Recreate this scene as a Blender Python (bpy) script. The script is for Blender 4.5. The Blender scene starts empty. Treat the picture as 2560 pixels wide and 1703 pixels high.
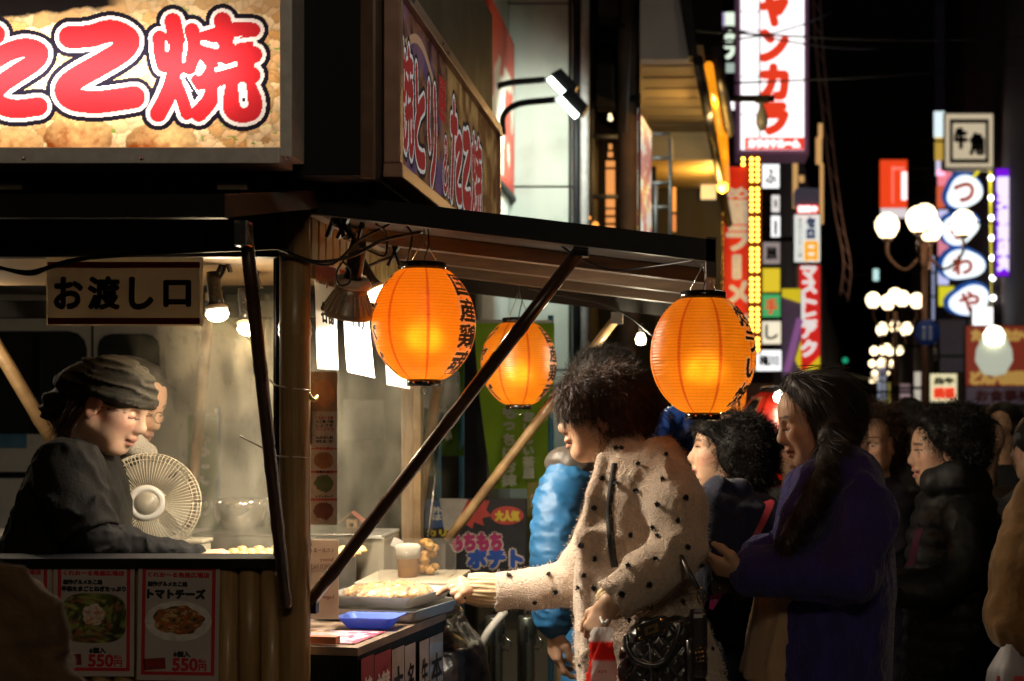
import bpy, bmesh, math, random
import numpy as np
from mathutils import Vector, Matrix
from mathutils.bvhtree import BVHTree
random.seed(7); RNG = np.random.default_rng(7)
S = bpy.context.scene
COL = S.collection
# ------------------------------------------------------------------ camera, world, exposure
F = 2560*50/36.0; VX, VY, EYE = 1733.0, 1036.0, 1.40
cam = bpy.data.cameras.new('camera'); CAM = bpy.data.objects.new('camera', cam); COL.objects.link(CAM)
CAM.location = (0, 0, EYE); CAM.rotation_euler = (math.radians(90), 0, 0)
cam.sensor_width = 36; cam.lens = 50; cam.shift_x = -(VX-1280)/2560; cam.shift_y = (VY-851.5)/2560
cam.clip_start = .05; cam.clip_end = 600
cam.dof.use_dof = True; cam.dof.focus_distance = 3.55; cam.dof.aperture_fstop = 3.9
S.camera = CAM
wd = bpy.data.worlds.new('World'); S.world = wd; wd.use_nodes = True
nt = wd.node_tree; bg = nt.nodes['Background']
sky = nt.nodes.new('ShaderNodeTexSky'); sky.sky_type = 'NISHITA'; sky.sun_disc = False
sky.sun_elevation = math.radians(-3); sky.sun_rotation = math.radians(160)
nt.links.new(sky.outputs[0], bg.inputs[0]); bg.inputs[1].default_value = .008
S.view_settings.view_transform = 'Standard'; S.view_settings.look = 'None'
S.view_settings.exposure = 0; S.view_settings.gamma = 1
S.render.engine = 'CYCLES'
cy = S.cycles
cy.use_denoising = True; cy.max_bounces = 6; cy.diffuse_bounces = 3; cy.glossy_bounces = 3
cy.transmission_bounces = 5; cy.transparent_max_bounces = 12; cy.volume_bounces = 0
cy.sample_clamp_indirect = 4; cy.caustics_reflective = False; cy.caustics_refractive = False
cy.volume_step_rate = 1.0; cy.volume_max_steps = 128

def W(px, py, Y):
    return np.array([(px-VX)/F*Y, Y, EYE+(VY-py)/F*Y])

# ------------------------------------------------------------------ materials
MATS = {}
def M(name, col, rough=.6, metal=0., var=.18, vs=18., bump=0., bs=60., emit=0., ecol=None, attr=None,
      trans=0., coat=0., sheen=0., alpha=1., stretch=None, translucent=0., spec=.5, ior=1.45, dirt=None):
    if name in MATS: return MATS[name]
    m = bpy.data.materials.new(name); m.use_nodes = True; MATS[name] = m
    t = m.node_tree; N = t.nodes; Lk = t.links
    b = N['Principled BSDF']; out = N['Material Output']
    tc = N.new('ShaderNodeTexCoord'); mp = N.new('ShaderNodeMapping'); Lk.new(tc.outputs['Object'], mp.inputs[0])
    if stretch: mp.inputs['Scale'].default_value = stretch
    nz = N.new('ShaderNodeTexNoise'); nz.inputs['Scale'].default_value = vs; nz.inputs['Detail'].default_value = 5
    Lk.new(mp.outputs[0], nz.inputs[0])
    mr = N.new('ShaderNodeMapRange'); mr.inputs[1].default_value = .3; mr.inputs[2].default_value = .7
    mr.inputs[3].default_value = 1-var; mr.inputs[4].default_value = 1+var; Lk.new(nz.outputs[0], mr.inputs[0])
    mx = N.new('ShaderNodeVectorMath'); mx.operation = 'SCALE'
    if attr:
        at = N.new('ShaderNodeAttribute'); at.attribute_name = attr; Lk.new(at.outputs['Color'], mx.inputs[0])
    else: mx.inputs[0].default_value = col
    Lk.new(mr.outputs[0], mx.inputs['Scale'])
    cs = mx.outputs[0]
    if dirt:
        n2 = N.new('ShaderNodeTexNoise'); n2.inputs['Scale'].default_value = dirt[0]; n2.inputs['Detail'].default_value = 8
        Lk.new(tc.outputs['Object'], n2.inputs[0])
        r2 = N.new('ShaderNodeMapRange'); r2.inputs[1].default_value = .5; r2.inputs[2].default_value = .72; r2.inputs[4].default_value = dirt[1]
        Lk.new(n2.outputs[0], r2.inputs[0])
        mm = N.new('ShaderNodeMix'); mm.data_type = 'RGBA'; Lk.new(r2.outputs[0], mm.inputs[0]); Lk.new(cs, mm.inputs[6]); mm.inputs[7].default_value = (*dirt[2], 1)
        cs = mm.outputs[2]
    Lk.new(cs, b.inputs['Base Color'])
    r1 = N.new('ShaderNodeMapRange'); r1.inputs[1].default_value = .3; r1.inputs[2].default_value = .7
    r1.inputs[3].default_value = max(0, rough*.85); r1.inputs[4].default_value = min(1, rough*1.15); Lk.new(nz.outputs[0], r1.inputs[0])
    Lk.new(r1.outputs[0], b.inputs['Roughness'])
    b.inputs['Metallic'].default_value = metal; b.inputs['Transmission Weight'].default_value = trans
    b.inputs['Coat Weight'].default_value = coat; b.inputs['Sheen Weight'].default_value = sheen
    b.inputs['Specular IOR Level'].default_value = spec; b.inputs['IOR'].default_value = ior
    if sheen: b.inputs['Sheen Roughness'].default_value = .4
    if name == 'skin': b.inputs['Subsurface Weight'].default_value = .12; b.inputs['Subsurface Scale'].default_value = .008
    b.inputs['Alpha'].default_value = alpha
    if bump:
        n3 = N.new('ShaderNodeTexNoise'); n3.inputs['Scale'].default_value = bs; n3.inputs['Detail'].default_value = 6; Lk.new(mp.outputs[0], n3.inputs[0])
        bp = N.new('ShaderNodeBump'); bp.inputs['Strength'].default_value = bump; bp.inputs['Distance'].default_value = .01
        Lk.new(n3.outputs[0], bp.inputs['Height']); Lk.new(bp.outputs[0], b.inputs['Normal'])
    if emit:
        b.inputs['Emission Strength'].default_value = emit
        if attr and ecol is None: Lk.new(at.outputs['Color'], b.inputs['Emission Color'])
        else: b.inputs['Emission Color'].default_value = (*(ecol or col), 1)
    if translucent:
        tl = N.new('ShaderNodeBsdfTranslucent'); Lk.new(cs, tl.inputs[0])
        ms = N.new('ShaderNodeMixShader'); ms.inputs[0].default_value = translucent
        Lk.new(b.outputs[0], ms.inputs[1]); Lk.new(tl.outputs[0], ms.inputs[2]); Lk.new(ms.outputs[0], out.inputs[0])
    return m
def E(name, col, s, **k): return M(name, col, rough=.4, var=.06, emit=s, **k)

# ------------------------------------------------------------------ object helpers
def tag(o, label=None, cat=None, group=None, kind=None):
    if label: o['label'] = label
    if cat: o['category'] = cat
    if group: o['group'] = group
    if kind: o['kind'] = kind
    return o
def empty(name, loc, label, cat, group=None, rz=0):
    o = bpy.data.objects.new(name, None); COL.objects.link(o); o.location = loc; o.rotation_euler = (0, 0, rz); o.empty_display_size = .1
    return tag(o, label, cat, group)
def link(name, me, mat=None, parent=None, loc=None):
    o = bpy.data.objects.new(name, me); COL.objects.link(o)
    if mat is not None and len(me.materials) == 0:
        for x in (mat if isinstance(mat, (list, tuple)) else [mat]): me.materials.append(x)
    if parent is not None: o.parent = parent
    if loc is not None: o.location = loc
    return o
def base(parent):                      # world offset of a parent chain made of unrotated empties
    v = np.zeros(3)
    while parent is not None: v += np.array(parent.location); parent = parent.parent
    return v
class MB:
    """collects shapes in world coordinates; build() links ONE mesh object under its parent"""
    def __init__(s): s.v = []; s.f = []; s.m = []; s.n = 0; s.sm = []
    def add(s, v, f, mi=0, smooth=False):
        s.v.append(np.asarray(v, float).reshape(-1, 3)); s.f += [tuple(int(i)+s.n for i in q) for q in f]
        s.m += [mi]*len(f); s.sm += [smooth]*len(f); s.n += len(s.v[-1]); return s
    def box(s, lo, hi, mi=0, R=None, c=None, bev=0.0):
        lo = np.array(lo, float); hi = np.array(hi, float)
        if bev > 0:
            bm = bmesh.new(); bmesh.ops.create_cube(bm, size=1)
            for v in bm.verts: v.co = Vector((lo+hi)/2+np.array(v.co)*(hi-lo))
            bmesh.ops.bevel(bm, geom=list(bm.edges), offset=min(bev, .45*float((hi-lo).min())), segments=2, affect='EDGES', profile=.5)
            bm.verts.index_update()
            v = np.array([x.co[:] for x in bm.verts]); f = [[w.index for w in q.verts] for q in bm.faces]; bm.free()
        else:
            v = np.array([[(lo, hi)[i][0], (lo, hi)[j][1], (lo, hi)[k][2]] for i in (0, 1) for j in (0, 1) for k in (0, 1)])
            f = [(0, 1, 3, 2), (4, 6, 7, 5), (0, 4, 5, 1), (2, 3, 7, 6), (0, 2, 6, 4), (1, 5, 7, 3)]
        if R is not None:
            cc = (lo+hi)/2 if c is None else np.array(c); v = (v-cc)@np.array(R).T+cc
        return s.add(v, f, mi)
    def prism(s, pts, n, mi=0):           # closed outline extruded by vector n
        pts = np.asarray(pts, float); n = np.asarray(n, float); k = len(pts)
        v = np.vstack([pts, pts+n]); f = [tuple(range(k))[::-1], tuple(range(k, 2*k))]
        f += [(i, (i+1) % k, k+(i+1) % k, k+i) for i in range(k)]
        return s.add(v, f, mi)
    def tube(s, pts, r, mi=0, seg=10, cap=True):
        pts = np.asarray(pts, float); n = len(pts); r = np.broadcast_to(np.asarray(r, float), (n,))
        T = np.gradient(pts, axis=0); T /= np.linalg.norm(T, axis=1)[:, None]+1e-9
        u = np.cross(T[0], (0, 0, 1.)) if abs(T[0][2]) < .9 else np.cross(T[0], (1., 0, 0)); u /= np.linalg.norm(u)
        V = []
        for i in range(n):
            u = u-T[i]*np.dot(u, T[i]); u /= np.linalg.norm(u)+1e-9; w = np.cross(T[i], u)
            a = np.arange(seg)*2*math.pi/seg
            V.append(pts[i]+r[i]*(np.cos(a)[:, None]*u+np.sin(a)[:, None]*w))
        f = [(i*seg+j, i*seg+(j+1) % seg, (i+1)*seg+(j+1) % seg, (i+1)*seg+j) for i in range(n-1) for j in range(seg)]
        s.add(np.vstack(V), f, mi, True)
        if cap:
            b = s.n-n*seg; s.f += [tuple(range(b+seg-1, b-1, -1)), tuple(range(b+(n-1)*seg, b+n*seg))]; s.m += [mi]*2; s.sm += [False]*2
        return s
    def lathe(s, prof, c=(0, 0, 0), axis=(0, 0, 1), seg=24, mi=0, smooth=True, ends=True):
        ax = Vector(axis).normalized(); R = np.array(ax.to_track_quat('Z', 'Y').to_matrix())
        a = np.arange(seg)*2*math.pi/seg; V = []
        for r, z in prof: V.append(np.stack([r*np.cos(a), r*np.sin(a), np.full(seg, z)], 1))
        v = np.vstack(V)@R.T+np.array(c); n = len(prof)
        f = [(i*seg+j, i*seg+(j+1) % seg, (i+1)*seg+(j+1) % seg, (i+1)*seg+j) for i in range(n-1) for j in range(seg)]
        s.add(v, f, mi, smooth)
        if ends:
            b = s.n-n*seg; s.f += [tuple(range(b+seg-1, b-1, -1)), tuple(range(b+(n-1)*seg, b+n*seg))]; s.m += [mi]*2; s.sm += [False]*2
        return s
    def build(s, name, mat, parent=None, sharp=True):
        v = np.vstack(s.v)-base(parent); me = bpy.data.meshes.new(name)
        me.from_pydata(v.tolist(), [], s.f)
        for x in (mat if isinstance(mat, (list, tuple)) else [mat]): me.materials.append(x)
        me.polygons.foreach_set('material_index', s.m); me.polygons.foreach_set('use_smooth', s.sm); me.update()
        return link(name, me, None, parent)
def rotm(axis, deg): return np.array(Matrix.Rotation(math.radians(deg), 3, axis))
def bx(name, lo, hi, mat, parent=None, bev=.003, R=None, c=None): return MB().box(lo, hi, 0, R, c, bev).build(name, mat, parent)
def tb(name, pts, r, mat, parent=None, seg=10): return MB().tube(pts, r, 0, seg).build(name, mat, parent)
def smoothpath(pts, n=8):
    p = np.asarray(pts, float); q = np.vstack([2*p[0]-p[1], p, 2*p[-1]-p[-2]]); o = []
    for i in range(1, len(q)-2):
        for t in np.linspace(0, 1, n, endpoint=False):
            a, b, c, d = q[i-1], q[i], q[i+1], q[i+2]
            o.append(.5*((2*b)+(-a+c)*t+(2*a-5*b+4*c-d)*t*t+(-a+3*b-3*c+d)*t**3))
    o.append(p[-1]); return np.array(o)

# ------------------------------------------------------------------ lettering
_TC = {}
def text_data(txt, off=0., vertical=False, spacing=1.):
    key = (txt, off, vertical, spacing)
    if key in _TC: return _TC[key]
    def one(t):
        cu = bpy.data.curves.new('lettering', 'FONT'); cu.body = t; cu.size = 1; cu.offset = off; cu.resolution_u = 3; cu.space_character = spacing
        cu.fill_mode = 'FRONT'
        o = bpy.data.objects.new('t', cu); COL.objects.link(o)
        dg = bpy.context.evaluated_depsgraph_get(); me = bpy.data.meshes.new_from_object(o.evaluated_get(dg))
        v = np.array([x.co[:] for x in me.vertices]).reshape(-1, 3)[:, :2]; f = [tuple(p.vertices) for p in me.polygons]
        bpy.data.meshes.remove(me); bpy.data.objects.remove(o); bpy.data.curves.remove(cu); return v, f
    if vertical:
        V = []; Fc = []; n = 0; y = 0
        for ch in txt:
            v, f = one(ch)
            if len(v):
                c = (v.min(0)+v.max(0))/2
                v = v-[c[0], c[1]-y]; V.append(v); Fc += [tuple(i+n for i in q) for q in f]; n += len(v)
            y -= 1.05*spacing
        r = (np.vstack(V), Fc)
    else: r = one(txt)
    _TC[key] = r; return r
def lettering(txt, o, ux, uy, w, h, mat, parent=None, bold=0., vertical=False, spacing=1., name='lettering', fit=True, warp=None):
    """text filling the rectangle with lower-left corner o, unit axes ux,uy, width w, height h; bold = stroke growth in metres"""
    v, f = text_data(txt, 0., vertical, spacing)
    lo = v.min(0); sz = v.max(0)-lo
    sc = np.array([w/sz[0], h/sz[1]])
    if not fit: k = min(sc); sc = np.array([k, k])
    q = (v-lo)*sc; o = np.asarray(o, float)
    if not fit: q += [(w-sz[0]*sc[0])/2, (h-sz[1]*sc[1])/2]
    ux = np.asarray(ux, float); uy = np.asarray(uy, float); nn = np.cross(ux, uy)
    sh = [(0, 0)]
    if bold: sh += [(bold*math.cos(a), bold*math.sin(a)) for a in np.arange(8)*math.pi/4]
    if bold > .03: sh += [(.5*bold*math.cos(a), .5*bold*math.sin(a)) for a in np.arange(8)*math.pi/4+.3]
    mb = MB()
    for i, (dx, dy) in enumerate(sh):
        mb.add(o+(q[:, :1]+dx)*ux+(q[:, 1:]+dy)*uy+nn*(i*3e-5), f)
    return mb.build(name, mat, parent)
UX = np.array([1., 0, 0]); UZ = np.array([0, 0, 1.]); UY = np.array([0, 1., 0])

# ------------------------------------------------------------------ noise, painted panels
def vnoise(p, seed=0):
    p = np.asarray(p, float); i = np.floor(p).astype(np.int64); f = p-i; f = f*f*(3-2*f); d = p.shape[-1]; r = 0
    for c in range(2**d):
        b = [(c >> k) & 1 for k in range(d)]; w = 1; h = np.full(p.shape[:-1], seed*374761393+1, np.int64)
        for k in range(d):
            w = w*(f[..., k] if b[k] else 1-f[..., k]); h = (h ^ ((i[..., k]+b[k])*[73856093, 19349663, 83492791][k]))*1274126177 % 4294967296
        h = (h ^ (h >> 15))*2246822519 % 4294967296
        r = r+w*((h & 65535)/65535.)
    return r
def fbm(p, o=4, seed=0):
    r = 0; a = .5
    for k in range(o): r = r+a*vnoise(np.asarray(p)*2**k, seed+k); a *= .5
    return r/(1-.5**o)
def panel(name, o, ux, uy, w, h, nu, nv, fn, mat, parent=None):
    """flat printed sheet: grid with the print in the colour attribute Col; fn(u,v) with u,v in 0..1 -> rgb"""
    u, v = np.meshgrid(np.linspace(0, 1, nu), np.linspace(0, 1, nv), indexing='ij')
    P = np.asarray(o)+u[..., None]*w*np.asarray(ux)+v[..., None]*h*np.asarray(uy)-base(parent)
    me = bpy.data.meshes.new(name)
    idx = np.arange(nu*nv).reshape(nu, nv)
    fc = np.stack([idx[:-1, :-1], idx[1:, :-1], idx[1:, 1:], idx[:-1, 1:]], -1).reshape(-1, 4)
    fast_mesh(me, P.reshape(-1, 3), fc); setcol(me, fn(u, v).reshape(-1, 3))
    return link(name, me, mat, parent)
def fast_mesh(me, v, f, smooth=False):
    v = np.ascontiguousarray(v, np.float32); f = np.ascontiguousarray(f, np.int32); k = f.shape[1]
    me.vertices.add(len(v)); me.vertices.foreach_set('co', v.ravel())
    me.loops.add(f.size); me.loops.foreach_set('vertex_index', f.ravel())
    me.polygons.add(len(f)); me.polygons.foreach_set('loop_start', np.arange(0, f.size, k, dtype=np.int32))
    me.update(calc_edges=True)
    if smooth: me.polygons.foreach_set('use_smooth', np.ones(len(f), bool))
def setcol(me, c):
    a = me.color_attributes.new('Col', 'FLOAT_COLOR', 'POINT')
    a.data.foreach_set('color', np.hstack([c, np.ones((len(c), 1))]).astype(np.float32).ravel())
def segdist(X, Y, pts):
    d = np.full(X.shape, 1e9)
    for (a, b) in zip(pts[:-1], pts[1:]):
        ax, ay = a; bx_, by = b; dx, dy = bx_-ax, by-ay; L2 = dx*dx+dy*dy+1e-9
        t = np.clip(((X-ax)*dx+(Y-ay)*dy)/L2, 0, 1); d = np.minimum(d, np.hypot(X-ax-t*dx, Y-ay-t*dy))
    return d

# ------------------------------------------------------------------ solid modelling by distance fields
class SDF:
    def __init__(s): s.ops = []
    def _op(s, f, lo, hi, k, mode): s.ops.append((f, np.array(lo, float), np.array(hi, float), k, mode)); return s
    def cap(s, a, b, r1, r2=None, k=.02, mode='a', sq=None, flat=False):
        r2 = r1 if r2 is None else r2; a = np.array(a, float); b = np.array(b, float); d = b-a; L2 = d@d+1e-12; m = max(r1, r2)
        def f(P):
            q = P-a; t = np.clip((q@d)/L2, 0, 1)[..., None]; w = q-t*d
            if sq is not None: w = w+(1/sq[1]-1)*(w@np.asarray(sq[0]))[..., None]*np.asarray(sq[0])
            e = np.linalg.norm(w, axis=-1)-(r1+(r2-r1)*t[..., 0])
            return np.maximum(e, ((P-b)@d)/math.sqrt(L2)) if flat else e
        return s._op(f, np.minimum(a, b)-m, np.maximum(a, b)+m, k, mode)
    def chain(s, pts, rs, k=.02, mode='a', sq=None, flat=False):
        for i in range(len(pts)-1): s.cap(pts[i], pts[i+1], rs[i], rs[i+1], k, mode, sq, flat and i == len(pts)-2)
        return s
    def ell(s, c, r, R=None, k=.02, mode='a'):
        c = np.array(c, float); r = np.broadcast_to(np.array(r, float), (3,)); R = np.eye(3) if R is None else np.array(R)
        def f(P):
            q = (P-c)@R; k0 = np.linalg.norm(q/r, axis=-1); k1 = np.linalg.norm(q/(r*r), axis=-1)+1e-9
            return k0*(k0-1)/k1
        ext = np.sqrt(((R*r)**2).sum(1)); return s._op(f, c-ext, c+ext, k, mode)
    def loft(s, secs, k=.02, mode='a', fn=None, rot=0.):
        """stack of elliptical sections (z, cx, cy, rx, ry) ; rot turns the ellipse axes about z (deg)"""
        A = np.array(sorted(secs)); z = A[:, 0]; ca, sa = math.cos(math.radians(rot)), math.sin(math.radians(rot))
        def f(P):
            zz = P[..., 2]; I = [np.interp(zz, z, A[:, i]) for i in (1, 2, 3, 4)]
            x = P[..., 0]-I[0]; y = P[..., 1]-I[1]; x, y = x*ca+y*sa, -x*sa+y*ca
            rx, ry = I[2], I[3]
            if fn is not None: g = fn(P, np.arctan2(y/ry, x/rx)); rx = rx+g; ry = ry+g
            q = np.hypot(x/rx, y/ry); d = (q-1)*np.minimum(rx, ry)
            dz = np.maximum(z[0]-zz, zz-z[-1]); return np.where(dz > 0, np.hypot(np.maximum(d, 0), dz), np.maximum(d, dz))
        m = max(A[:, 3].max(), A[:, 4].max())+.03
        return s._op(f, (A[:, 1].min()-m, A[:, 2].min()-m, z[0]), (A[:, 1].max()+m, A[:, 2].max()+m, z[-1]), k, mode)
    def half(s, p, n, mode='i', k=.002):        # cut everything on the side n points to
        p = np.array(p, float); n = np.array(n, float); n /= np.linalg.norm(n)
        return s._op(lambda P: (P-p)@n, (-1e9,)*3, (1e9,)*3, k, mode)
    def mesh(s, vox=.005, disp=None):
        add = [o for o in s.ops if o[4] == 'a']
        lo = np.min([o[1] for o in add], 0)-3*vox; hi = np.max([o[2] for o in add], 0)+3*vox
        n = np.ceil((hi-lo)/vox).astype(int)+1; D = np.full(n, .1, np.float32)
        ax = [lo[i]+vox*np.arange(n[i]) for i in range(3)]
        for f, l, h, k, mode in s.ops:
            pd = k*.5+2*vox
            i0 = np.clip(np.floor((l-pd-lo)/vox).astype(int) if l[0] > -1e8 else np.zeros(3, int), 0, n)
            i1 = np.clip(np.ceil((h+pd-lo)/vox).astype(int)+1 if l[0] > -1e8 else n, 0, n)
            if (i1 <= i0).any(): continue
            sl = tuple(slice(i0[i], i1[i]) for i in range(3))
            P = np.stack(np.meshgrid(*[ax[i][sl[i]] for i in range(3)], indexing='ij'), -1)
            d = f(P).astype(np.float32); c = D[sl]; k = max(k, 1e-5)
            if mode == 'a':
                h_ = np.maximum(k-np.abs(c-d), 0)/k; D[sl] = np.minimum(c, d)-h_*h_*k*.25
            else:
                if mode == 's': d = -d
                h_ = np.maximum(k-np.abs(c-d), 0)/k; D[sl] = np.maximum(c, d)+h_*h_*k*.25
        if disp is not None:
            near = np.argwhere(np.abs(D) < .03); P = lo+near*vox; D[tuple(near.T)] += disp(P).astype(np.float32)
        return nets(D, lo, vox)
def nets(D, lo, vox):
    ins = D < 0
    c = np.zeros(tuple(x-1 for x in D.shape), np.int8)
    for i in (0, 1):
        for j in (0, 1):
            for k in (0, 1): c += ins[i:D.shape[0]-1+i, j:D.shape[1]-1+j, k:D.shape[2]-1+k]
    act = np.argwhere((c > 0) & (c < 8)); idx = np.full(c.shape, -1, np.int64); idx[tuple(act.T)] = np.arange(len(act))
    cor = np.array([[i, j, k] for i in (0, 1) for j in (0, 1) for k in (0, 1)])
    val = np.stack([D[tuple((act+o).T)] for o in cor], 1)
    acc = np.zeros((len(act), 3)); cnt = np.zeros(len(act))
    for a in range(8):
        for b in range(a+1, 8):
            if np.abs(cor[a]-cor[b]).sum() != 1: continue
            va, vb = val[:, a], val[:, b]; m = (va < 0) != (vb < 0); t = np.where(m, va/(va-vb+1e-12), 0)
            acc += np.where(m[:, None], cor[a]+t[:, None]*(cor[b]-cor[a]), 0); cnt += m
    V = lo+(act+acc/cnt[:, None])*vox
    Fs = []
    for ax in range(3):
        o = [0, 0, 0]; o[ax] = 1; s0 = [slice(1, -1)]*3; s0[ax] = slice(0, -1); s1 = list(s0); s1[ax] = slice(1, None)
        A = ins[tuple(s0)]; B = ins[tuple(s1)]; e = np.argwhere(A != B)
        if not len(e): continue
        st = A[tuple(e.T)]
        off = np.ones(3, int); off[ax] = 0; p = e+off
        u, v = (ax+1) % 3, (ax+2) % 3; du = np.zeros(3, int); du[u] = 1; dv = np.zeros(3, int); dv[v] = 1
        q = np.stack([idx[tuple((p-du-dv).T)], idx[tuple((p-dv).T)], idx[tuple(p.T)], idx[tuple((p-du).T)]], 1)
        q[~st] = q[~st][:, ::-1]; Fs.append(q)
    return V, np.vstack(Fs)
def vnormals(V, Fc):
    n = np.cross(V[Fc[:, 1]]-V[Fc[:, 0]], V[Fc[:, 2]]-V[Fc[:, 0]]); N = np.zeros_like(V)
    for i in range(Fc.shape[1]): np.add.at(N, Fc[:, i], n)
    return N/(np.linalg.norm(N, axis=1)[:, None]+1e-12)
def sdf_obj(name, sd, mat, parent, vox=.005, disp=None, col=None):
    V, Fc = sd.mesh(vox, disp); V = V-base(parent); me = bpy.data.meshes.new(name); fast_mesh(me, V, Fc, True)
    if col is not None: setcol(me, col(V+base(parent)))
    o = link(name, me, mat, parent); return o, V+base(parent), Fc
def ribbons(name, paths, w, mat, parent, mesh_in=None):
    """paths (n,m,3) -> thin tapered ribbons as one mesh"""
    n, m, _ = paths.shape; T = np.gradient(paths, axis=1); rv = RNG.normal(size=(n, 1, 3)); sd = np.cross(T, rv); sd /= np.linalg.norm(sd, axis=2)[..., None]+1e-9
    tap = np.linspace(1, .25, m)[None, :, None]*w*.5
    V = np.stack([paths-sd*tap, paths+sd*tap], 2).reshape(-1, 3)
    b = (np.arange(n)*m*2)[:, None]+np.arange(m-1)[None]*2; b = b.ravel()
    Fc = np.stack([b, b+1, b+3, b+2], 1)
    if mesh_in is not None:
        Fc = np.vstack([mesh_in[1], Fc+len(mesh_in[0])]); V = np.vstack([mesh_in[0], V])
    me = bpy.data.meshes.new(name); fast_mesh(me, V-base(parent), Fc, True); return link(name, me, mat, parent)
# ================================================================== materials of the place
black = M('black_paint', (.008, .008, .01), .5, var=.3, vs=6, bump=.05, spec=.25)
blackwood = M('black_stained_wood', (.012, .01, .009), .6, var=.4, vs=30, stretch=(1, 1, .1), bump=.15)
bamboo = M('bamboo_pale', (.34, .21, .09), .42, var=.22, vs=9, stretch=(12, 12, .8), bump=.05, coat=.2, dirt=(5, .5, (.2, .12, .05)))
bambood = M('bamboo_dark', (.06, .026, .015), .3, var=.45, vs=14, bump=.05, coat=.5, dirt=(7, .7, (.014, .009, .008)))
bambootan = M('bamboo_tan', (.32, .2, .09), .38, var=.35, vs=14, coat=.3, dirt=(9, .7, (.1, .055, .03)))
wood = M('raw_wood', (.3, .19, .1), .6, var=.3, vs=14, stretch=(8, 8, .6), bump=.1)
plywood = M('plywood', (.24, .16, .08), .6, var=.2, vs=5, stretch=(1, 6, 6), bump=.05)
planks = M('awning_boards', (.055, .047, .04), .7, var=.35, vs=8, stretch=(.7, 6, 6), bump=.2)
alu = M('aluminium_frame', (.85, .82, .83), .45, metal=.05, var=.1, vs=40)
steel = M('stainless_steel', (.6, .6, .6), .22, metal=1, var=.12, vs=9, bump=.02)
white = M('white_plastic', (.75, .72, .66), .4, var=.06)
cream = M('cream_board', (.55, .48, .36), .5, var=.12, vs=6)
paper = M('white_paper', (.8, .78, .74), .7, var=.05, vs=8)
red = M('red_ink', (.45, .02, .03), .6, var=.08)
ink = M('black_ink', (.012, .012, .018), .6, var=.1)
inkw = M('white_ink', (.8, .8, .78), .6, var=.05)
rubber = M('black_rubber', (.012, .012, .012), .42, var=.2)
goldm = M('gold_metal', (.75, .5, .22), .2, metal=1, var=.1)
prt = M('printed_sheet', (1, 1, 1), .45, attr='Col', var=.05, vs=90)

# ================================================================== ground
def grid_plane(name, x0, x1, y0, y1, z, mat, n=2):
    return tag(MB().add([(x0, y0, z), (x1, y0, z), (x1, y1, z), (x0, y1, z)], [(0, 1, 2, 3)]).build(name, mat), kind='structure')
asph = M('asphalt', (.045, .044, .046), .6, var=.4, vs=1.5, bump=.5, bs=160, dirt=(.6, .6, (.03, .03, .032)))
pav = M('paving', (.11, .1, .095), .5, var=.25, vs=1.2, bump=.3, bs=90)
grid_plane('ground', -260, 260, -30, 420, 0, asph)
grid_plane('plaza_pavement', -12, 2.4, -8, 9.2, .005, pav)

# ================================================================== food stall
stall = empty('food_stall', (-1.5, 4.2, 0), 'dark bamboo-clad food stall selling octopus balls at the plaza corner', 'stall')
# corner post (bamboo) with nodes
def cane(name, a, b, r, mat, parent, nodes=4, seg=14, rnd=None, taper=1.):
    a = np.array(a, float); b = np.array(b, float); L = np.linalg.norm(b-a); pts = []; rs = []
    ns = [(i+.6)/nodes for i in range(nodes)] if rnd is None else rnd
    ts = sorted(set([0, 1]+[min(1, max(0, t+d/L)) for t in ns for d in (-.02, -.006, 0, .006, .02)]))
    for t in ts:
        g = 1.
        for q in ns:
            if abs(t-q)*L < .001: g = 1.03
            elif abs(abs(t-q)*L-.006) < .001: g = 1.1
        pts.append(a+(b-a)*t); rs.append(r*g*(1+(taper-1)*t))
    return tb(name, pts, rs, mat, parent, seg)
XP = -.952
cane('corner_post', (XP, 3.40, .0), (XP, 3.40, 1.93), .036, bamboo, stall, rnd=[.12, .33, .56, .83])
bx('corner_stud', (-1.003, 3.41, 0), (-.989, 3.47, 1.95), black, stall)
# front wall below the window: upright split canes
x = -2.62; i = 0
while x < -1.0:
    r = random.uniform(.023, .027); q = [random.uniform(.15, .4), random.uniform(.55, .85)]
    cane('cane', (x+r, 3.415, .02), (x+r, 3.415, 1.035), r, bamboo, stall, rnd=q, seg=10); x += 2*r+.0015
bx('front_backing', (-2.62, 3.442, 0), (-1.0, 3.462, 1.04), black, stall)
bx('window_sill', (-2.62, 3.375, 1.034), (-.992, 3.5, 1.058), black, stall)
bx('window_post', (-1.012, 3.425, 1.058), (-.99, 3.46, 1.78), black, stall)
# boards above the window
for i in range(18):
    bx('board', (-2.62+i*.0905, 3.395+.002*(i % 3), 1.779), (-2.62+i*.0905+.088, 3.425, 1.945), blackwood, stall, .002)
bx('window_head', (-2.62, 3.385, 1.775), (-.99, 3.43, 1.80), black, stall)
bx('left_wall', (-2.66, 3.4, 0), (-2.62, 5.1, 1.95), blackwood, stall)
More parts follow.
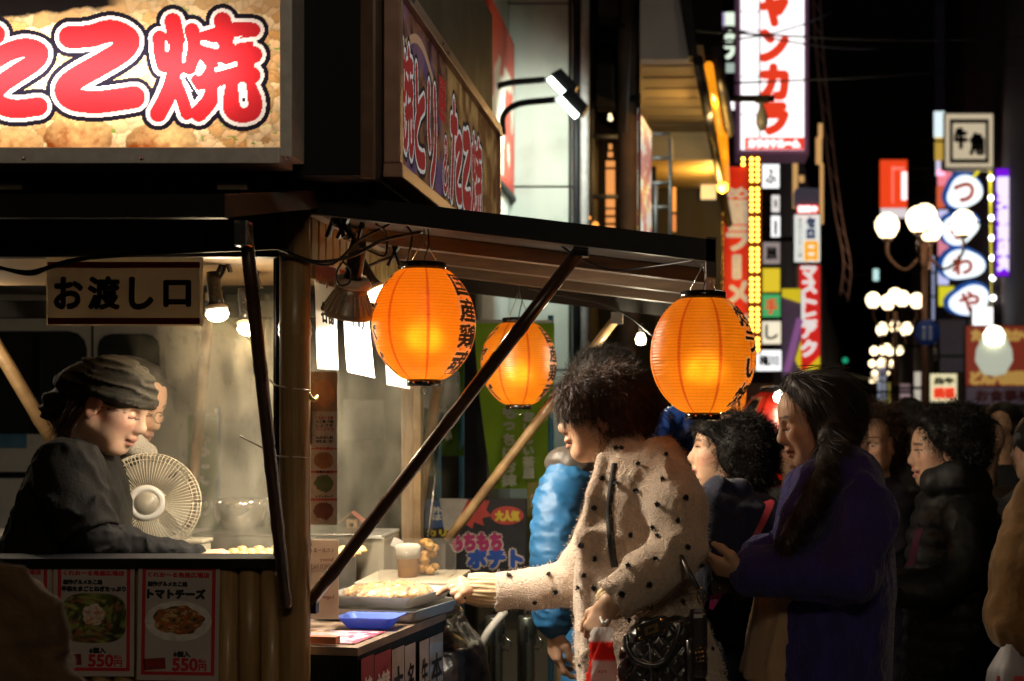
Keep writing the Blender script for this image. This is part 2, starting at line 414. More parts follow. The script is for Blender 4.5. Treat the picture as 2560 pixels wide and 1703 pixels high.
# interior floor, ceiling, rear
bx('stall_floor', (-2.6, 3.45, .02), (-.98, 5.08, .06), wood, stall)
bx('ceiling_board', (-2.6, 3.47, 1.80), (-.96, 4.42, 1.815), plywood, stall)
bx('ceiling_board', (-2.6, 4.425, 1.83), (-.96, 5.1, 1.845), blackwood, stall)
bx('rear_post', (-1.027, 5.0, 0), (-.985, 5.06, 1.95), wood, stall)
bx('rear_post', (-.983, 4.985, 0), (-.955, 5.04, 1.9), bambootan, stall)
bx('rear_beam', (-2.62, 5.0, 1.74), (-1.03, 5.06, 1.80), blackwood, stall)
bx('rear_counter', (-2.6, 4.72, .0), (-1.03, 4.98, .985), cream, stall)
for i in range(4): bx('counter_panel', (-1.52+i*.125, 4.705+.002*(i % 2), .5), (-1.52+i*.125+.122, 4.72, .993), cream, stall, .002)
bx('rear_counter_edge', (-2.6, 4.70, .987), (-1.03, 4.99, 1.0), white, stall)
cane('rear_cane', W(474, 1319, 5.02), W(535, 640, 5.02), .018, bambootan, stall, nodes=3)
cane('rear_cane', W(-104, 706, 4.6), W(276, 1345, 4.6), .022, bambootan, stall, nodes=3)
# work counter and iron plate
bx('work_counter', (-2.58, 3.52, .06), (-1.06, 4.15, .955), M('worn_metal', (.25, .24, .22), .4, metal=.8, var=.3, vs=9), stall)
# upper box that carries the signs
bx('sign_box', (-2.75, 3.25, 1.945), (-.734, 5.2, 2.86), black, stall, .004)
bx('box_corner_trim', (-.760, 3.246, 1.94), (-.731, 3.275, 2.865), M('brown_trim', (.16, .085, .05), .4, var=.2), stall, .002)
bx('hinge', W(548, 455, 3.245), W(618, 474, 3.23)[[0, 1, 2]]*[1, 1, 1], M('hinge_metal', (.2, .16, .12), .5, metal=.8), stall, .001)
bx('hinge', W(-20, 455, 3.245), W(55, 474, 3.23), MATS['hinge_metal'], stall, .001)
# side fascia with ribbed slats over the serving side
for i in range(44):
    y = 3.46+i*.0355; bx('fascia_slat', (-.956, y, 1.735), (-.94+.003*(i % 2), y+.034, 1.945), M('yellow_slat', (.45, .33, .12), .45, var=.2, vs=20, stretch=(5, 5, .6)), stall, .004)
bx('wall_rail', (-.925, 3.42, 1.878), (-.895, 5.0, 1.892), M('galvanised_rail', (.55, .53, .48), .4, metal=.7), stall, .002)

# side awning (slopes down to the right)
def slab(name, P, th, mat, parent):   # four corners, thickness downward
    P = np.array(P, float); return MB().prism(P, (0, 0, -th)).build(name, mat, parent)
aw = slab('side_awning', [(-.93, 3.40, 1.915), (.03, 3.40, 1.80), (.03, 5.02, 1.80), (-.93, 5.02, 1.915)], .012, planks, stall)
def onaw(x, d=0.): return 1.915+(x+.93)*(1.80-1.915)/.96-d
def rail(name, x0, x1, y0, y1, d0, d1, mat):
    return MB().prism([(x0, y0, onaw(x0, d0)), (x1, y0, onaw(x1, d0)), (x1, y0, onaw(x1, d1)), (x0, y0, onaw(x0, d1))], (0, y1-y0, 0)).build(name, mat, aw)
rail('front_board', -.905, .052, 3.37, 3.398, -.016, .036, black)
rail('rear_board', -.93, .03, 5.0, 5.03, .013, .07, blackwood)
for y in (3.78, 4.18, 4.6):
    rail('rafter', -.93, .03, y, y+.055, .014, .05, M('rafter_wood', (.12, .08, .05), .6, var=.25, vs=12, stretch=(.6, 6, 6)))
MB().prism([(.031, 3.37, 1.82), (.055, 3.37, 1.82), (.055, 3.37, 1.725), (.031, 3.37, 1.725)], (0, 1.66, 0)).build('outer_board', M('dark_brown_wood', (.06, .03, .02), .55, var=.3, vs=10), aw)
# front awning (slopes down toward the viewer)
fa = slab('front_awning', [(-2.75, 2.8, 1.826), (-.915, 2.8, 1.826), (-.905, 3.39, 1.925), (-2.75, 3.39, 1.925)], .012, blackwood, stall)
MB().prism([(-2.75, 2.775, 1.83), (-.915, 2.775, 1.83), (-.915, 2.775, 1.784), (-2.75, 2.775, 1.784)], (0, .024, 0)).build('front_board', black, fa)
MB().prism([(-.914, 2.78, 1.83), (-.89, 3.37, 1.93), (-.89, 3.37, 1.888), (-.914, 2.78, 1.784)], (-.018, 0, 0)).build('end_board', MATS['dark_brown_wood'], fa)
bx('prop_bracket', (-.912, 2.82, 1.735), (-.885, 2.86, 1.785), steel, fa, .002)
# bamboo props
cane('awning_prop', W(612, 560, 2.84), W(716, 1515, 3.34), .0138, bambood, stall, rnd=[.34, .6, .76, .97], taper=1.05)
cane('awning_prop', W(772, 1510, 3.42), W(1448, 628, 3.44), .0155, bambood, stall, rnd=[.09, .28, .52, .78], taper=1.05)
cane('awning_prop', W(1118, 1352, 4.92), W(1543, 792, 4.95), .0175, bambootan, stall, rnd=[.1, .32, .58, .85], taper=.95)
bx('prop_bracket', W(768, 1530, 3.44), W(790, 1490, 3.41), black, stall, .003)
bx('prop_bracket', W(1438, 645, 3.46), W(1470, 612, 3.42), steel, stall, .002)
bx('prop_bracket', W(1530, 812, 4.98), W(1556, 780, 4.92), steel, stall, .002)

# ================================================================== main backlit sign
K = 740/2321.
G = {  # strokes in print units: (points, half width)
 'ta': [([(-400, 300), (-40, 270)], 75), ([(-230, 130), (-280, 500), (-390, 880)], 68),
        ([(-60, 480), (60, 410), (180, 375), (265, 385), (310, 420), (265, 490), (120, 585), (0, 670), (-45, 740), (-10, 815), (120, 855), (300, 835)], 68)],
 'ko': [([(550, 292), (700, 285), (850, 245), (950, 265), (1010, 320), (960, 400), (800, 500), (620, 600), (530, 670), (520, 730), (590, 785), (760, 800), (940, 780), (1050, 762)], 83)],
 'ya': [([(1255, 300), (1265, 420), (1285, 510)], 54), ([(1355, 170), (1395, 400), (1360, 620), (1300, 780), (1240, 890)], 60),
        ([(1505, 240), (1530, 380), (1480, 530)], 52), ([(1375, 640), (1430, 780), (1465, 890)], 44),
        ([(1745, 165), (1770, 300), (1780, 440)], 62), ([(1600, 300), (1720, 265), (1860, 230), (1985, 235)], 50),
        ([(1620, 430), (1800, 420), (1990, 430)], 60), ([(1920, 350), (1930, 560)], 60), ([(1640, 380), (1660, 560)], 52),
        ([(1560, 640), (1700, 610), (1850, 590), (1975, 590)], 60), ([(1690, 640), (1650, 780), (1560, 890)], 58),
        ([(1840, 640), (1815, 800), (1830, 870), (1900, 895), (1975, 870), (1985, 790), (1950, 700)], 62)],
 'to': [([(330, 120), (380, 420)], 75), ([(820, 330), (560, 430), (330, 600), (300, 740), (420, 850), (640, 870), (840, 850)], 80)],
 'ri': [([(280, 140), (250, 480), (330, 640)], 80), ([(700, 120), (760, 420), (700, 720), (480, 950)], 85)],
 'am': [([(860, 900), (420, 330), (420, 170), (540, 110), (640, 200), (600, 340), (280, 560), (220, 740), (340, 880), (560, 870), (820, 560)], 60)]}
SLIT = [([(1456, 335), (1440, 480)], 13), ([(1300, 330), (1308, 400)], 8), ([(1590, 335), (1695, 365)], 20), ([(1700, 545), (1845, 505)], 17),
        ([(1900, 675), (1912, 815)], 32), ([(1440, 600), (1545, 760)], 26), ([(1840, 325), (1990, 305)], 16), ([(1590, 525), (1560, 570)], 22), ([(1725, 690), (1722, 830)], 13)]
HOLE = [([(1912, 775), (1912, 790)], 10), ([(1460, 615), (1540, 745)], 12)]
def glyph_d(X, Y, keys):
    d = np.full(X.shape, 1e9)
    for k in keys:
        for pts, hw in G[k]: d = np.minimum(d, segdist(X, Y, [tuple(p) for p in smoothpath(np.array([(a, b, 0) for a, b in pts]), 5)[:, :2]])-hw-(7 if k in ('ya', 'ko', 'ta') else 0))
    return d
def letters_over(c, X, Y, keys, wh=30, bk=66, redc=(.5, .022, .03), redb=None):
    d = glyph_d(X, Y, keys)
    c[d < bk] = (.012, .01, .02); c[d < wh] = (.9, .88, .86)
    c[d < 0] = redc
    if 'ya' in keys:
        for pts, hw in SLIT:
            q = segdist(X, Y, pts)-hw; c[(q < 0) & (d < wh)] = (.9, .88, .86)
        for pts, hw in HOLE: c[segdist(X, Y, pts)-hw < 0] = (.012, .01, .02)
    return c
def worley(X, Y, sc, seed):
    r = np.random.default_rng(seed); x0, x1, y0, y1 = X.min(), X.max(), Y.min(), Y.max(); n = int((x1-x0)*(y1-y0)/sc**2)
    q = np.stack([r.uniform(x0, x1, n), r.uniform(y0, y1, n)], 1); tone = r.uniform(0, 1, n); d1 = np.full(X.shape, 1e9); d2 = d1.copy(); t = np.zeros(X.shape); sy = np.zeros(X.shape)
    for (a, b), k in zip(q, tone):
        d = np.hypot(X-a, (Y-b)*1.25); m = d < d1; d2 = np.where(m, d1, np.minimum(d2, d)); t = np.where(m, k, t); sy = np.where(m, (Y-b)/sc, sy); d1 = np.where(m, d, d1)
    return d1/sc, (d2-d1)/sc, t, sy
def food_print(u, v, X, Y):
    p = np.stack([X/85., Y/85.], -1); n = fbm(p, 5, 3); n2 = fbm(p*2.7+5, 4, 9); wx = 40*(n-.5); wy = 40*(n2-.5)
    d, e, t, sy = worley(X+wx, Y+wy, 80, 5); sh = np.clip(.5+e*2., 0, 1)*np.clip(1.05-.45*sy, .4, 1.3)
    c = np.array([.62, .33, .1])*(1-t[..., None])+np.array([.95, .76, .45])*t[..., None]; c = c*(.42+.68*sh[..., None])*(.8+.4*n2[..., None])
    c = np.where(((vnoise(p*3.1+3, 7) > .9) & (t > .3))[..., None], np.array([.25, .36, .07])*(.6+.6*sh[..., None]), c)     # chopped leek
    top = np.clip((250-Y)/220+.25*(n-.5), 0, 1)[..., None]; c = c*(1-.5*top)+top*.5*np.array([.55, .4, .22])
    pan = np.clip((150-Y-.1*X+60*(n-.5))/26, 0, 1)*np.clip((1000-X)/160, 0, 1); c = c*(1-pan[..., None])+pan[..., None]*np.array([.012, .01, .01])
    for (cx, cy, rx, ry) in [(100, 1130, 260, 130), (620, 1080, 280, 190), (1270, 1120, 290, 165), (930, 620, 260, 110), (-250, 1080, 220, 150), (-600, 1150, 240, 150), (-900, 1100, 260, 170), (2000, 760, 160, 180)]:
        q = np.hypot((X-cx)/rx, (Y-cy)/ry)+.16*(n2-.5); m = np.clip((1-q)/.05, 0, 1)[..., None]
        b = np.clip(.55+.55*(Y-cy)/ry+.35*(cx-X)/rx+1.1*(n-.5)+.5*(n2-.5), 0, 1)[..., None]
        ball = (1-b)*np.array([.95, .66, .28])+b*np.array([.3, .07, .008]); lit = np.clip(1.15-.55*q**2, .3, 1.2)[..., None]; c = c*(1-m)+m*ball*lit
    return np.clip(c, 0, 1)
SY = 3.155
msign = empty('shop_sign', W(300, 400, SY), 'large backlit food photo sign with red たこ焼 lettering above the window', 'sign')
x1 = W(703, 0, SY)[0]; x0 = -2.35; z0 = W(0, 371, SY)[2]; z1 = 2.46
def main_print(u, v):
    Xw = x0+u*(x1-x0); Zw = z0+v*(z1-z0); px = VX+Xw/SY*F; py = VY-(Zw-EYE)/SY*F
    X, Y = px/K, py/K; c = food_print(u, v, X, Y); return letters_over(c, X, Y, ['ta', 'ko', 'ya'])
panel('backlit_panel', (x0, SY, z0), UX, UZ, x1-x0, z1-z0, 640, 230, main_print,
      M('backlit_print', (1, 1, 1), .35, attr='Col', var=.04, vs=120, translucent=.75), msign)
for lo, hi in [((x0-.03, SY-.015, z0-.036), (x1+.001, SY+.09, z0)), ((x1, SY-.012, z0-.02), (x1+.027, SY+.09, z1+.03)), ((x0-.03, SY-.015, z1), (x1, SY+.09, z1+.03)), ((x0-.03, SY-.012, z0), (x0, SY+.09, z1))]:
    bx('frame_bar', lo, hi, alu, msign, .003)
for px, py in ((717, 396), (355, 396), (60, 396)):
    MB().lathe([(.0, 0), (.004, 0), (.004, .002), (0, .0025)], W(px, py, SY-.0165), (0, -1, 0), 8).build('screw', steel, msign)
def area(name, loc, rot, sx, sy, power, col, parent, spread=180):
    l = bpy.data.lights.new(name, 'AREA'); l.shape = 'RECTANGLE'; l.size = sx; l.size_y = sy; l.energy = power; l.color = col; l.spread = math.radians(spread)
    o = bpy.data.objects.new(name, l); COL.objects.link(o); o.rotation_euler = rot; o.parent = parent; o.location = np.array(loc)-base(parent); return o
def point(name, loc, power, col, r, parent):
    l = bpy.data.lights.new(name, 'POINT'); l.energy = power; l.color = col; l.shadow_soft_size = r
    o = bpy.data.objects.new(name, l); COL.objects.link(o); o.parent = parent; o.location = np.array(loc)-base(parent); return o
def spot(name, loc, to, power, col, r, ang, blend, parent):
    l = bpy.data.lights.new(name, 'SPOT'); l.energy = power; l.color = col; l.shadow_soft_size = r; l.spot_size = math.radians(ang); l.spot_blend = blend
    o = bpy.data.objects.new(name, l); COL.objects.link(o); o.parent = parent; o.location = np.array(loc)-base(parent)
    o.rotation_euler = (Vector(to)-Vector(loc)).to_track_quat('-Z', 'Y').to_euler(); return o
# fluorescent tubes inside the sign case, behind the printed sheet
bx('case_back', (x0, 3.246, z0), (x1, 3.2475, z1), white, msign, 0)
for z in (2.165,): area('tube_light', (-1.62, SY+.085, z), (math.radians(-90), 0, 0), 1.2, .05, 6.6, (1, .9, .76), msign)

# side sign
SX = -.705; sY0, sY1, sz0, sz1 = 3.40, 5.10, 1.995, 2.40
ssign = empty('side_sign', (SX, 4.2, sz0), 'long side sign reading 焼とり & たこ焼 in red with aluminium frame', 'sign')
def side_print(u, v):
    Y = sY0+u*(sY1-sY0); Z = sz0+v*(sz1-sz0); p = np.stack([Y*16, Z*16], -1); n = fbm(p, 5, 21); n2 = fbm(p*.35+3, 3, 5)
    t = np.clip((n-.35)/.35, 0, 1)[..., None]; a = (1-t)*np.array([.05, .02, .018])+t*np.array([.3, .13, .07])
    b = (1-t)*np.array([.16, .07, .025])+t*np.array([.45, .27, .1]); s = np.clip((Y-4.0)/.15, 0, 1)[..., None]; c = a*(1-s)+b*s
    pu = np.clip((n2-.5)/.12, 0, 1)[..., None]*(1-s); c = c*(1-.7*pu)+.7*pu*np.array([.13, .08, .25])
    ln = np.where((np.abs(Z-2.31-.05*np.sin(Y*9)) < .012) & (Y < 3.9), 1., 0)[..., None]; c = c*(1-ln)+ln*np.array([.55, .33, .2])
    for key, y0, y1, za, zb, X0, X1, T0, T1 in [('ya', 3.42, 3.585, 2.03, 2.32, 1180, 2060, 80, 990), ('to', 3.585, 3.75, 2.02, 2.31, 150, 950, 0, 1000), ('ri', 3.76, 3.92, 2.02, 2.31, 100, 900, 0, 1000),
            ('am', 4.0, 4.11, 2.02, 2.2, 100, 950, 0, 1000), ('ta', 4.14, 4.34, 2.02, 2.33, -440, 380, 60, 960), ('ko', 4.345, 4.52, 2.02, 2.3, 430, 1160, 130, 920), ('ya', 4.525, 4.75, 2.02, 2.31, 1180, 2060, 80, 990)]:
        m = (Y > y0-.03) & (Y < y1+.03)
        X_ = X0+(Y-y0)/(y1-y0)*(X1-X0); Y_ = T0+(zb-Z)/(zb-za)*(T1-T0); cc = c[m]; c[m] = letters_over(cc, X_[m], Y_[m], [key], 34, 74, (.42, .03, .035))
    bd = (Y > 3.945) & (Y < 4.05) & (Z > 2.225) & (Z < 2.345); c[bd] = (.45, .02, .03)
    return c
panel('printed_panel', (SX, sY0, sz0), UY, UZ, sY1-sY0, sz1-sz0, 420, 150, side_print, M('side_print', (1, 1, 1), .75, attr='Col', var=.05, vs=90, emit=.3, spec=.15), ssign)
lettering('たこ焼', (SX+.002, 3.955, 2.31), UY, UZ, .085, .02, inkw, ssign); lettering('くれおーる', (SX+.002, 3.95, 2.275), UY, UZ, .095, .024, M('yellow_ink', (.7, .45, .05), .6), ssign)
lettering('角座広場店', (SX+.002, 3.955, 2.24), UY, UZ, .085, .018, inkw, ssign)
for lo, hi in [((-.733, sY0-.04, sz1), (SX+.018, sY1+.03, sz1+.035)), ((-.733, sY0-.04, sz0-.035), (SX+.018, sY1+.03, sz0)), ((-.733, sY0-.036, sz0), (SX+.012, sY0, sz1)), ((-.733, sY1, sz0), (SX+.012, sY1+.03, sz1))]:
    bx('frame_bar', lo, hi, M('bronze_frame', (.4, .24, .2), .38, metal=.5, var=.12), ssign, .003)
for y in (3.43, 3.5, 3.9, 4.0, 5.05): MB().lathe([(0, 0), (.005, 0), (.004, .002), (0, .003)], (SX+.019, y, sz1+.016), (1, 0, 0), 8).build('screw', steel, ssign)

# hand-over sign hung in the window
osign = empty('window_sign', W(310, 815, 3.36), 'laminated white お渡し口 sign with red bands hanging in the window', 'sign')
A = W(115, 815, 3.36); B = W(507, 643, 3.36)
bx('laminate', (A[0], 3.3605, A[2]), (B[0], 3.3625, B[2]), M('laminate_film', (.7, .62, .5), .3, var=.1, translucent=.6, coat=.4), osign, 0)
A2 = W(120, 811, 3.36); B2 = W(500, 655, 3.36)
bx('paper_sheet', (A2[0], 3.3590, A2[2]), (B2[0], 3.3600, B2[2]), M('sign_paper', (.85, .82, .8), .5, var=.04, translucent=.7), osign, 0)
for a, b in ((811, 795), (670, 655)): bx('red_band', (A2[0], 3.3580, W(0, a, 3.36)[2]), (B2[0], 3.3586, W(0, b, 3.36)[2]), red, osign, 0)
for ch, xa, xb, ya, yb in (('お', 134, 208, 774, 692), ('渡', 219, 300, 775, 690), ('し', 322, 384, 775, 692), ('口', 408, 478, 768, 700)):
    p = W(xa, ya, 3.357); q = W(xb, yb, 3.357); t = .0035; lettering(ch, p+[t, 0, t], UX, UZ, q[0]-p[0]-2*t, q[2]-p[2]-2*t, ink, osign, bold=t)

# price posters under the window
def food_round(seed, base_c, spots):
    def fn(u, v):
        x = u*2-1; y = v*2-1; p = np.stack([u*9, v*9], -1); n = fbm(p, 5, seed); c = np.ones(u.shape+(3,))*np.array(base_c)
        for (col, sc, th, sd) in spots:
            m = fbm(np.stack([u*sc, v*sc], -1), 3, sd); c[m > th] = np.array(col)
        return c*(.6+.8*n[..., None])
    return fn
def ellipse_patch(name, c, rx, ry, fn, parent, n=40, rag=.0, exp=2.0):
    c = np.array(c, float); V = []; Cc = []; Fc = []
    R = 14; base_i = 0
    uv = []
    for i in range(R+1):
        for j in range(n):
            a = 2*math.pi*j/n; r = i/R; k = 1+rag*math.sin(5*a+1)+rag*.6*math.sin(11*a)
            ca, sa = math.cos(a), math.sin(a); sx = math.copysign(abs(ca)**(2/exp), ca); sy = math.copysign(abs(sa)**(2/exp), sa)
            uv.append((r*sx*k, r*sy*k))
    uv = np.array(uv); V = c+np.stack([uv[:, 0]*rx, np.zeros(len(uv)), uv[:, 1]*ry], 1)
    for i in range(R):
        for j in range(n): Fc.append((i*n+j, i*n+(j+1) % n, (i+1)*n+(j+1) % n, (i+1)*n+j))
    me = bpy.data.meshes.new(name); fast_mesh(me, V-base(parent), np.array(Fc)); setcol(me, fn(uv[:, 0]*.5+.5, uv[:, 1]*.5+.5)); return link(name, me, prt, parent)
def poster(xa, xb, ya, yb, title, dish, label, tilt=0):
    Y = 3.385; p = W(xa, yb, Y); q = W(xb, ya, Y); w = q[0]-p[0]; h = q[2]-p[2]
    o = empty('price_poster', p, label, 'poster', 'price posters under the window')
    def at(u, v, d=0): return np.array([p[0]+u*w, Y-.0012-d, p[2]+v*h])
    bx('sheet', (p[0], Y-.0008, p[2]), (q[0], Y, q[2]), M('poster_paper', (.44, .39, .37), .5, var=.05, vs=8, coat=.2), o, 0)
    b = .048*w
    for lo, hi in (((.05, .045), (.95, .075)), ((.05, .925), (.95, .955)), ((.05, .075), (.095, .925)), ((.905, .075), (.95, .925))):
        MB().add([at(lo[0], lo[1]), at(hi[0], lo[1]), at(hi[0], hi[1]), at(lo[0], hi[1])], [(0, 1, 2, 3)]).build('border', red, o)
    lettering('くれおーる角座広場店', at(.12, .865), UX, UZ, .75*w, .042*h, red, o, bold=.0008)
    lettering('創作グルメたこ焼', at(.12, .79), UX, UZ, .48*w, .038*h, ink, o, bold=.0012)
    if len(title) > 7: lettering(title, at(.1, .73), UX, UZ, .79*w, .042*h, ink, o, bold=.0012)
    else: lettering(title, at(.12, .69), UX, UZ, .7*w, .075*h, ink, o, bold=.0022)
    cc = at(.5, .5, .0006)
    if dish == 'egg':
        ellipse_patch('dish_picture', cc, .405*w, .215*h, food_round(3, (.035, .035, .02), [((.07, .09, .02), 9, .52, 4), ((.25, .28, .08), 20, .57, 5), ((.25, .1, .05), 7, .66, 6)]), o, exp=3.2)
        ellipse_patch('dish_picture', cc+[-.0*w, -.0006, .03*h], .14*w, .09*h, food_round(8, (.6, .48, .42), [((.5, .25, .12), 5, .66, 6)]), o, rag=.07)
    else:
        ellipse_patch('dish_picture', cc, .41*w, .17*h, food_round(2, (.62, .59, .56), []), o)
        ellipse_patch('dish_picture', cc+[0, -.0006, .008*h], .31*w, .12*h, food_round(6, (.26, .09, .03), [((.5, .33, .13), 11, .55, 4), ((.03, .05, .015), 12, .63, 15), ((.36, .1, .03), 8, .6, 17)]), o, rag=.06)
    lettering('6個入', at(.45, .2), UX, UZ, .2*w, .045*h, ink, o, bold=.0011)
    lettering('550', at(.44, .085), UX, UZ, .3*w, .1*h, red, o, bold=.0018)
    lettering('円', at(.76, .085), UX, UZ, .09*w, .055*h, red, o, bold=.0009); lettering('税込', at(.75, .15), UX, UZ, .1*w, .032*h, red, o, bold=.0004)
    s = MB().box(at(.08, .09), at(.35, .185)+[0, .0004, 0], R=rotm('Y', -5)).build('stamp', M('dark_red_ink', (.2, .02, .02), .6), o)
    lettering('CREOーRU', at(.1, .122, .0016), UX, UZ, .22*w, .03*h, red, o)
    o.rotation_euler = (0, math.radians(tilt), 0); return o
poster(133, 335, 1399, 1690, '半熟たまごとねぎたっぷり', 'egg', 'red-bordered poster showing soft egg and leek takoyaki in a black dish', .4)
poster(342, 546, 1402, 1700, 'トマトチーズ', 'tomato', 'red-bordered poster showing tomato cheese takoyaki on a white plate', .9)
poster(-75, 127, 1396, 1688, '明太マヨネーズ', 'tomato', 'red-bordered price poster half hidden behind the brown hooded jacket', .4)
# ================================================================== paper lanterns
def raster(txt, n=72, vertical=True):
    v, f = text_data(txt, 0., vertical, 1.)
    lo = v.min(0); sz = v.max(0)-lo; H = int(n*len(txt)) if vertical else n; Wd = n if vertical else int(n*sz[0]/sz[1])
    p = (v-lo)/sz*[Wd-1, H-1]; im = np.zeros((Wd, H), bool)
    for q in f:
        for k in range(1, len(q)-1):
            a, b, c = p[q[0]], p[q[k]], p[q[k+1]]
            l = np.floor(np.minimum(np.minimum(a, b), c)).astype(int); h = np.ceil(np.maximum(np.maximum(a, b), c)).astype(int)+1
            xx, yy = np.meshgrid(np.arange(l[0], h[0]), np.arange(l[1], h[1]), indexing='ij')
            s1 = (b[0]-a[0])*(yy-a[1])-(b[1]-a[1])*(xx-a[0]); s2 = (c[0]-b[0])*(yy-b[1])-(c[1]-b[1])*(xx-b[0]); s3 = (a[0]-c[0])*(yy-c[1])-(a[1]-c[1])*(xx-c[0])
            m = ((s1 >= -.5) & (s2 >= -.5) & (s3 >= -.5)) | ((s1 <= .5) & (s2 <= .5) & (s3 <= .5))
            xx, yy = np.clip(xx, 0, Wd-1), np.clip(yy, 0, H-1); im[xx[m], yy[m]] = True
    return im
def dilate(im, r):
    o = im.copy()
    for a in np.arange(0, 2*math.pi, .4):
        for q in (r, r*.5): o |= np.roll(np.roll(im, int(round(q*math.cos(a))), 0), int(round(q*math.sin(a))), 1)
    return o
paperlamp = bpy.data.materials.new('lantern_paper'); paperlamp.use_nodes = True
_t = paperlamp.node_tree; _t.nodes.remove(_t.nodes['Principled BSDF'])
_a = _t.nodes.new('ShaderNodeAttribute'); _a.attribute_name = 'Col'
_n = _t.nodes.new('ShaderNodeTexNoise'); _n.inputs['Scale'].default_value = 60; _n.inputs['Detail'].default_value = 5
_mr = _t.nodes.new('ShaderNodeMapRange'); _mr.inputs[3].default_value = .82; _mr.inputs[4].default_value = 1.12; _t.links.new(_n.outputs[0], _mr.inputs[0])
_sc = _t.nodes.new('ShaderNodeVectorMath'); _sc.operation = 'SCALE'; _t.links.new(_a.outputs[0], _sc.inputs[0]); _t.links.new(_mr.outputs[0], _sc.inputs['Scale'])
_tl = _t.nodes.new('ShaderNodeBsdfTranslucent'); _rf = _t.nodes.new('ShaderNodeBsdfRefraction'); _rf.inputs['Roughness'].default_value = .75; _rf.inputs['IOR'].default_value = 1.28
_gl = _t.nodes.new('ShaderNodeBsdfGlossy'); _gl.inputs['Roughness'].default_value = .35
_m1 = _t.nodes.new('ShaderNodeMixShader'); _m1.inputs[0].default_value = .13; _m2 = _t.nodes.new('ShaderNodeMixShader'); _m2.inputs[0].default_value = .06
_df = _t.nodes.new('ShaderNodeBsdfDiffuse'); _m0 = _t.nodes.new('ShaderNodeMixShader'); _m0.inputs[0].default_value = .22
for q in (_tl, _rf, _df): _t.links.new(_sc.outputs[0], q.inputs[0])
_t.links.new(_tl.outputs[0], _m0.inputs[1]); _t.links.new(_df.outputs[0], _m0.inputs[2])
_t.links.new(_m0.outputs[0], _m1.inputs[1]); _t.links.new(_rf.outputs[0], _m1.inputs[2]); _t.links.new(_m1.outputs[0], _m2.inputs[1]); _t.links.new(_gl.outputs[0], _m2.inputs[2])
_t.links.new(_m2.outputs[0], _t.nodes['Material Output'].inputs[0])
lacq = M('black_lacquer', (.012, .01, .01), .2, var=.2, coat=.5)
LH, LR = .139, .1285
def lantern_mesh(cols, seam=(.75, .13, .015), pap=(1., .36, .02)):
    nz, na, ribs = 190, 200, 36
    t = np.linspace(-1, 1, nz); z = t*LH
    rt, rb = .054, .043; prof = (1-np.abs(t)**2.1)**.74; re = np.where(t > 0, rt, rb); r = re+(LR-re)*prof
    r = r-.0016*np.abs(np.sin((t+1)*.5*ribs*math.pi))**.6*-1
    a = np.arange(na)*2*math.pi/na
    P = np.stack([r[:, None]*np.cos(a), r[:, None]*np.sin(a), np.broadcast_to(z[:, None], (nz, na))], -1)
    C = np.ones((nz, na, 3))*np.array(pap); C *= (1-.22*(np.abs(np.cos((t+1)*.5*ribs*math.pi))**14))[:, None, None]
    TT = (t[:, None]+1)/2*np.ones((1, na)); C = C*(1-.0*TT[..., None])
    for k in range(8):
        d = np.abs((a-(k+.35)*math.pi/4+math.pi) % (2*math.pi)-math.pi); m = (d < .034)
        C[:, m] = np.array(seam)
    for txt, az in cols:
        im = raster(txt); hl = dilate(im, 7); bd = dilate(im, 2); half = .34
        d = (a-az+math.pi) % (2*math.pi)-math.pi; j = np.where(np.abs(d) < half)[0]; zi = np.where(np.abs(t) < .9)[0]
        U = ((d[j]+half)/(2*half)*(im.shape[0]-1)).astype(int); V = ((t[zi]+.9)/1.8*(im.shape[1]-1)).astype(int)
        UU, VV = np.meshgrid(U, V); jj, zz = np.meshgrid(j, zi)
        mh = hl[UU, VV]; mb = bd[UU, VV]; C[zz[mh], jj[mh]] = (.78, .4, .25); C[zz[mb], jj[mb]] = (.008, .006, .006)
    idx = np.arange(nz*na).reshape(nz, na); nx = np.roll(idx, -1, 1)
    Fc = np.stack([idx[:-1], nx[:-1], nx[1:], idx[1:]], -1).reshape(-1, 4)
    me = bpy.data.meshes.new('paper_shade'); fast_mesh(me, P.reshape(-1, 3), Fc, True); setcol(me, C.reshape(-1, 3)); me.materials.append(paperlamp); return me
lm1 = lantern_mesh([('国産鶏魂', math.radians(-90+73)), ('ジャがバ', math.radians(-90-74))])
lm3 = lantern_mesh([('焼ラい焼', math.radians(-90+68)), ('国産鶏魂', math.radians(90-20))])
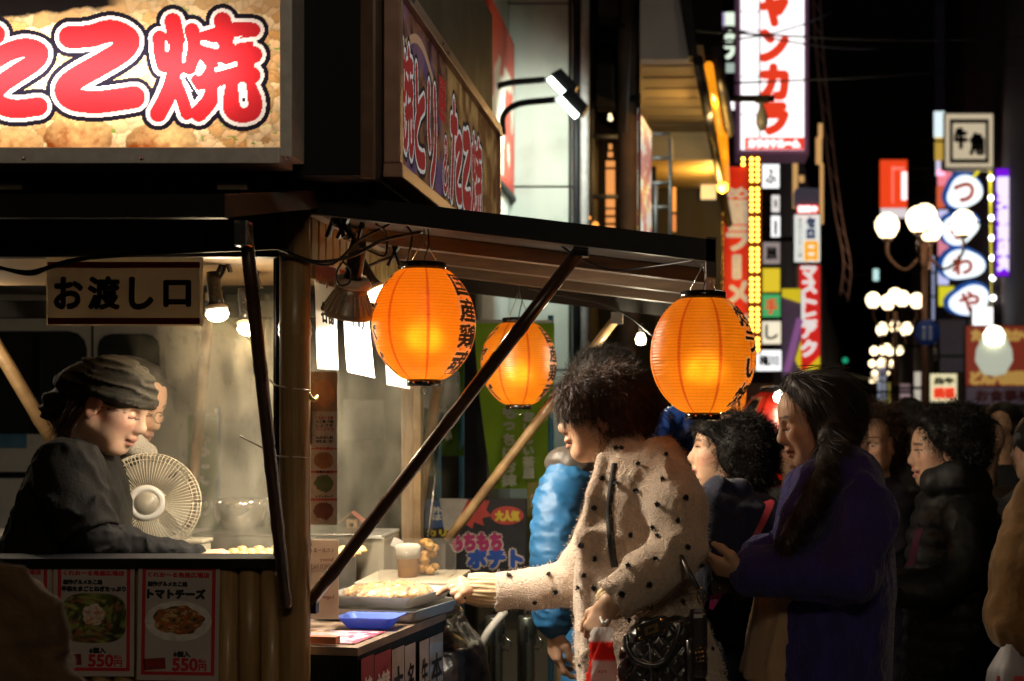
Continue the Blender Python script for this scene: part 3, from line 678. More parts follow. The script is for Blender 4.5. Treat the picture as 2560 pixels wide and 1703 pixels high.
def lantern(px, py, Y, me, label, hook, rz=0, power=2.7, lc=(1, .74, .4), group='orange paper lanterns under the awning', cat='lantern'):
    c = W(px, py, Y); o = empty('paper_lantern', c-[0, 0, LH+.017], label, cat, group)
    s = link('paper_shade', me, None, o, (0, 0, LH+.017)); s.rotation_euler = (0, 0, rz)
    MB().lathe([(.054, -.002), (.056, -.002), (.056, .017), (.05, .019), (.05, 0)], c+[0, 0, LH], seg=32, ends=False).build('top_ring', lacq, o)
    MB().lathe([(.04, -.017), (.0435, -.017), (.0435, .002), (.041, .002)], c-[0, 0, LH], seg=32).build('bottom_ring', lacq, o)
    for k in (-1, 1): MB().lathe([(0, 0), (.0035, 0), (.003, .002), (0, .003)], c+[k*.018, -.0405, -LH-.008], (0, -1, 0), 8).build('rivet', goldm, o)
    MB().tube([c+[.009*math.cos(a), 0, -LH-.028+.009*math.sin(a)] for a in np.linspace(0, 6.28, 17)], .0008, 0, 5).build('pull_ring', steel, o)
    top = c+[0, 0, LH+.017]; hk = np.array(hook)
    MB().tube([top+[-.035, 0, 0], top*.4+hk*.6+[-.004, 0, 0], hk], .0012, 0, 5).tube([top+[.035, 0, 0], top*.4+hk*.6+[.004, 0, 0], hk], .0012, 0, 5).build('hanging_wire', steel, o)
    tb('lamp_cord', smoothpath([c+[0, 0, .05], top+[0, 0, .0], top*.5+hk*.5+[.012, 0, 0], hk+[.01, 0, 0]]), .0022, rubber, o, 6)
    MB().lathe([(.0, -.03), (.018, -.024), (.026, 0), (.02, .02), (.012, .035), (0, .04)], c+[0, 0, -.03], seg=16).build('bulb', E('lantern_bulb', (1, .75, .25), 9.), o)
    point('bulb_light', c+[0, 0, -.03], power, lc, .03, o); return o
def awp(x, y): return (x, y, onaw(x, .012))
c1 = W(1060, 812, 3.60)
lantern(1060, 812, 3.60, lm1, 'orange paper lantern hanging nearest the bamboo corner post, over the beer display', awp(c1[0], 3.60))
c2 = W(1297, 910, 4.88); lantern(1297, 910, 4.88, lm1, 'orange paper lantern hanging in front of the green banner', awp(c2[0], 4.88), rz=.12)
c3 = W(1758, 890, 3.48); lantern(1758, 890, 3.48, lm3, 'orange paper lantern at the outer front corner of the awning', awp(.02, 3.48), rz=.05)
c4 = W(1772, 985, 4.9); lantern(1772, 985, 4.9, lm3, 'orange paper lantern at the outer rear corner of the awning, mostly hidden behind another', awp(.025, 4.9), rz=-.5)

# ================================================================== clip lamps (their light is made here)
darkm = M('dark_enamel', (.02, .018, .018), .3, metal=.3, var=.2, coat=.4)
ribm = M('reflector_ribs', (.32, .27, .22), .35, metal=.6, var=.2)
hot = E('lit_bulb_glass', (1, .84, .6), 14.)
def clip_lamp(mouth, d, label, power, s=1., ang=150, col=(1, .83, .6), big=False, clip=None, cone=False):
    m = np.array(mouth, float); d = np.array(d, float); d /= np.linalg.norm(d)
    o = empty('clip_lamp', m, label, 'lamp', 'clip lamps lighting the stall')
    up = -d
    if big:
        pr = [(.03, .075), (.038, .07), (.04, .058), (.062, .014), (.066, .004), (.064, 0)]
        b = MB().lathe([(a*s, h*s) for a, h in pr], m, up, 40, ends=False)
        b.build('reflector', ribm, o)
        rb = MB()
        R = np.array(Vector(up).to_track_quat('Z', 'Y').to_matrix())
        for k in range(26):
            a = k*2*math.pi/26; p = lambda r, h: m+R@np.array([r*s*math.cos(a), r*s*math.sin(a), h*s])
            rb.tube([p(.041, .058), p(.0635, .014)], .0018*s, 0, 5)
        rb.build('reflector_rib', M('rib_cream', (.5, .42, .33), .4, var=.1), o)
        MB().lathe([(.036*s, .07*s), (.044*s, .074*s), (.046*s, .084*s), (.04*s, .094*s), (.03*s, .095*s)], m, up, 32).build('collar', M('cream_ceramic', (.6, .5, .4), .35), o)
        MB().lathe([(.0, -.002), (.05*s, .0), (.058*s, .006*s)], m, d*-1, 32).build('bulb_face', hot, o)
    else:
        MB().lathe([(0, -.006), (.018*s, -.002), (.028*s, .004), (.034*s, .018*s), (.026*s, .034*s), (.018*s, .04*s)], m, up, 24).build('bulb', hot, o)
        MB().lathe([(.024*s, .032*s), (.032*s, .03*s), (.034*s, .038*s), (.024*s, .046*s)], m, up, 24).build('collar', MATS.get('cream_ceramic') or M('cream_ceramic', (.6, .5, .4), .35), o)
    h0 = .09*s if big else .044*s
    MB().lathe([(.0, h0+.1*s), (.018*s, h0+.1*s), (.021*s, h0+.08*s), (.021*s, h0+.02*s), (.026*s, h0), (0, h0)], m, up, 24).build('lamp_body', darkm, o)
    j = m+up*(h0+.06*s)
    cl = np.array(clip) if clip is not None else j+np.array([.03, 0, .07])*s
    tb('clip_arm', smoothpath([j, (j+cl)/2+[.012, 0, .006], cl]), .005*s, darkm, o, 8)
    cb = MB().box(cl-[.006, .012, .03], cl+[.002, .012, .03], R=rotm('Y', 25)).box(cl+[.004, -.012, -.03], cl+[.01, .012, .03], R=rotm('Y', -18)); cb.build('spring_clip', darkm, o)
    if big or cone: spot('lamp_light', m+d*.012, m+d, power, col, .03*s if big else .07, ang, .4, o)
    else: point('lamp_light', m+d*.03, power, col, .02*s, o)
    return o
clip_lamp(W(545, 800, 3.80), (.12, -.05, -.95), 'black clip lamp with glowing bulb right beside the white window sign', 4, .9, col=(1, .76, .45))
clip_lamp(W(622, 835, 3.98), (.1, .0, -.95), 'black clip lamp with glowing bulb behind the dark bamboo prop', 3.2, .9, col=(1, .76, .45))
clip_lamp(W(868, 785, 3.56), (-.22, .3, -.9), 'large ribbed reflector clip lamp pointing at the hanging paper menus', 42, 1.0, 140, (1, .9, .74), True, W(860, 570, 3.52))
clip_lamp(W(950, 748, 3.80), (.45, .0, -.8), 'silver clip lamp hidden behind the nearest orange lantern', 58, .9, 168, (1, .86, .66), False, W(985, 640, 3.8), True)
clip_lamp(W(1040, 730, 4.3), (.35, -.1, -.9), 'small clip lamp farther back on the serving side rail', 34, .9, 165, (1, .85, .62), False, W(1010, 650, 4.3), True)
clip_lamp((-2.3, 4.35, 1.70), (.1, .2, -.95), 'black clip lamp added out of view under the stall ceiling to light the van', 5, .9)  # extra lamp outside the view, put in to brighten the van side
# spare clips on the rail
for (px, py, Y, r) in ((830, 560, 3.5, 20), (880, 590, 3.62, -15)):
    p = W(px, py, Y); o = empty('spring_clamp', p, 'black spring clamp on the galvanised rail %s' % ('at its front end' if r > 0 else 'beside the large reflector lamp'), 'clamp', 'spring clamps on the rail')
    MB().box(p-[.004, .01, .035], p+[.004, .01, .035], R=rotm('Y', r)).build('jaw', darkm, o)
    MB().box(p+[.014, -.01, -.035], p+[.022, .01, .035], R=rotm('Y', -r)).build('jaw', darkm, o)
    MB().lathe([(0, -.012), (.008, -.012), (.008, .012), (0, .012)], p+[.009, 0, 0], (0, 1, 0), 12).build('spring', steel, o)
def cable(pts, r, label, name='cable'):
    return tag(tb(name, smoothpath(pts), r, rubber, None, 8), label, 'cable')
cable([W(-30, 665, 3.34), W(60, 680, 3.33), W(110, 672, 3.33), W(200, 648, 3.34), W(420, 632, 3.35), W(640, 622, 3.34), W(700, 622, 3.33), W(740, 640, 3.35), W(800, 655, 3.4), W(880, 640, 3.42), W(960, 600, 3.42), W(1055, 580, 3.5)], .0045, 'thick black cable slung along the window head to the lanterns')
cable([W(-30, 660, 3.33), W(70, 686, 3.325), W(130, 668, 3.325), W(230, 643, 3.33)], .004, 'second black cable drooping across the corner of the window sign')
cable([W(690, 620, 3.33), W(760, 650, 3.36), W(830, 660, 3.4), W(900, 600, 3.45), W(975, 560, 3.5)], .003, 'thin black cord passing over the bamboo corner post')
cable([W(1010, 555, 3.5), W(1030, 590, 3.52), W(1020, 640, 3.55), W(1005, 690, 3.62)], .003, 'black lamp cord dropping beside the nearest lantern')
cable([W(860, 650, 3.42), W(842, 680, 3.42), W(848, 712, 3.42), W(872, 708, 3.42), W(878, 680, 3.42), W(858, 655, 3.42)], .0025, 'loop of black cord hanging before the paper menus')
cable([W(940, 560, 3.45), W(965, 585, 3.5), W(960, 640, 3.5), W(900, 620, 3.45), W(850, 645, 3.44)], .003, 'tangled black cord around the reflector lamp')
cable([awp(-.38, 3.5), W(1370, 590, 3.6), W(1440, 640, 3.7), W(1530, 675, 3.75), W(1640, 665, 3.7), W(1740, 650, 3.52)], .003, 'black cord sagging under the awning toward the outer lantern')
cable([W(1320, 720, 4.85), W(1420, 742, 4.85), W(1500, 758, 4.85), W(1570, 790, 4.85), W(1632, 840, 4.9)], .0035, 'black cord behind the tan bamboo prop feeding a bare bulb')
p = W(1602, 848, 4.95); o = empty('bare_bulb', p, 'bare glowing bulb hanging behind the tan bamboo prop', 'bulb')
MB().lathe([(0, -.022), (.016, -.018), (.02, 0), (.014, .016), (.008, .024)], p, seg=16).build('glass', E('bare_bulb_glass', (1, .95, .62), 7.), o)
MB().lathe([(.009, .022), (.01, .024), (.01, .05), (.004, .055)], p, seg=12).build('socket', darkm, o); point('bulb_light', p-[0, .05, .03], 5, (1, .9, .62), .02, o); tb('flex', smoothpath([p+[0, 0, .05], W(1585, 800, 4.95), W(1540, 775, 4.95)]), .0025, rubber, o, 6)

# hanging paper menus
def hang_menu(corners, Y, label, title, tc):
    o = empty('paper_menu', W(corners[3][0], corners[3][1], Y), label, 'menu', 'paper menus hung on the serving side')
    A, B, C_, D_ = [W(px, py, Y+dy) for px, py, dy in corners]; n = 12
    V = []
    for i in range(n+1):
        for j in range(5):
            t = i/n; s = j/4; V.append((A*(1-s)+B*s)*(1-t)+(D_*(1-s)+C_*s)*t+np.array([0, .006*math.sin(t*5+s*2), 0]))
    MB().add(np.array(V), [(i*5+j, i*5+j+1, (i+1)*5+j+1, (i+1)*5+j) for i in range(n) for j in range(4)], 0, True).build('sheet', M('thin_paper', (.8, .77, .72), .7, var=.04, translucent=.35), o)
    w = np.linalg.norm(B-A); ux = (B-A)/w; dn = (D_-A); L = np.linalg.norm(dn); uy = -dn/L
    MB().add([A+ux*w*.05-uy*.004, B-ux*w*.05-uy*.004, B-ux*w*.05-uy*.045, A+ux*w*.05-uy*.045] + np.array([0, -.004, 0]), [(3, 2, 1, 0)]).build('band', M('faded_red', (.5, .12, .08), .6), o)
    lettering(title, A+ux*w*.12-uy*.06+[0, -.012, 0], ux, uy, w*.76, .03, M('orange_ink', (.6, .22, .08), .6), o, bold=.001)
    lettering(tc, A+ux*w*.3-uy*L*.55+[0, -.012, 0], ux, uy, w*.5, .05, ink, o, bold=.0015)
    lettering('500円', A+ux*w*.35-uy*L*.9+[0, -.012, 0], ux, uy, w*.4, .016, ink, o); return o
hang_menu([(782, 652, 0), (843, 668, 0), (845, 925, 0), (795, 922, 0)], 3.53, 'narrow white paper menu with red title beside the corner post', 'Takoyaki', '名物')
hang_menu([(846, 668, 0), (915, 690, 0), (936, 945, 0), (870, 930, 0)], 3.68, 'white paper menu behind the large reflector lamp, its bottom edge slanting', 'たこ焼', 'やわ')
hang_menu([(960, 800, 0), (1015, 815, 0), (1024, 972, 0), (968, 962, 0)], 3.95, 'white paper menu below the nearest lantern, showing only its lower corner', 'おでん', '大根')
# laminated side menu
o = empty('menu_strip', W(776, 1312, 3.475), 'tall laminated menu strip with food photos on the corner post', 'menu')
p = W(777, 1312, 3.475); q = W(843, 930, 3.475)
def strip(u, v):
    n = fbm(np.stack([u*5, v*24], -1), 4, 11); c = np.ones(u.shape+(3,))*np.array([.5, .4, .34])
    c[v > .74] = np.array([.36, .2, .13]); m = np.hypot((u-.5)/.4, (v-.86)/.09) < 1; c[m] = np.array([.5, .2, .09])
    for cy, col in ((.42, (.3, .13, .07)), (.27, (.1, .13, .06)), (.09, (.2, .07, .06))):
        m = np.hypot((u-.5)/.38, (v-cy)/.055)+.3*(n-.5) < 1; c[m] = np.array(col); r = (np.abs(v-cy-.075) < .005); c[r] = (.4, .04, .04)
    return c*(.7+.6*n[..., None])
panel('laminate', p, UX, UZ, q[0]-p[0], q[2]-p[2], 40, 150, strip, M('laminated_print', (1, 1, 1), .3, attr='Col', var=.05, coat=.4), o)
w = q[0]-p[0]; h = q[2]-p[2]
for i, (tx, zz) in enumerate((('くれおーる風', .69), ('たこ焼 六個', .665), ('しょうゆ', .64), ('ソースマヨ', .615), ('ねぎぽん酢', .56), ('明太子', .535), ('牛すじ煮込', .49), ('半熟たまご', .335), ('トマトチーズ', .175))):
    lettering(tx, p+[w*.2, -.001, h*zz], UX, UZ, w*.65, .0075, ink if i % 3 else red, o, bold=.0003)
bx('binder_clip', W(771, 1010, 3.46), W(779, 1110, 3.47), black, o, .001)
# plastic ties round the post
for z, dx in ((W(0, 965, 3.36)[2], .0), (W(0, 1135, 3.36)[2], .01)):
    pts = [W(665, 935, 3.42), W(682, 958, 3.39)+[0, 0, 0], (XP-.03, 3.372, z), (XP+.02, 3.368, z-.008), (XP+.038, 3.39, z-.01)]
    if dx: pts = [W(600, 1090, 3.42), W(676, 1130, 3.4), (XP-.03, 3.372, z-.006), (XP+.02, 3.368, z-.008), (XP+.038, 3.39, z-.012)]
    tag(tb('plastic_tie', smoothpath(pts), .0022, M('clear_twine', (.6, .5, .42), .3, var=.1), None, 6), 'plastic twine tied round the bamboo post %s' % ('at eye height, hanging loose' if dx else 'level with the cook bandana'), 'twine')
o = tag(tb('yellow_hook', smoothpath([W(768, 950, 3.44), W(772, 985, 3.4), W(785, 1000, 3.4), W(793, 992, 3.42)]), .005, M('yellow_plastic', (.55, .42, .08), .4), None, 8), 'curved yellow plastic hook on the corner post by the menu strip', 'hook')

# ================================================================== serving counter and what stands on it
ca = math.radians(-10); Rc = rotm('Z', -10); Cc = W(896, 1619, 3.42); ctop = Cc[2]
dC = np.array([math.sin(-ca), math.cos(ca), 0]); wC = np.array([-math.cos(ca), math.sin(-ca), 0])
def cp(a, b, z=0): return Cc+wC*a+dC*b+np.array([0, 0, z])
cnt = empty('serving_counter', cp(.1, .3)*[1, 1, 0], 'black slatted serving counter covered with posters on its side', 'counter')
def crb(name, a0, a1, b0, b1, z0, z1, mat, parent=cnt):
    return MB().prism([cp(a0, b0, z0), cp(a1, b0, z0), cp(a1, b1, z0), cp(a0, b1, z0)][::-1], (0, 0, z1-z0)).build(name, mat, parent)
crb('counter_body', .004, .36, .004, .6, -ctop, -.022, black); crb('counter_top', 0, .37, -.004, .61, -.02, 0, M('counter_laminate', (.24, .17, .12), .35, var=.2))
for i in range(24): crb('front_slat', .01+i*.0145, .021+i*.0145, -.002, .003, -ctop+.02, -.05, black)
def side_sheet(b0, b1, z0, z1, col, txt, tcol, name='side_poster'):
    o = bpy.data.objects
    s = MB().add([cp(-.002, b0, z0), cp(-.002, b1, z0), cp(-.002, b1, z1), cp(-.002, b0, z1)], [(0, 1, 2, 3)]).build(name, col, cnt)
    lettering(txt, cp(-.0035, b0+.012, z1-.05-.085*len(txt)), dC, UZ, (b1-b0)-.024, .085*len(txt), tcol, s, bold=.002, vertical=True); return s
rp = M('red_poster', (.4, .035, .03), .35, var=.12, coat=.3); wp = M('beige_poster', (.5, .42, .36), .4, var=.1, coat=.3)
side_sheet(.012, .09, -.6, -.03, rp, '韓国風', inkw); side_sheet(.094, .2, -.6, -.035, rp, '讃岐', inkw); side_sheet(.206, .29, -.6, -.04, wp, '大盛', ink)
side_sheet(.294, .37, -.6, -.045, wp, '名物串', ink); side_sheet(.40, .47, -.6, -.05, wp, '生姜', ink); side_sheet(.475, .58, -.6, -.05, M('clear_sleeve', (.45, .4, .36), .15, var=.1, coat=.6), '本日', ink)
# menu sheet and small things
ms = empty('counter_menu', cp(.18, .12), 'red-edged menu sheet lying flat on the serving counter', 'menu')
def menu_fn(u, v):
    n = fbm(np.stack([u*14, v*10], -1), 3, 31); c = np.ones(u.shape+(3,))*.72
    c[(u < .05) | (u > .95) | (v < .05) | (v > .95)] = (.6, .12, .08); c[(np.abs((v*6) % 1-.5) > .42) & (u > .3) & (n > .42)] = (.45, .2, .5)
    c[(np.hypot((u-.4)/.3, (v-.28)/.08) < 1)] = (.35, .32, .06); c[(np.hypot((u-.35)/.25, (v-.85)/.08) < 1)] = (.6, .35, .12); c[(n > .62) & (u > .72)] = (.6, .15, .2)
    return c*(.8+.4*n[..., None])
panel('sheet', cp(.36, .035, .003), -wC, dC, .335, .20, 60, 40, menu_fn, M('menu_print', (1, 1, 1), .25, attr='Col', var=.05, coat=.5), ms)
bt = empty('brick_block', cp(.13, .012), 'small reddish-brown wooden bar weighing down the counter menu', 'block')
MB().prism([cp(.06, .004, .0045), cp(.24, .004, .0045), cp(.24, .03, .0045), cp(.06, .03, .0045)][::-1], (0, 0, .018)).build('bar', M('red_brown_wood', (.4, .13, .06), .5, var=.15), bt)
wh = empty('wire_holder', cp(.17, .035), 'thin wire note holder with a round brown foot on the counter', 'holder')
MB().lathe([(0, 0), (.011, 0), (.012, .006), (.008, .01), (0, .011)], cp(.17, .038, .0225), seg=16).build('foot', M('brown_foot', (.25, .12, .07), .5), wh)
tb('wire', smoothpath([cp(.17, .038, .03), cp(.172, .04, .08), cp(.176, .042, .14)]), .0009, steel, wh, 5)
MB().box(cp(.172, .04, .09)-[.006, .004, 0], cp(.172, .04, .21)+[.006, .004, 0], R=rotm('Y', 3)).build('clip', black, wh)
bd = empty('blue_tray', cp(.12, .2), 'shallow blue plastic tray on the serving counter in front of the steel pan', 'tray')
def pan(name, c, L, D, H, t, fl, mat, parent, ang, floor=True):
    R = rotm('Z', ang); Z = lambda x, y, z: np.array(c)+R@np.array([x, y, z]); mb = MB()
    def ring(l, d, z, rr=.012):
        out = []
        for sx, sy, a0 in ((1, -1, -90), (1, 1, 0), (-1, 1, 90), (-1, -1, 180)):
            for a in (0, 30, 60, 90):
                q = math.radians(a0+a); out.append(Z(sx*(l/2-rr)+rr*math.cos(q), sy*(d/2-rr)+rr*math.sin(q), z))
        return out
    rings = [ring(L-2*fl, D-2*fl, 0), ring(L, D, H-.002), ring(L+.016, D+.016, H), ring(L+.016, D+.016, H-.003), ring(L-2*t+.004, D-2*t+.004, H-.002), ring(L-2*fl-2*t, D-2*fl-2*t, t)]
    n = 16; V = np.array(sum(rings, [])); f = [(i*n+j, i*n+(j+1) % n, (i+1)*n+(j+1) % n, (i+1)*n+j) for i in range(5) for j in range(n)]
    f += [tuple(range(n-1, -1, -1)), tuple(range(5*n, 6*n))]; mb.add(V, f, 0); return mb.build(name, mat, parent)
pan('tray_body', [W(926, 0, 3.735)[0], 3.735, ctop+.0035], .15, .1, .03, .003, .02, M('blue_plastic', (.13, .22, .7), .3, var=.05, translucent=.3), bd, -8)
tc = W(935, 1530, 3.93); tz = ctop+.002
st = empty('steel_pan', (-.845, 3.97, tz), 'stainless steel pan heaped with chopped food under cling film', 'pan')
tcx = -.845
pan('lower_pan', (tcx, 3.97, tz), .285, .29, .034, .003, .012, M('pan_steel', (.7, .68, .64), .3, metal=.65, var=.12, vs=9), st, -15); pan('upper_pan', (tcx-.005, 3.975, tz+.036), .265, .27, .031, .003, .014, MATS['pan_steel'], st, -15)
fd = SDF().ell((tcx-.005, 3.975, tz+.063), (.122, .124, .024), rotm('Z', -15), k=.01)
sdf_obj('food_heap', fd, M('chopped_food', (.6, .34, .15), .35, var=.8, vs=45, bump=.8, bs=110, coat=.6), st, .004, lambda P: .02*(fbm(P*75, 3, 2)-.5))
sh = SDF().ell((tcx, 3.975, tz+.07), (.142, .145, .014), rotm('Z', -15), k=.01)
film = M('cling_film', (.9, .9, .9), .06, var=.02, alpha=.08, spec=1., coat=1.)
sdf_obj('cling_film', sh, film, st, .005, lambda P: .01*(fbm(P*40, 3, 8)-.5))
# acrylic display case with beer
dcY = 4.28; a = W(945, 1500, dcY); b = W(1113, 1362, dcY); zc = .90
dc = empty('display_case', ((a[0]+b[0])/2, dcY+.1, zc), 'clear acrylic display case holding a beer sample', 'display case')
bx('shelf', (a[0]-.06, dcY-.05, zc-.02), (b[0]+.03, dcY+.3, zc), cream, dc)
acr = M('acrylic', (.85, .8, .7), .05, var=.02, alpha=.06, spec=.9, coat=1.)
for lo, hi in (((a[0], dcY, zc), (b[0], dcY+.003, b[2])), ((a[0], dcY+.2, zc), (b[0], dcY+.203, b[2])), ((a[0], dcY+.003, zc), (a[0]+.003, dcY+.2, b[2])), ((b[0]-.003, dcY+.003, zc), (b[0], dcY+.2, b[2])), ((a[0], dcY, b[2]), (b[0], dcY+.203, b[2]+.003))):
    bx('acrylic_pane', lo, hi, acr, dc, 0)
bpos = np.array([W(1020, 1480, dcY+.09)[0], dcY+.09, zc])
bg_ = empty('beer_glass', bpos, 'plastic cup of amber beer with thick white foam', 'beer')
MB().lathe([(.026, 0), (.03, .004), (.033, .055), (.0335, .058)], bpos, seg=24).build('beer', M('amber_beer', (.75, .36, .03), .1, var=.1, emit=0, translucent=.6), bg_)
MB().lathe([(.0335, .058), (.037, .075), (.0385, .095), (.03, .102), (0, .105)], bpos, seg=24).build('foam', M('beer_foam', (.85, .8, .68), .8, var=.05, bump=.2), bg_)
MB().lathe([(.028, -.001), (.0395, .1), (.041, .1), (.03, 0)], bpos, seg=24, ends=False).build('cup', acr, bg_)
sk = empty('skewer_sample', bpos+[.05, .05, 0], 'heap of golden fried skewers behind the beer cup', 'food sample')
s_ = SDF()
for i in range(16): s_.ell(bpos+[.055+random.uniform(-.025, .02), .06+random.uniform(-.02, .03), random.uniform(.01, .1)], (.016, .015, .013), k=.006)
sdf_obj('fried_pieces', s_, M('fried_batter', (.55, .3, .08), .5, var=.4, vs=80, bump=.5), sk, .003)
tg = empty('price_tag', bpos+[-.045, .01, 0], 'white price card leaning on the beer cup', 'card')
MB().box(bpos+[-.05, -.002, .09], bpos+[-.018, 0, .118], R=rotm('Y', 25)).build('card', paper, tg)
# placard seen from its back
pl = empty('drink_placard', W(806, 1545, 3.62), 'tan drink placard whose lettering reads reversed from this side', 'placard')
p = W(768, 1548, 3.62); q = W(846, 1350, 3.62)
bx('card', (p[0], 3.62, p[2]), (q[0], 3.623, q[2]), M('placard_card', (.55, .42, .3), .5, var=.06, translucent=.3), pl, 0)
brn = M('brown_ink', (.22, .12, .08), .6)
for tx, w, zz in (('くれおーる', .05, .17), ('Suntory', .035, .145), ('PREMIUM MALTS', .062, .128), ('Lager', .03, .05)): lettering(tx, (q[0]-.012, 3.619, p[2]+zz), -UX, UZ, w, .011, brn, pl, bold=.0005)
MB().add([(p[0]+.0, 3.6185, p[2]), (p[0]+.003, 3.6185, p[2]), (p[0]+.003, 3.6185, q[2]), (p[0], 3.6185, q[2])], [(0, 1, 2, 3)]).build('edge_line', brn, pl)
# little bird house ornament on the rear counter
bh = empty('bird_house', W(880, 1330, 4.75)*[1, 1, 0]+[0, 0, 1.0], 'tiny ornamental bird house with red roof on the rear counter', 'ornament')
c = W(882, 1330, 4.75); c[2] = 1.0
bx('house_body', c+[-.018, -.015, .001], c+[.018, .015, .05], wood, bh, .002)
for sx, r in ((-1, -38), (1, 38)): MB().box(c+[sx*.022-.03, -.025, .055], c+[sx*.022+.03, .025, .059], R=rotm('Y', r)).build('roof_board', M('red_roof', (.45, .14, .1), .5) if sx > 0 else wood, bh)
MB().lathe([(0, 0), (.007, 0), (.007, .002), (0, .002)], c+[0, -.0155, .032], (0, -1, 0), 12).build('entrance_hole', black, bh)
# electric fan
fc = W(372, 1258, 4.02); fn = empty('electric_fan', (fc[0], fc[1]+.06, .955), 'white electric fan with wire guard blowing inside the stall', 'fan')
Rf = rotm('Z', 14)@rotm('X', -4)
def fp(x, y, z): return fc+Rf@np.array([x, y, z])
ivory = M('ivory_plastic', (.72, .63, .47), .35, var=.06)
gd = MB(); R0 = .14
for k in range(78):
    a = k*2*math.pi/78+.01; gd.tube([fp(.045*math.cos(a), -.05, .045*math.sin(a)), fp(.1*math.cos(a+.03), -.052, .1*math.sin(a+.03)), fp(.132*math.cos(a+.05), -.03, .132*math.sin(a+.05)), fp(R0*math.cos(a+.05), -.005, R0*math.sin(a+.05))], .00095, 0, 5)
gd.build('guard_spoke', ivory, fn)
for r, y in ((R0, -.004), (.134, -.026), (.122, -.037)):
    tb('guard_ring', [fp(r*math.cos(a), y, r*math.sin(a)) for a in np.linspace(0, 6.2832, 49)], .0024 if r == R0 else .0012, ivory, fn, 6)
rg = MB()
for k in range(60):
    a = k*2*math.pi/60; rg.tube([fp(R0*math.cos(a), 0, R0*math.sin(a)), fp(.12*math.cos(a), .05, .12*math.sin(a)), fp(.05*math.cos(a), .06, .05*math.sin(a))], .0009, 0, 5)
rg.build('rear_guard', ivory, fn)
nrm = Rf@np.array([0, -1, 0])
MB().lathe([(.05, 0), (.05, .006), (.036, .009), (.034, .005)], fp(0, -.048, 0), nrm, 32).build('hub_ring', white, fn)
MB().lathe([(.034, 0), (.033, .008), (.022, .016), (0, .02)], fp(0, -.048, 0), nrm, 32).build('hub_cap', M('grey_cap', (.35, .31, .24), .3, var=.1, coat=.4), fn)
for k in range(4):
    a0 = k*math.pi/2; V = []
    for i in range(6):
        for j in range(6):
            r = .02+.095*i/5; a = a0+(j/5-.5)*(.5+.9*i/5); V.append(fp(r*math.cos(a), -.01+.03*(j/5-.5), r*math.sin(a)))
    MB().add(V, [(i*6+j, i*6+j+1, (i+1)*6+j+1, (i+1)*6+j) for i in range(5) for j in range(5)], 0, True).build('blade', M('blade_grey', (.3, .27, .2), .3, var=.1), fn)
MB().lathe([(.0, -.05), (.035, -.045), (.045, -.01), (.04, .04), (.02, .055)], fp(0, .07, 0), Rf@np.array([0, 1, 0]), 24).build('motor', ivory, fn)
tb('stand', [fp(0, .09, 0), fp(0, .1, -.06), np.array([fc[0], fc[1]+.1, 1.0]), np.array([fc[0], fc[1]+.1, .956])], .016, ivory, fn)
MB().lathe([(.08, 0), (.08, .01), (.03, .02), (0, .022)], (fc[0], fc[1]+.1, .956), seg=32).build('stand_base', ivory, fn)
# takoyaki iron plate, batter box, steel shelf
gp = empty('griddle', W(590, 1385, 3.85)*[1, 1, 0]+[0, 0, .956], 'black cast iron takoyaki griddle steaming beside the cook hand', 'griddle')
A = W(520, 1400, 3.75); B = W(690, 1400, 3.75)
bx('griddle_body', (A[0], 3.6, .957), (-1.07, 4.0, 1.02), M('cast_iron', (.02, .018, .016), .45, var=.3, vs=20, bump=.2), gp, .006)
bt_ = M('cooking_batter', (.6, .38, .15), .45, var=.3, vs=50, bump=.3)
for i in range(5):
    for j in range(8): MB().lathe([(.0, .019), (.012, .016), (.018, .006), (.02, 0)], (A[0]+.035+j*.0468, 3.64+i*.07, 1.02), seg=12).build('takoyaki_ball', bt_, gp)
bb = empty('batter_box', W(455, 1390, 4.1)*[1, 1, 0]+[0, 0, .956], 'cream plastic batter box behind the griddle', 'box')
bx('box_body', (W(470, 0, 4.1)[0], 4.06, .957), (W(517, 0, 4.1)[0], 4.14, 1.03), ivory, bb, .006); bx('lid', (W(466, 0, 4.1)[0], 4.055, 1.031), (W(521, 0, 4.1)[0], 4.145, 1.042), ivory, bb, .004)
sv = empty('steel_shelf', (-1.25, 4.5, .0), 'stainless steel shelf edge running behind the griddle', 'shelf')
bx('shelf_top', (W(480, 0, 4.4)[0], 4.4, 1.022), (-1.045, 4.65, 1.03), steel, sv, .002); bx('shelf_front', (W(480, 0, 4.4)[0], 4.405, .06), (-1.045, 4.415, 1.021), M('shelf_sheet', (.3, .28, .24), .35, metal=.7, var=.2), sv, .002)
gb = empty('glass_bowl', W(590, 1240, 4.55), 'shiny clear bowl on the shelf reflecting the lamps', 'bowl')
cb = W(600, 1235, 4.52); cb[2] = 1.031; MB().lathe([(.04, .0), (.07, .03), (.085, .075), (.088, .1), (.083, .1), (.065, .035), (.03, .006), (0, .005)], cb, seg=32, ends=False).build('bowl_body', M('bowl_steel', (.5, .45, .38), .12, metal=.9, var=.1), gb)
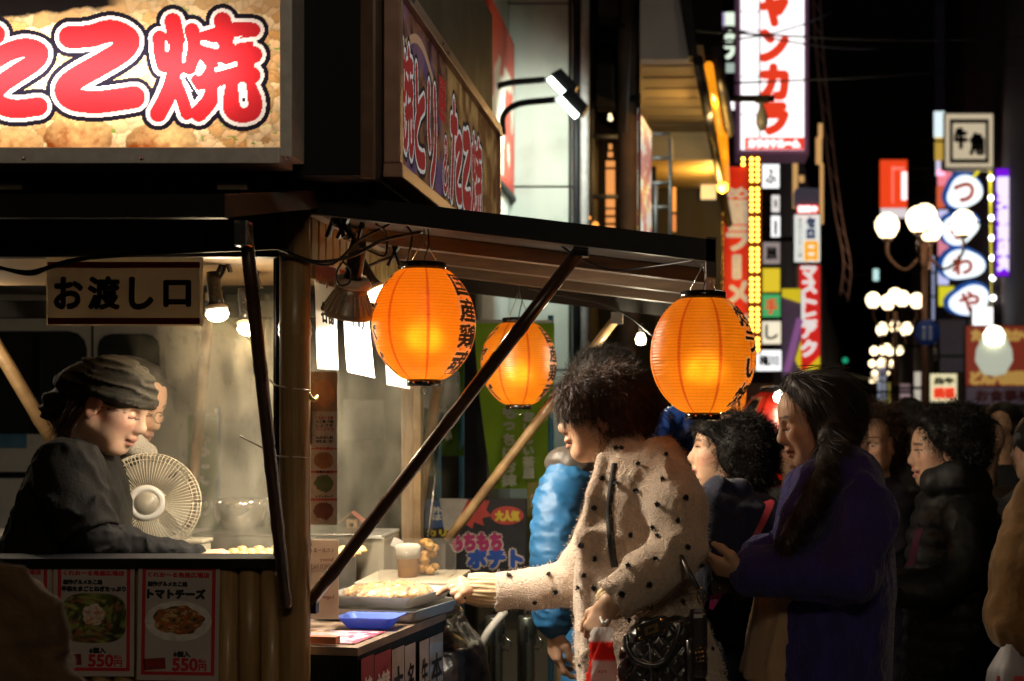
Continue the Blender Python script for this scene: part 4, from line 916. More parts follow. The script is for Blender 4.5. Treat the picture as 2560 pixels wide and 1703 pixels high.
# ================================================================== people
skin = M('skin', (1, 1, 1), .5, attr='Col', var=.07, vs=40, bump=.06, bs=400, spec=.35)
def headR(yaw, pitch=0, roll=0): return rotm('Z', yaw)@rotm('Y', pitch)@rotm('X', roll)
def add_head(sd, c, R, s=1., smile=0., male=False, neck=None, down=False):
    c = np.array(c, float); p = lambda x, y, z: c+R@(np.array([x, y, z])*s); e = lambda o, r, k=.02, m='a': sd.ell(p(*o), np.array(r)*s, R, k*s, m)
    e((-.012, 0, .035), (.097, .075, .082)); e((.022, 0, -.03), (.068, .062, .082), .03); e((.04, 0, .045), (.05, .058, .05), .03)
    e((.064, 0, -.094), (.021, .024, .019), .03)
    for y in (-1, 1):
        sd.cap(p(.05, y*.02, -.092), p(-.012, y*.052, -.05), .019*s, .02*s, .03*s)
        e((.055, y*.04, -.018), (.03, .024, .026), .025)
        e((.04, y*.045, -.055), (.03, .018, .03), .02)
        sd.cap(p(.083, y*.012, .026), p(.068, y*.046, .026), .010*s, .009*s, .016*s)
        e((.0875, y*.033, .004), (.012, .016, .012), .012, 's')
        e((.0735, y*.032, .003), (.0125, .0145, .0115), .004)
        e((.094, y*.0125, -.034), (.010, .0075, .0075), .008)
        e((-.006, y*.077, -.004), (.02, .009, .032), .008); e((-.002, y*.086, -.002), (.011, .006, .02), .005, 's')
        e((-.012, y*.08, -.03), (.009, .006, .01), .008)
    sd.cap(p(.084, 0, .02), p(.102, 0, -.024), .0085*s, .0125*s, .014*s); e((.1, 0, -.027), (.0115, .0125, .0105), .012)
    e((.091, 0, -.0585), (.0115, .021+.006*smile, .0065), .007); e((.088, 0, -.0735-.004*smile), (.0115, .018+.004*smile, .0075), .007)
    if smile > .5: e((.1, 0, -.066), (.014, .015, .0035), .004, 's')
    e((.083, 0, -.048), (.012, .018, .014), .015)
    nb = np.array(neck) if neck is not None else p(-.04, 0, -.19)
    sd.cap(p(-.022, 0, -.06), nb, .052*s, .056*s, .035*s)
    return lambda P: skin_col((np.asarray(P)-c)@R/s, male, smile, down)
SK = np.array([.6, .36, .235])
def skin_col(q, male=False, smile=0., down=False):
    C = np.ones((len(q), 3))*SK; x, y, z = q.T; ay = np.abs(y)
    inh = (np.abs(x) < .2) & (ay < .2) & (np.abs(z) < .2)
    def mix(m, col, w=1.): C[m & inh] = C[m & inh]*(1-w)+np.array(col)*w
    mix((np.hypot((ay-.045)/.028, (z+.022)/.026) < 1) & (x > .02), (.62, .29, .2), .45)
    mix((ay > .066) & (np.hypot((x+.004)/.026, (z+.006)/.04) < 1), (.6, .27, .18), .5)
    mix((np.hypot(ay/(.022+.006*smile), (z+.0655)/(.0155+.003*smile)) < 1) & (x > .06), (.45, .17, .13), .7)
    mix((np.abs(z+.066) < .0022) & (ay < .021) & (x > .06), (.12, .03, .03), .9)
    if smile > .5: mix((np.hypot(ay/.012, (z+.0655)/.003) < 1) & (x > .06), (.6, .55, .48), .9)
    if not down: mix((np.hypot((ay-.032)/.015, (z-.002)/.0034) < 1) & (x > .05), (.5, .45, .4), .9)
    if not down: mix((np.hypot((ay-.031)/.0056, (z-.002)/.0042) < 1) & (x > .05), (.015, .009, .007), 1.)
    lid = .0035+.005*np.sqrt(np.clip(1-((ay-.032)/.02)**2, 0, 1)) if not down else -.004-.003*np.sqrt(np.clip(1-((ay-.032)/.02)**2, 0, 1)); mix((np.abs(z-.003-lid) < .0023) & (np.abs(ay-.032) < .019) & (x > .045), (.02, .012, .01), 1.)
    bz = .024+.007*np.sqrt(np.clip(1-((ay-.033)/.03)**2, 0, 1)); mix((np.abs(z-bz) < .0033) & (ay > .012) & (ay < .055) & (x > .03), (.035, .02, .015), .85)
    mix((np.hypot((ay-.0065)/.0045, (z+.037)/.003) < 1) & (x > .085), (.15, .05, .04), .9)
    if male: mix((z < -.045) & (z > -.13) & (x > .02) & (ay < .06), (.3, .2, .15), .3)
    return C
def finger(sd, pts, r=.0085, k=.006):
    n = len(pts); sd.chain(pts, np.linspace(r, r*.78, n), k)
def hand(sd, wr, d, n, side, curl=(35, 40, 45, 50), thumb=20, s=1., spread=5):
    """wr wrist, d wrist->knuckles, n palm normal; side=+1 puts the thumb at n x d"""
    wr = np.array(wr, float); d = np.array(d, float); d /= np.linalg.norm(d); n = np.array(n, float); n -= d*(n@d); n /= np.linalg.norm(n); l = np.cross(n, d)*side
    kn = []
    for i, (o, L) in enumerate(((.026, .088), (.008, .092), (-.010, .087), (-.026, .078))):
        k_ = wr+(d*L+l*o)*s; kn.append(k_); sd.cap(wr+l*o*.6*s, k_, .0135*s, .0115*s, .016)
    for i, (k_, ln) in enumerate(zip(kn, ((.042, .026, .02), (.047, .029, .021), (.043, .027, .02), (.034, .021, .018)))):
        a = math.radians(curl[i]); dd = d+l*math.tan(math.radians(spread*(1.5-i)))*.5; p = [k_]; ang = 0
        for j, q in enumerate(ln):
            ang += a*(.8 if j == 0 else 1.); v = dd*math.cos(ang)+n*math.sin(ang); p.append(p[-1]+v/np.linalg.norm(v)*q*s)
        finger(sd, p, .0088*s if i < 3 else .0078*s)
    t0 = wr+(d*.025+l*.022)*s; t1 = t0+(d*.03+l*.024+n*.012)*s; t2 = t1+(d*.03+l*.006+n*math.sin(math.radians(thumb))*.03)*s; t3 = t2+(d*.024+n*math.sin(math.radians(thumb))*.02)*s
    sd.chain([t0, t1, t2, t3], [.015*s, .012*s, .010*s, .0085*s], .012)
    return kn
def strands(V, N, count, length, curl=0., flow=(0, 0, -1), lift=.004, seg=7, jit=.35, rad=.006):
    i = RNG.integers(0, len(V), count); P = V[i]+RNG.normal(size=(count, 3))*.003; n = N[i]; fl = np.array(flow, float)
    if callable(flow): fl = flow(P)
    t = fl-n*(n*fl).sum(-1, keepdims=True); t /= np.linalg.norm(t, axis=1)[:, None]+1e-6; t = t+RNG.normal(size=t.shape)*jit; t /= np.linalg.norm(t, axis=1)[:, None]
    b = np.cross(t, n); L = length*RNG.uniform(.5, 1.2, (count, 1)); ph = RNG.uniform(0, 6.28, (count, 1)); out = []
    for k in range(seg):
        u = k/(seg-1); q = P+t*L*u+n*lift*math.sin(u*2.2)
        if curl: q = q+rad*(np.cos(ph+curl*u)*b+np.sin(ph+curl*u)*n)
        out.append(q)
    return np.stack(out, 1)
hairblk = M('black_hair', (.009, .007, .006), .55, var=.4, vs=60, spec=.4)
hairbrn = M('dark_brown_hair', (.045, .02, .011), .55, var=.5, vs=50, spec=.4)
def hair_obj(sd, parent, mat, count, length, curl=0., vox=.006, disp=.012, flow=(0, 0, -1), jit=.35, w=.0013, lift=.006, rad=.006, seg=7, ds=34, xt=None):
    V, Fc = sd.mesh(vox, (lambda P: disp*(fbm(P*ds, 3, 3)-.5)) if disp else None)
    N = vnormals(V, Fc); S_ = strands(V, N, count, length, curl, flow, lift, seg, jit, rad)
    if xt is not None: S_ = np.vstack([S_, xt])
    return ribbons('hair', S_, w, mat, parent, (V, Fc))
def folds(P, amp=.012, sc=(9, 9, 5), seed=1):
    n = fbm(P*np.array(sc), 3, seed); r = 1-np.abs(2*n-1)*2.2; return -amp*np.clip(r, 0, 1)**2
def legs(o, x, y, col, z=.6, w=.07, name='trousers'):
    sd = SDF()
    for s_ in (-1, 1): sd.chain([(x+s_*.015, y+s_*.09, z), (x, y+s_*.1, .45), (x, y+s_*.1, .1)], [w+.02, w, w-.01], .02)
    sdf_obj(name, sd, col, o, .014)
    for s_ in (-1, 1):
        sh = SDF().ell((x-.03, y+s_*.1, .045), (.125, .045, .045), k=.01); sh.half((0, 0, .008), (0, 0, -1)); sdf_obj('shoe', sh, M('black_shoe', (.015, .013, .012), .4), o, .01)
def person(px, Y, label): return empty('person', ((px-VX)/F*Y, Y, 0), label, 'person')
def secs(Y, rows): return [(EYE+(VY-py)/F*Y, ((a+b)/2-VX)/F*Y, Y+(r[1] if isinstance(r, tuple) else 0), (b-a)/2/F*Y, r[0] if isinstance(r, tuple) else r) for py, a, b, r in rows]
def inner(sd, Y, rows, k=.03): return sd.loft([(z, cx, cy, max(.03, rx-.045), max(.03, ry-.045)) for z, cx, cy, rx, ry in secs(Y, rows)], k)
def raycast(bvh, px, py):
    d = Vector(((px-VX)/F, 1., (VY-py)/F)); h = bvh.ray_cast(Vector((0, 0, EYE)), d.normalized()); return (np.array(h[0]), np.array(h[1])) if h[0] is not None else (None, None)
darkcloth = M('black_trousers', (.015, .015, .018), .8)
# ---------------------------------------------------------------- woman in the cream coat
o = person(1590, 3.8, 'woman in cream bouclé coat with black tufts pointing at the food'); W1 = o
rows = [(1098, 1548, 1604, .075), (1112, 1515, 1640, .12), (1140, 1500, 1678, .165), (1180, 1495, 1702, .185), (1240, 1474, 1714, .19), (1320, 1452, 1724, .19), (1400, 1446, 1726, .19), (1500, 1440, 1745, .2), (1600, 1443, 1780, .21), (1703, 1451, 1815, .22), (1850, 1455, 1835, .23)]
b = SDF(); hc = W(1503, 1040, 3.78); hR = headR(184, 4)
colf = add_head(b, hc, hR, 1., neck=W(1555, 1165, 3.8)); inner(b, 3.8, rows)
wrF = W(1182, 1470, 3.90)
b.chain([W(1560, 1200, 3.93), W(1425, 1465, 3.95), W(1240, 1478, 3.91), wrF], [.04, .038, .032, .026], .02)
P_ = lambda px, py, Y=3.95: W(px, py, Y-.05)
# pointing hand
for (x_, y_, dy) in ((1153, 1450, .0), (1152, 1459, -.018), (1155, 1470, -.034), (1159, 1482, -.046)): b.cap(wrF+[0, -.006, -.002], P_(x_, y_, 3.95+dy), .017, .0115, .014)
finger(b, [P_(1154, 1450), P_(1130, 1461), P_(1112, 1473), P_(1095, 1486)], .0088)
finger(b, [P_(1152, 1459, 3.932), P_(1127, 1470, 3.92), P_(1133, 1484, 3.93), P_(1147, 1488, 3.935)], .009)
finger(b, [P_(1155, 1470, 3.916), P_(1133, 1483, 3.905), P_(1141, 1495, 3.915), P_(1153, 1496, 3.92)], .009)
finger(b, [P_(1159, 1482, 3.904), P_(1144, 1496, 3.895), P_(1150, 1505, 3.905), P_(1160, 1503, 3.91)], .008)
b.chain([P_(1168, 1462, 3.965), P_(1150, 1476, 3.975), P_(1134, 1482, 3.965)], [.013, .011, .009], .012)
# near arm and hand gripping the bag loop
wrN = W(1524, 1508, 3.48)
b.chain([W(1650, 1180, 3.66), W(1700, 1370, 3.57), wrN], [.045, .04, .027], .02)
hand(b, wrN, (-.52, -.12, -.85), (.4, .85, -.3), 1, (62, 66, 70, 74), 30, .84)
sdf_obj('body', b, skin, o, .0036, col=colf)
ct = SDF(); ct.loft(secs(3.8, rows), .03)
for pts in ([(1512, 1150), (1482, 1240), (1463, 1330), (1462, 1430), (1468, 1560), (1472, 1703)], [(1530, 1160), (1508, 1250), (1494, 1330), (1492, 1430), (1500, 1540)], [(1545, 1150), (1552, 1260), (1556, 1340), (1552, 1420)]):
    q = [W(px, py, 3.665+.03*(i == 0)) for i, (px, py) in enumerate(pts)]; ct.chain(q, [.02]+[.017]*(len(q)-1), .012)
ct.chain([W(1545, 1122, 3.72), W(1575, 1100, 3.76), W(1605, 1108, 3.86)], [.026, .03, .028], .015); ct.chain([W(1520, 1145, 3.72), W(1545, 1120, 3.72)], [.02, .026], .012)
ct.chain([W(1648, 1168, 3.69), W(1690, 1270, 3.6), W(1700, 1372, 3.565), W(1615, 1440, 3.525), W(1536, 1500, 3.5)], [.074, .07, .064, .057, .051], .02, flat=True)
ct.chain([W(1560, 1230, 3.93), W(1430, 1462, 3.95), W(1240, 1478, 3.912)], [.066, .055, .049], .02, flat=True)
ct.half(W(1240, 1478, 3.955), (-1, -.05, .02), 'i') if False else None
def coatdisp(P): return folds(P, .010, (10, 9, 6), 5)+.004*(fbm(P*120, 2, 4)-.5)
creamc = M('cream_boucle', (.72, .56, .44), .9, var=.14, vs=120, bump=.9, bs=230, sheen=.5)
co, cV, cF = sdf_obj('coat', ct, creamc, o, .0055, coatdisp)
cN = vnormals(cV, cF); vis = cV[:, 2] > .55
ribbons('coat_fuzz', strands(cV[vis], cN[vis], 26000, .006, 0, (0, 0, -1), .004, 3, 1.2), .0011, M('cream_fuzz', (.72, .58, .46), .9, var=.1), o)
bvW = BVHTree.FromPolygons([tuple(v) for v in cV], [tuple(f) for f in cF])
# tufts
tm = None
def tuft_mesh():
    me = bpy.data.meshes.new('tuft'); V = []; Fc = []
    for k in range(11):
        a = k*.571*2; d = np.array([math.cos(a), math.sin(a), random.uniform(.3, .9)]); L = random.uniform(.007, .011); s_ = np.cross(d, (0, 0, 1)); s_ = s_/np.linalg.norm(s_)*.0016
        i = len(V); m = d*L*.6+[0, 0, .003]; e = d*L*np.array([1, 1, .35]); V += [s_, -s_, m+s_, m-s_, e]; Fc += [(i, i+1, i+3, i+2), (i+2, i+3, i+4)]
    i = len(V); bm = bmesh.new(); bmesh.ops.create_icosphere(bm, subdivisions=1, radius=1)
    for v in bm.verts: V.append(np.array(v.co)*[.0055, .004, .003]+[0, 0, .002])
    bm.verts.index_update(); Fc += [tuple(i+w.index for w in f.verts) for f in bm.faces]; bm.free()
    me.from_pydata([tuple(v) for v in V], [], Fc); me.materials.append(M('black_yarn', (.01, .009, .01), .8)); return me
tms = [tuft_mesh() for _ in range(4)]
tp = [(905, 500), (930, 503), (1005, 572), (1130, 530), (1120, 640), (997, 690), (838, 634), (1215, 727), (1097, 757), (800, 770), (1188, 828), (965, 897), (1095, 900), (1230, 950), (743, 942), (807, 1005), (963, 1040), (1085, 1008), (755, 1080), (733, 1140), (805, 1140), (925, 1168), (1052, 1122), (620, 1155), (527, 1203), (410, 1085), (768, 1270), (1052, 1222), (1203, 1203), (958, 1278), (740, 1495), (1395, 1535), (1340, 1420), (1355, 1290), (1290, 1030), (590, 1080), (1075, 862), (905, 655)]
for i, (a, c) in enumerate(tp):
    h, n = raycast(bvW, 1050+a*.5438, 850+c*.5438)
    if h is None: continue
    t = link('tuft', tms[i % 4], None, o, Vector(h-base(o)+n*.001)); q = Vector(n).to_track_quat('Z', 'Y').to_euler(); t.rotation_euler = q; s_ = random.uniform(.85, 1.2); t.scale = (s_*random.uniform(.8, 1.3), s_, s_)
for i in RNG.integers(0, len(cV), 60):                      # the rest of the coat, out of view
    if cN[i][1] > .2 and cV[i][2] > .5:
        t = link('tuft', tms[i % 4], None, o, Vector(cV[i]-base(o))); t.rotation_euler = Vector(cN[i]).to_track_quat('Z', 'Y').to_euler()
# sweater cuffs
rib = M('ribbed_knit', (.72, .52, .3), .85, var=.12, vs=40, bump=.3, bs=90, sheen=.3)
def ribcuff(a, b_, r1, r2, n=22):
    a = np.array(a); b_ = np.array(b_); ax = b_-a; L = np.linalg.norm(ax); ax /= L; u = np.cross(ax, (0, 0, 1.)); u /= np.linalg.norm(u); w = np.cross(ax, u); mb = MB(); V = []; N_ = n*4
    for i in range(7):
        t = i/6; r = r1+(r2-r1)*t+.0035*math.sin(t*math.pi)
        for j in range(N_): g = r+.0016*math.cos(j*2*math.pi/4)+.0012*math.sin(j*.7+i); ang = j*2*math.pi/N_; V.append(a+ax*L*t+g*(math.cos(ang)*u+math.sin(ang)*w*1.12))
    mb.add(V, [(i*N_+j, i*N_+(j+1) % N_, (i+1)*N_+(j+1) % N_, (i+1)*N_+j) for i in range(6) for j in range(N_)], 0, True); mb.build('sweater_cuff', rib, o)
ribcuff(W(1252, 1478, 3.913), W(1167, 1472, 3.9), .040, .035); ribcuff(W(1550, 1490, 3.5), W(1512, 1520, 3.5), .037, .033)
legs(o, W(1640, 0, 3.8)[0], 3.8, darkcloth)
h = SDF(); h.ell(W(1522, 1000, 3.8), (.108, .112, .088), k=.02).ell(W(1565, 1030, 3.82), (.075, .1, .082), k=.03).ell(W(1448, 1000, 3.76), (.05, .085, .062), k=.03).ell(W(1540, 1065, 3.74), (.045, .04, .05), k=.03)
hair_obj(h, o, hairbrn, 16000, .055, 6, .006, .026, flow=(.25, 0, -1), jit=.42, w=.0011, lift=.005, rad=.004, seg=9, ds=30)
# ---------------------------------------------------------------- handbag and carrier bag
hb = empty('handbag', W(1650, 1703, 3.5), 'black quilted leather handbag with gold clasp hanging at the cream coat', 'bag')
lea = M('black_patent_leather', (.03, .027, .028), .3, var=.2, coat=.4, spec=.8, bump=.03); BY = 3.46
s_ = SDF(); s_.loft(secs(BY, [(1545, 1600, 1760, .05), (1580, 1560, 1765, .065), (1640, 1545, 1766, .075), (1760, 1540, 1768, .08)]), .03)
def quilt(P):
    a_ = lambda q: np.exp(-((np.abs(q % 1-.5))/.13)**2)
    return .0045*np.maximum(a_((P[:, 0]+P[:, 2]*.8)/.04), a_((P[:, 0]-P[:, 2]*.8)/.04))
    a = (P[:, 0]+P[:, 2]*.9)/.032; c = (P[:, 0]-P[:, 2]*.9)/.032; return .008*np.maximum(np.abs((a % 1)-.5), np.abs((c % 1)-.5))**3*8-.003
sdf_obj('bag_body', s_, lea, hb, .003, lambda P: quilt(P)*1.0)
def bp(px, py, d=0.): return W(px, py, BY-.078-d)
pl_ = [bp(1588, 1565), bp(1662, 1538), bp(1672, 1578), bp(1594, 1606)]; MB().prism(np.array(pl_)[::-1], (0, -.008, 0)).build('clasp_flap', lea, hb)
def cq(u, v, d): a = pl_[0]*(1-u)+pl_[1]*u; c = pl_[3]*(1-u)+pl_[2]*u; return a*(1-v)+c*v+np.array([0, -.009-d, 0])
MB().prism(np.array([cq(.28, .25, 0), cq(.72, .25, 0), cq(.72, .75, 0), cq(.28, .75, 0)])[::-1], (0, -.004, 0)).build('clasp_plate', goldm, hb)
MB().prism(np.array([cq(.38, .4, .004), cq(.6, .4, .004), cq(.6, .62, .004), cq(.38, .62, .004)])[::-1], (0, -.002, 0)).build('clasp_latch', lea, hb)
for u, v in ((.12, .25), (.12, .8), (.88, .2), (.88, .78)): MB().lathe([(0, 0), (.005, 0), (.0045, .003), (0, .0045)], cq(u, v, -.001), (0, -1, 0), 10).build('stud', goldm, hb)
tb('handle', smoothpath([bp(1565, 1588, .01), bp(1570, 1622, .02), bp(1592, 1652, .025), bp(1635, 1663, .025), bp(1668, 1645, .02), bp(1690, 1600, .015), bp(1700, 1560, .005)]), .0075, lea, hb, 10)
for px in (1628, 1722): MB().tube([bp(px, 1600, .002), bp(px+2, 1650, .004), bp(px+2, 1720, .004)], .0065, 0, 6).build('strap_band', M('grey_leather', (.06, .055, .055), .25, coat=.8), hb)
bx('end_gusset', W(1722, 1700, BY-.05), W(1768, 1520, BY+.04), lea, hb, .012)
ch = [W(1700, 1385, 3.5), W(1722, 1430, 3.45), W(1744, 1470, 3.44)]; tb('shoulder_strap', smoothpath(ch), .0065, lea, hb, 8)
tb('snap_hook', [W(1752+9*math.cos(a), 1488+19*math.sin(a), 3.44) for a in np.linspace(0, 6.28, 17)], .002, goldm, hb, 6)
kc = MB()
for i in range(4):
    A = W(1737+i*9, 1622+i*-1.5, 3.37); B = W(1743+i*9, 1655-i*1.5, 3.37); kc.tube([A, B], .0009, 0, 5); A = W(1737+i*2, 1622+i*11, 3.37); B = W(1764+i*2, 1617+i*11, 3.37); kc.tube([A, B], .0009, 0, 5)
kc.build('charm', goldm, hb)
# strap crossing the chest lies on the coat
pts = []
for px, py in ((1540, 1158), (1534, 1200), (1528, 1245), (1525, 1290), (1528, 1340), (1533, 1390), (1538, 1418)):
    h_, n_ = raycast(bvW, px, py); pts.append(h_+n_*.002)
pts = smoothpath(pts, 4); sd_ = np.array([.0095, 0, 0]); n = len(pts); V = np.vstack([pts-sd_, pts+sd_, pts-sd_+[0, -.003, 0], pts+sd_+[0, -.003, 0]])
MB().add(V, [(2*n+i, 3*n+i, 3*n+i+1, 2*n+i+1) for i in range(n-1)]+[(i, 2*n+i, 2*n+i+1, i+1) for i in range(n-1)]+[(n+i, n+i+1, 3*n+i+1, 3*n+i) for i in range(n-1)], 0, True).build('chest_strap', M('black_webbing', (.015, .013, .014), .6), hb)
cb_ = empty('carrier_bag', W(1505, 1703, 3.46), 'white and red plastic carrier bag dangling from her near hand', 'bag')
V = []; C = []; rowsb = [(1555, 1508, 10), (1575, 1506, 23), (1600, 1506, 27), (1640, 1505, 29), (1690, 1503, 33), (1790, 1500, 38)]; nb = 28
for zi in range(31):
    py = 1568+zi*8; cx = np.interp(py, [r[0] for r in rowsb], [r[1] for r in rowsb]); hw = np.interp(py, [r[0] for r in rowsb], [r[2] for r in rowsb])
    for j in range(nb):
        a = j*2*math.pi/nb; f_ = 1+.16*math.sin(3*a+py*.05)+.13*math.sin(7*a+py*.11)+.08*math.sin(11*a-py*.2); p = W(cx+hw*math.cos(a)*f_, py, 3.44+.0008*hw*math.sin(a)*f_)
        V.append(p); C.append((.75, .03, .02) if 1606 < py < 1652 or (math.cos(a) < -.75 and py > 1652) else (.72, .68, .66))
me = bpy.data.meshes.new('bag_film'); fast_mesh(me, np.array(V)-base(cb_), np.array([(i*nb+j, i*nb+(j+1) % nb, (i+1)*nb+(j+1) % nb, (i+1)*nb+j) for i in range(30) for j in range(nb)]), True); setcol(me, np.array(C))
link('bag_film', me, M('carrier_film', (1, 1, 1), .25, attr='Col', var=.1, translucent=.35, coat=.5), cb_)
lettering('apa', W(1494, 1685, 3.36), UX, UZ, .022, .009, red, cb_); tb('bag_loop', smoothpath([W(1508, 1560, 3.44), W(1502, 1545, 3.46), W(1512, 1530, 3.47), W(1520, 1548, 3.46), W(1511, 1560, 3.44)]), .004, M('white_film', (.7, .68, .66), .35, translucent=.3), cb_, 8)
# ---------------------------------------------------------------- man in the blue puffer jacket
o = person(1560, 4.5, 'man in bright blue puffer jacket standing behind the cream coat')
rows = [(1095, 1560, 1650, .08), (1120, 1470, 1700, .13), (1155, 1415, 1728, .16), (1300, 1400, 1735, .17), (1500, 1400, 1740, .18), (1680, 1405, 1742, .18), (1800, 1410, 1735, .17)]
b = SDF(); colf = add_head(b, W(1502, 975, 4.55), headR(148, 8), 1.02, male=True, neck=W(1570, 1130, 4.5)); inner(b, 4.5, rows)
wr = W(1388, 1560, 4.16); b.chain([W(1440, 1160, 4.3), W(1375, 1370, 4.16), wr], [.045, .04, .03], .02)
hand(b, wr, (-.0, .0, -1), (.9, .45, 0), -1, (28, 34, 40, 46), 25, 1.06); sdf_obj('body', b, skin, o, .005, col=colf)
bluej = M('blue_nylon', (.018, .1, .23), .5, var=.14, vs=9, bump=.18, bs=26, spec=.4)
j_ = SDF(); j_.loft(secs(4.5, rows[1:]), .02, fn=lambda P, a: .014*np.abs(np.sin(P[..., 2]*math.pi/.075))-.01)
ap = smoothpath([W(1435, 1165, 4.3), W(1395, 1260, 4.2), W(1385, 1370, 4.15), W(1388, 1480, 4.15), W(1392, 1545, 4.15)], 4)
for i, p in enumerate(ap[::1]):
    j_.ell(p, (.074-.0006*i, .074, .044), rotm('Y', 8 if i < 6 else -6), k=.011)
j_.cap(W(1392, 1540, 4.15), W(1390, 1556, 4.15), .05, .046, .004)
sdf_obj('jacket', j_, bluej, o, .006, lambda P: folds(P, .006, (12, 12, 26), 7)+.004*(fbm(P*30, 3, 2)-.5))
yk = SDF(); yk.loft(secs(4.49, [(1112, 1500, 1700, .13), (1125, 1440, 1722, .16), (1160, 1405, 1735, .185), (1190, 1402, 1738, .185)]), .02); yk.ell(W(1432, 1158, 4.3), (.082, .085, .05), k=.03); sdf_obj('yoke', yk, M('taupe_nylon', (.06, .05, .042), .5, var=.1), o, .007, lambda P: folds(P, .006, (20, 20, 24), 3))
cl = SDF(); cl.chain([W(1540, 1125, 4.36), W(1640, 1085, 4.4), W(1700, 1062, 4.46), W(1735, 1110, 4.55), W(1700, 1130, 4.64)], [.04, .045, .05, .05, .045], .03); sdf_obj('hood', cl, M('navy_nylon', (.008, .03, .14), .4, var=.15), o, .007, lambda P: folds(P, .012, (18, 18, 18), 9))
legs(o, W(1570, 0, 4.5)[0], 4.5, darkcloth)
h = SDF(); h.ell(W(1512, 958, 4.55), (.121, .118, .118), k=.02).ell(W(1535, 985, 4.58), (.1, .095, .1), k=.02); hair_obj(h, o, hairblk, 4000, .035, 0, .008, .008, flow=(.3, 0, .4), jit=.5)
# ---------------------------------------------------------------- older woman in navy
o = person(1830, 4.2, 'older woman with short black curly hair in navy coat beside the outer lantern')
rows = [(1215, 1790, 1880, .075), (1238, 1758, 1925, .13), (1262, 1738, 1948, .17), (1310, 1724, 1962, .19), (1500, 1716, 1985, .2), (1703, 1712, 1990, .21), (1850, 1712, 1990, .21)]
b = SDF(); colf = add_head(b, W(1818, 1133, 4.2), headR(176, -6), 1., smile=.6, neck=W(1840, 1260, 4.2)); inner(b, 4.2, rows); sdf_obj('body', b, skin, o, .0045, col=colf)
navy = M('navy_wool', (.008, .011, .034), .85, var=.2, vs=60, bump=.3, bs=200, sheen=.35)
c_ = SDF(); c_.loft(secs(4.2, rows), .03); c_.chain([W(1768, 1240, 4.1), W(1790, 1228, 4.08), W(1850, 1225, 4.1)], [.03, .034, .034], .02); c_.chain([W(1790, 1290, 4.06), W(1800, 1440, 4.0), W(1760, 1520, 3.98)], [.075, .065, .055], .03)
sdf_obj('coat', c_, navy, o, .007, lambda P: folds(P, .01, (9, 9, 7), 4)); legs(o, W(1840, 0, 4.2)[0], 4.2, darkcloth)
h = SDF(); h.ell(W(1856, 1115, 4.2), (.1, .115, .098), k=.02).ell(W(1870, 1165, 4.2), (.085, .105, .075), k=.02).ell(W(1785, 1075, 4.2), (.05, .07, .035), k=.03); hair_obj(h, o, hairblk, 7000, .035, 7, .007, .02, jit=.8, lift=.01)
sb = empty('shoulder_bag', W(1900, 1450, 4.0), 'dark shoulder bag on a crimson strap against the navy coat', 'bag')
crim = M('crimson_strap', (.28, .02, .035), .5, var=.1)
n = 2; q = [W(1918, 1252, 4.04), W(1925, 1262, 4.02), W(1905, 1310, 3.985), W(1885, 1350, 3.97), W(1860, 1420, 3.96)]; q = smoothpath(q, 5); sdv = np.array([.012, 0, .004]); nn = len(q)
MB().add(np.vstack([q-sdv, q+sdv]), [(i, nn+i, nn+i+1, i+1) for i in range(nn-1)], 0, True).build('strap', crim, sb)
s_ = SDF().loft(secs(3.98, [(1420, 1790, 1880, .03), (1480, 1780, 1885, .04), (1600, 1780, 1890, .045)]), .02); sdf_obj('bag_body', s_, darkcloth, sb, .007)
# ---------------------------------------------------------------- woman in the purple coat
o = person(2060, 3.85, 'woman with long dark hair in fuzzy purple coat looking at her wallet')
rows = [(1120, 2075, 2130, .07), (1138, 2035, 2150, .11), (1165, 2003, 2172, .15), (1230, 1968, 2204, .185), (1320, 1945, 2226, .2), (1420, 1925, 2236, .2), (1520, 1908, 2236, .21), (1703, 1905, 2228, .22), (1900, 1900, 2226, .22)]
b = SDF(); hc = W(2040, 1052, 3.85); colf = add_head(b, hc, headR(183, 14), 1., neck=W(2070, 1190, 3.85), down=True); inner(b, 3.85, rows)
wn = W(1868, 1432, 3.6); b.chain([W(2130, 1210, 3.7), W(2125, 1420, 3.62), wn], [.045, .04, .026], .02); hand(b, wn, (-.9, .05, .2), (.1, .55, .6), 1, (30, 34, 36, 40), 25, .9)
wf = W(1890, 1385, 3.85); b.chain([W(2010, 1230, 3.98), W(1985, 1420, 3.98), wf], [.045, .038, .026], .02); hand(b, wf, (-.9, -.15, -.35), (-.1, .1, -1), -1, (25, 30, 34, 38), 25, .9)
sdf_obj('body', b, skin, o, .0042, col=colf)
purp = M('purple_mohair', (.034, .025, .165), .85, var=.3, vs=26, stretch=(1, 1, .35), bump=.6, bs=150, sheen=.3)
c_ = SDF(); c_.loft(secs(3.85, rows), .03); c_.chain([W(2120, 1205, 3.71), W(2150, 1300, 3.64), W(2120, 1425, 3.6), W(1890, 1432, 3.6)], [.085, .082, .072, .058], .04); c_.chain([W(2020, 1230, 3.98), W(1980, 1420, 3.98), W(1905, 1388, 3.88)], [.07, .06, .05], .03)
c_.chain([W(2085, 1150, 3.74), W(2030, 1190, 3.69), W(1975, 1280, 3.66), W(1945, 1390, 3.665)], [.03, .026, .022, .02], .012)
po, pV, pF = sdf_obj('coat', c_, purp, o, .006, lambda P: folds(P, .012, (9, 9, 6), 8)); pN = vnormals(pV, pF)
ribbons('coat_fuzz', strands(pV, pN, 5000, .007, 0, (0, 0, -1), .006, 4, .9), .0009, M('purple_fuzz', (.035, .022, .16), .9, var=.2, spec=.1), o)
bvP = BVHTree.FromPolygons([tuple(v) for v in pV], [tuple(f) for f in pF])
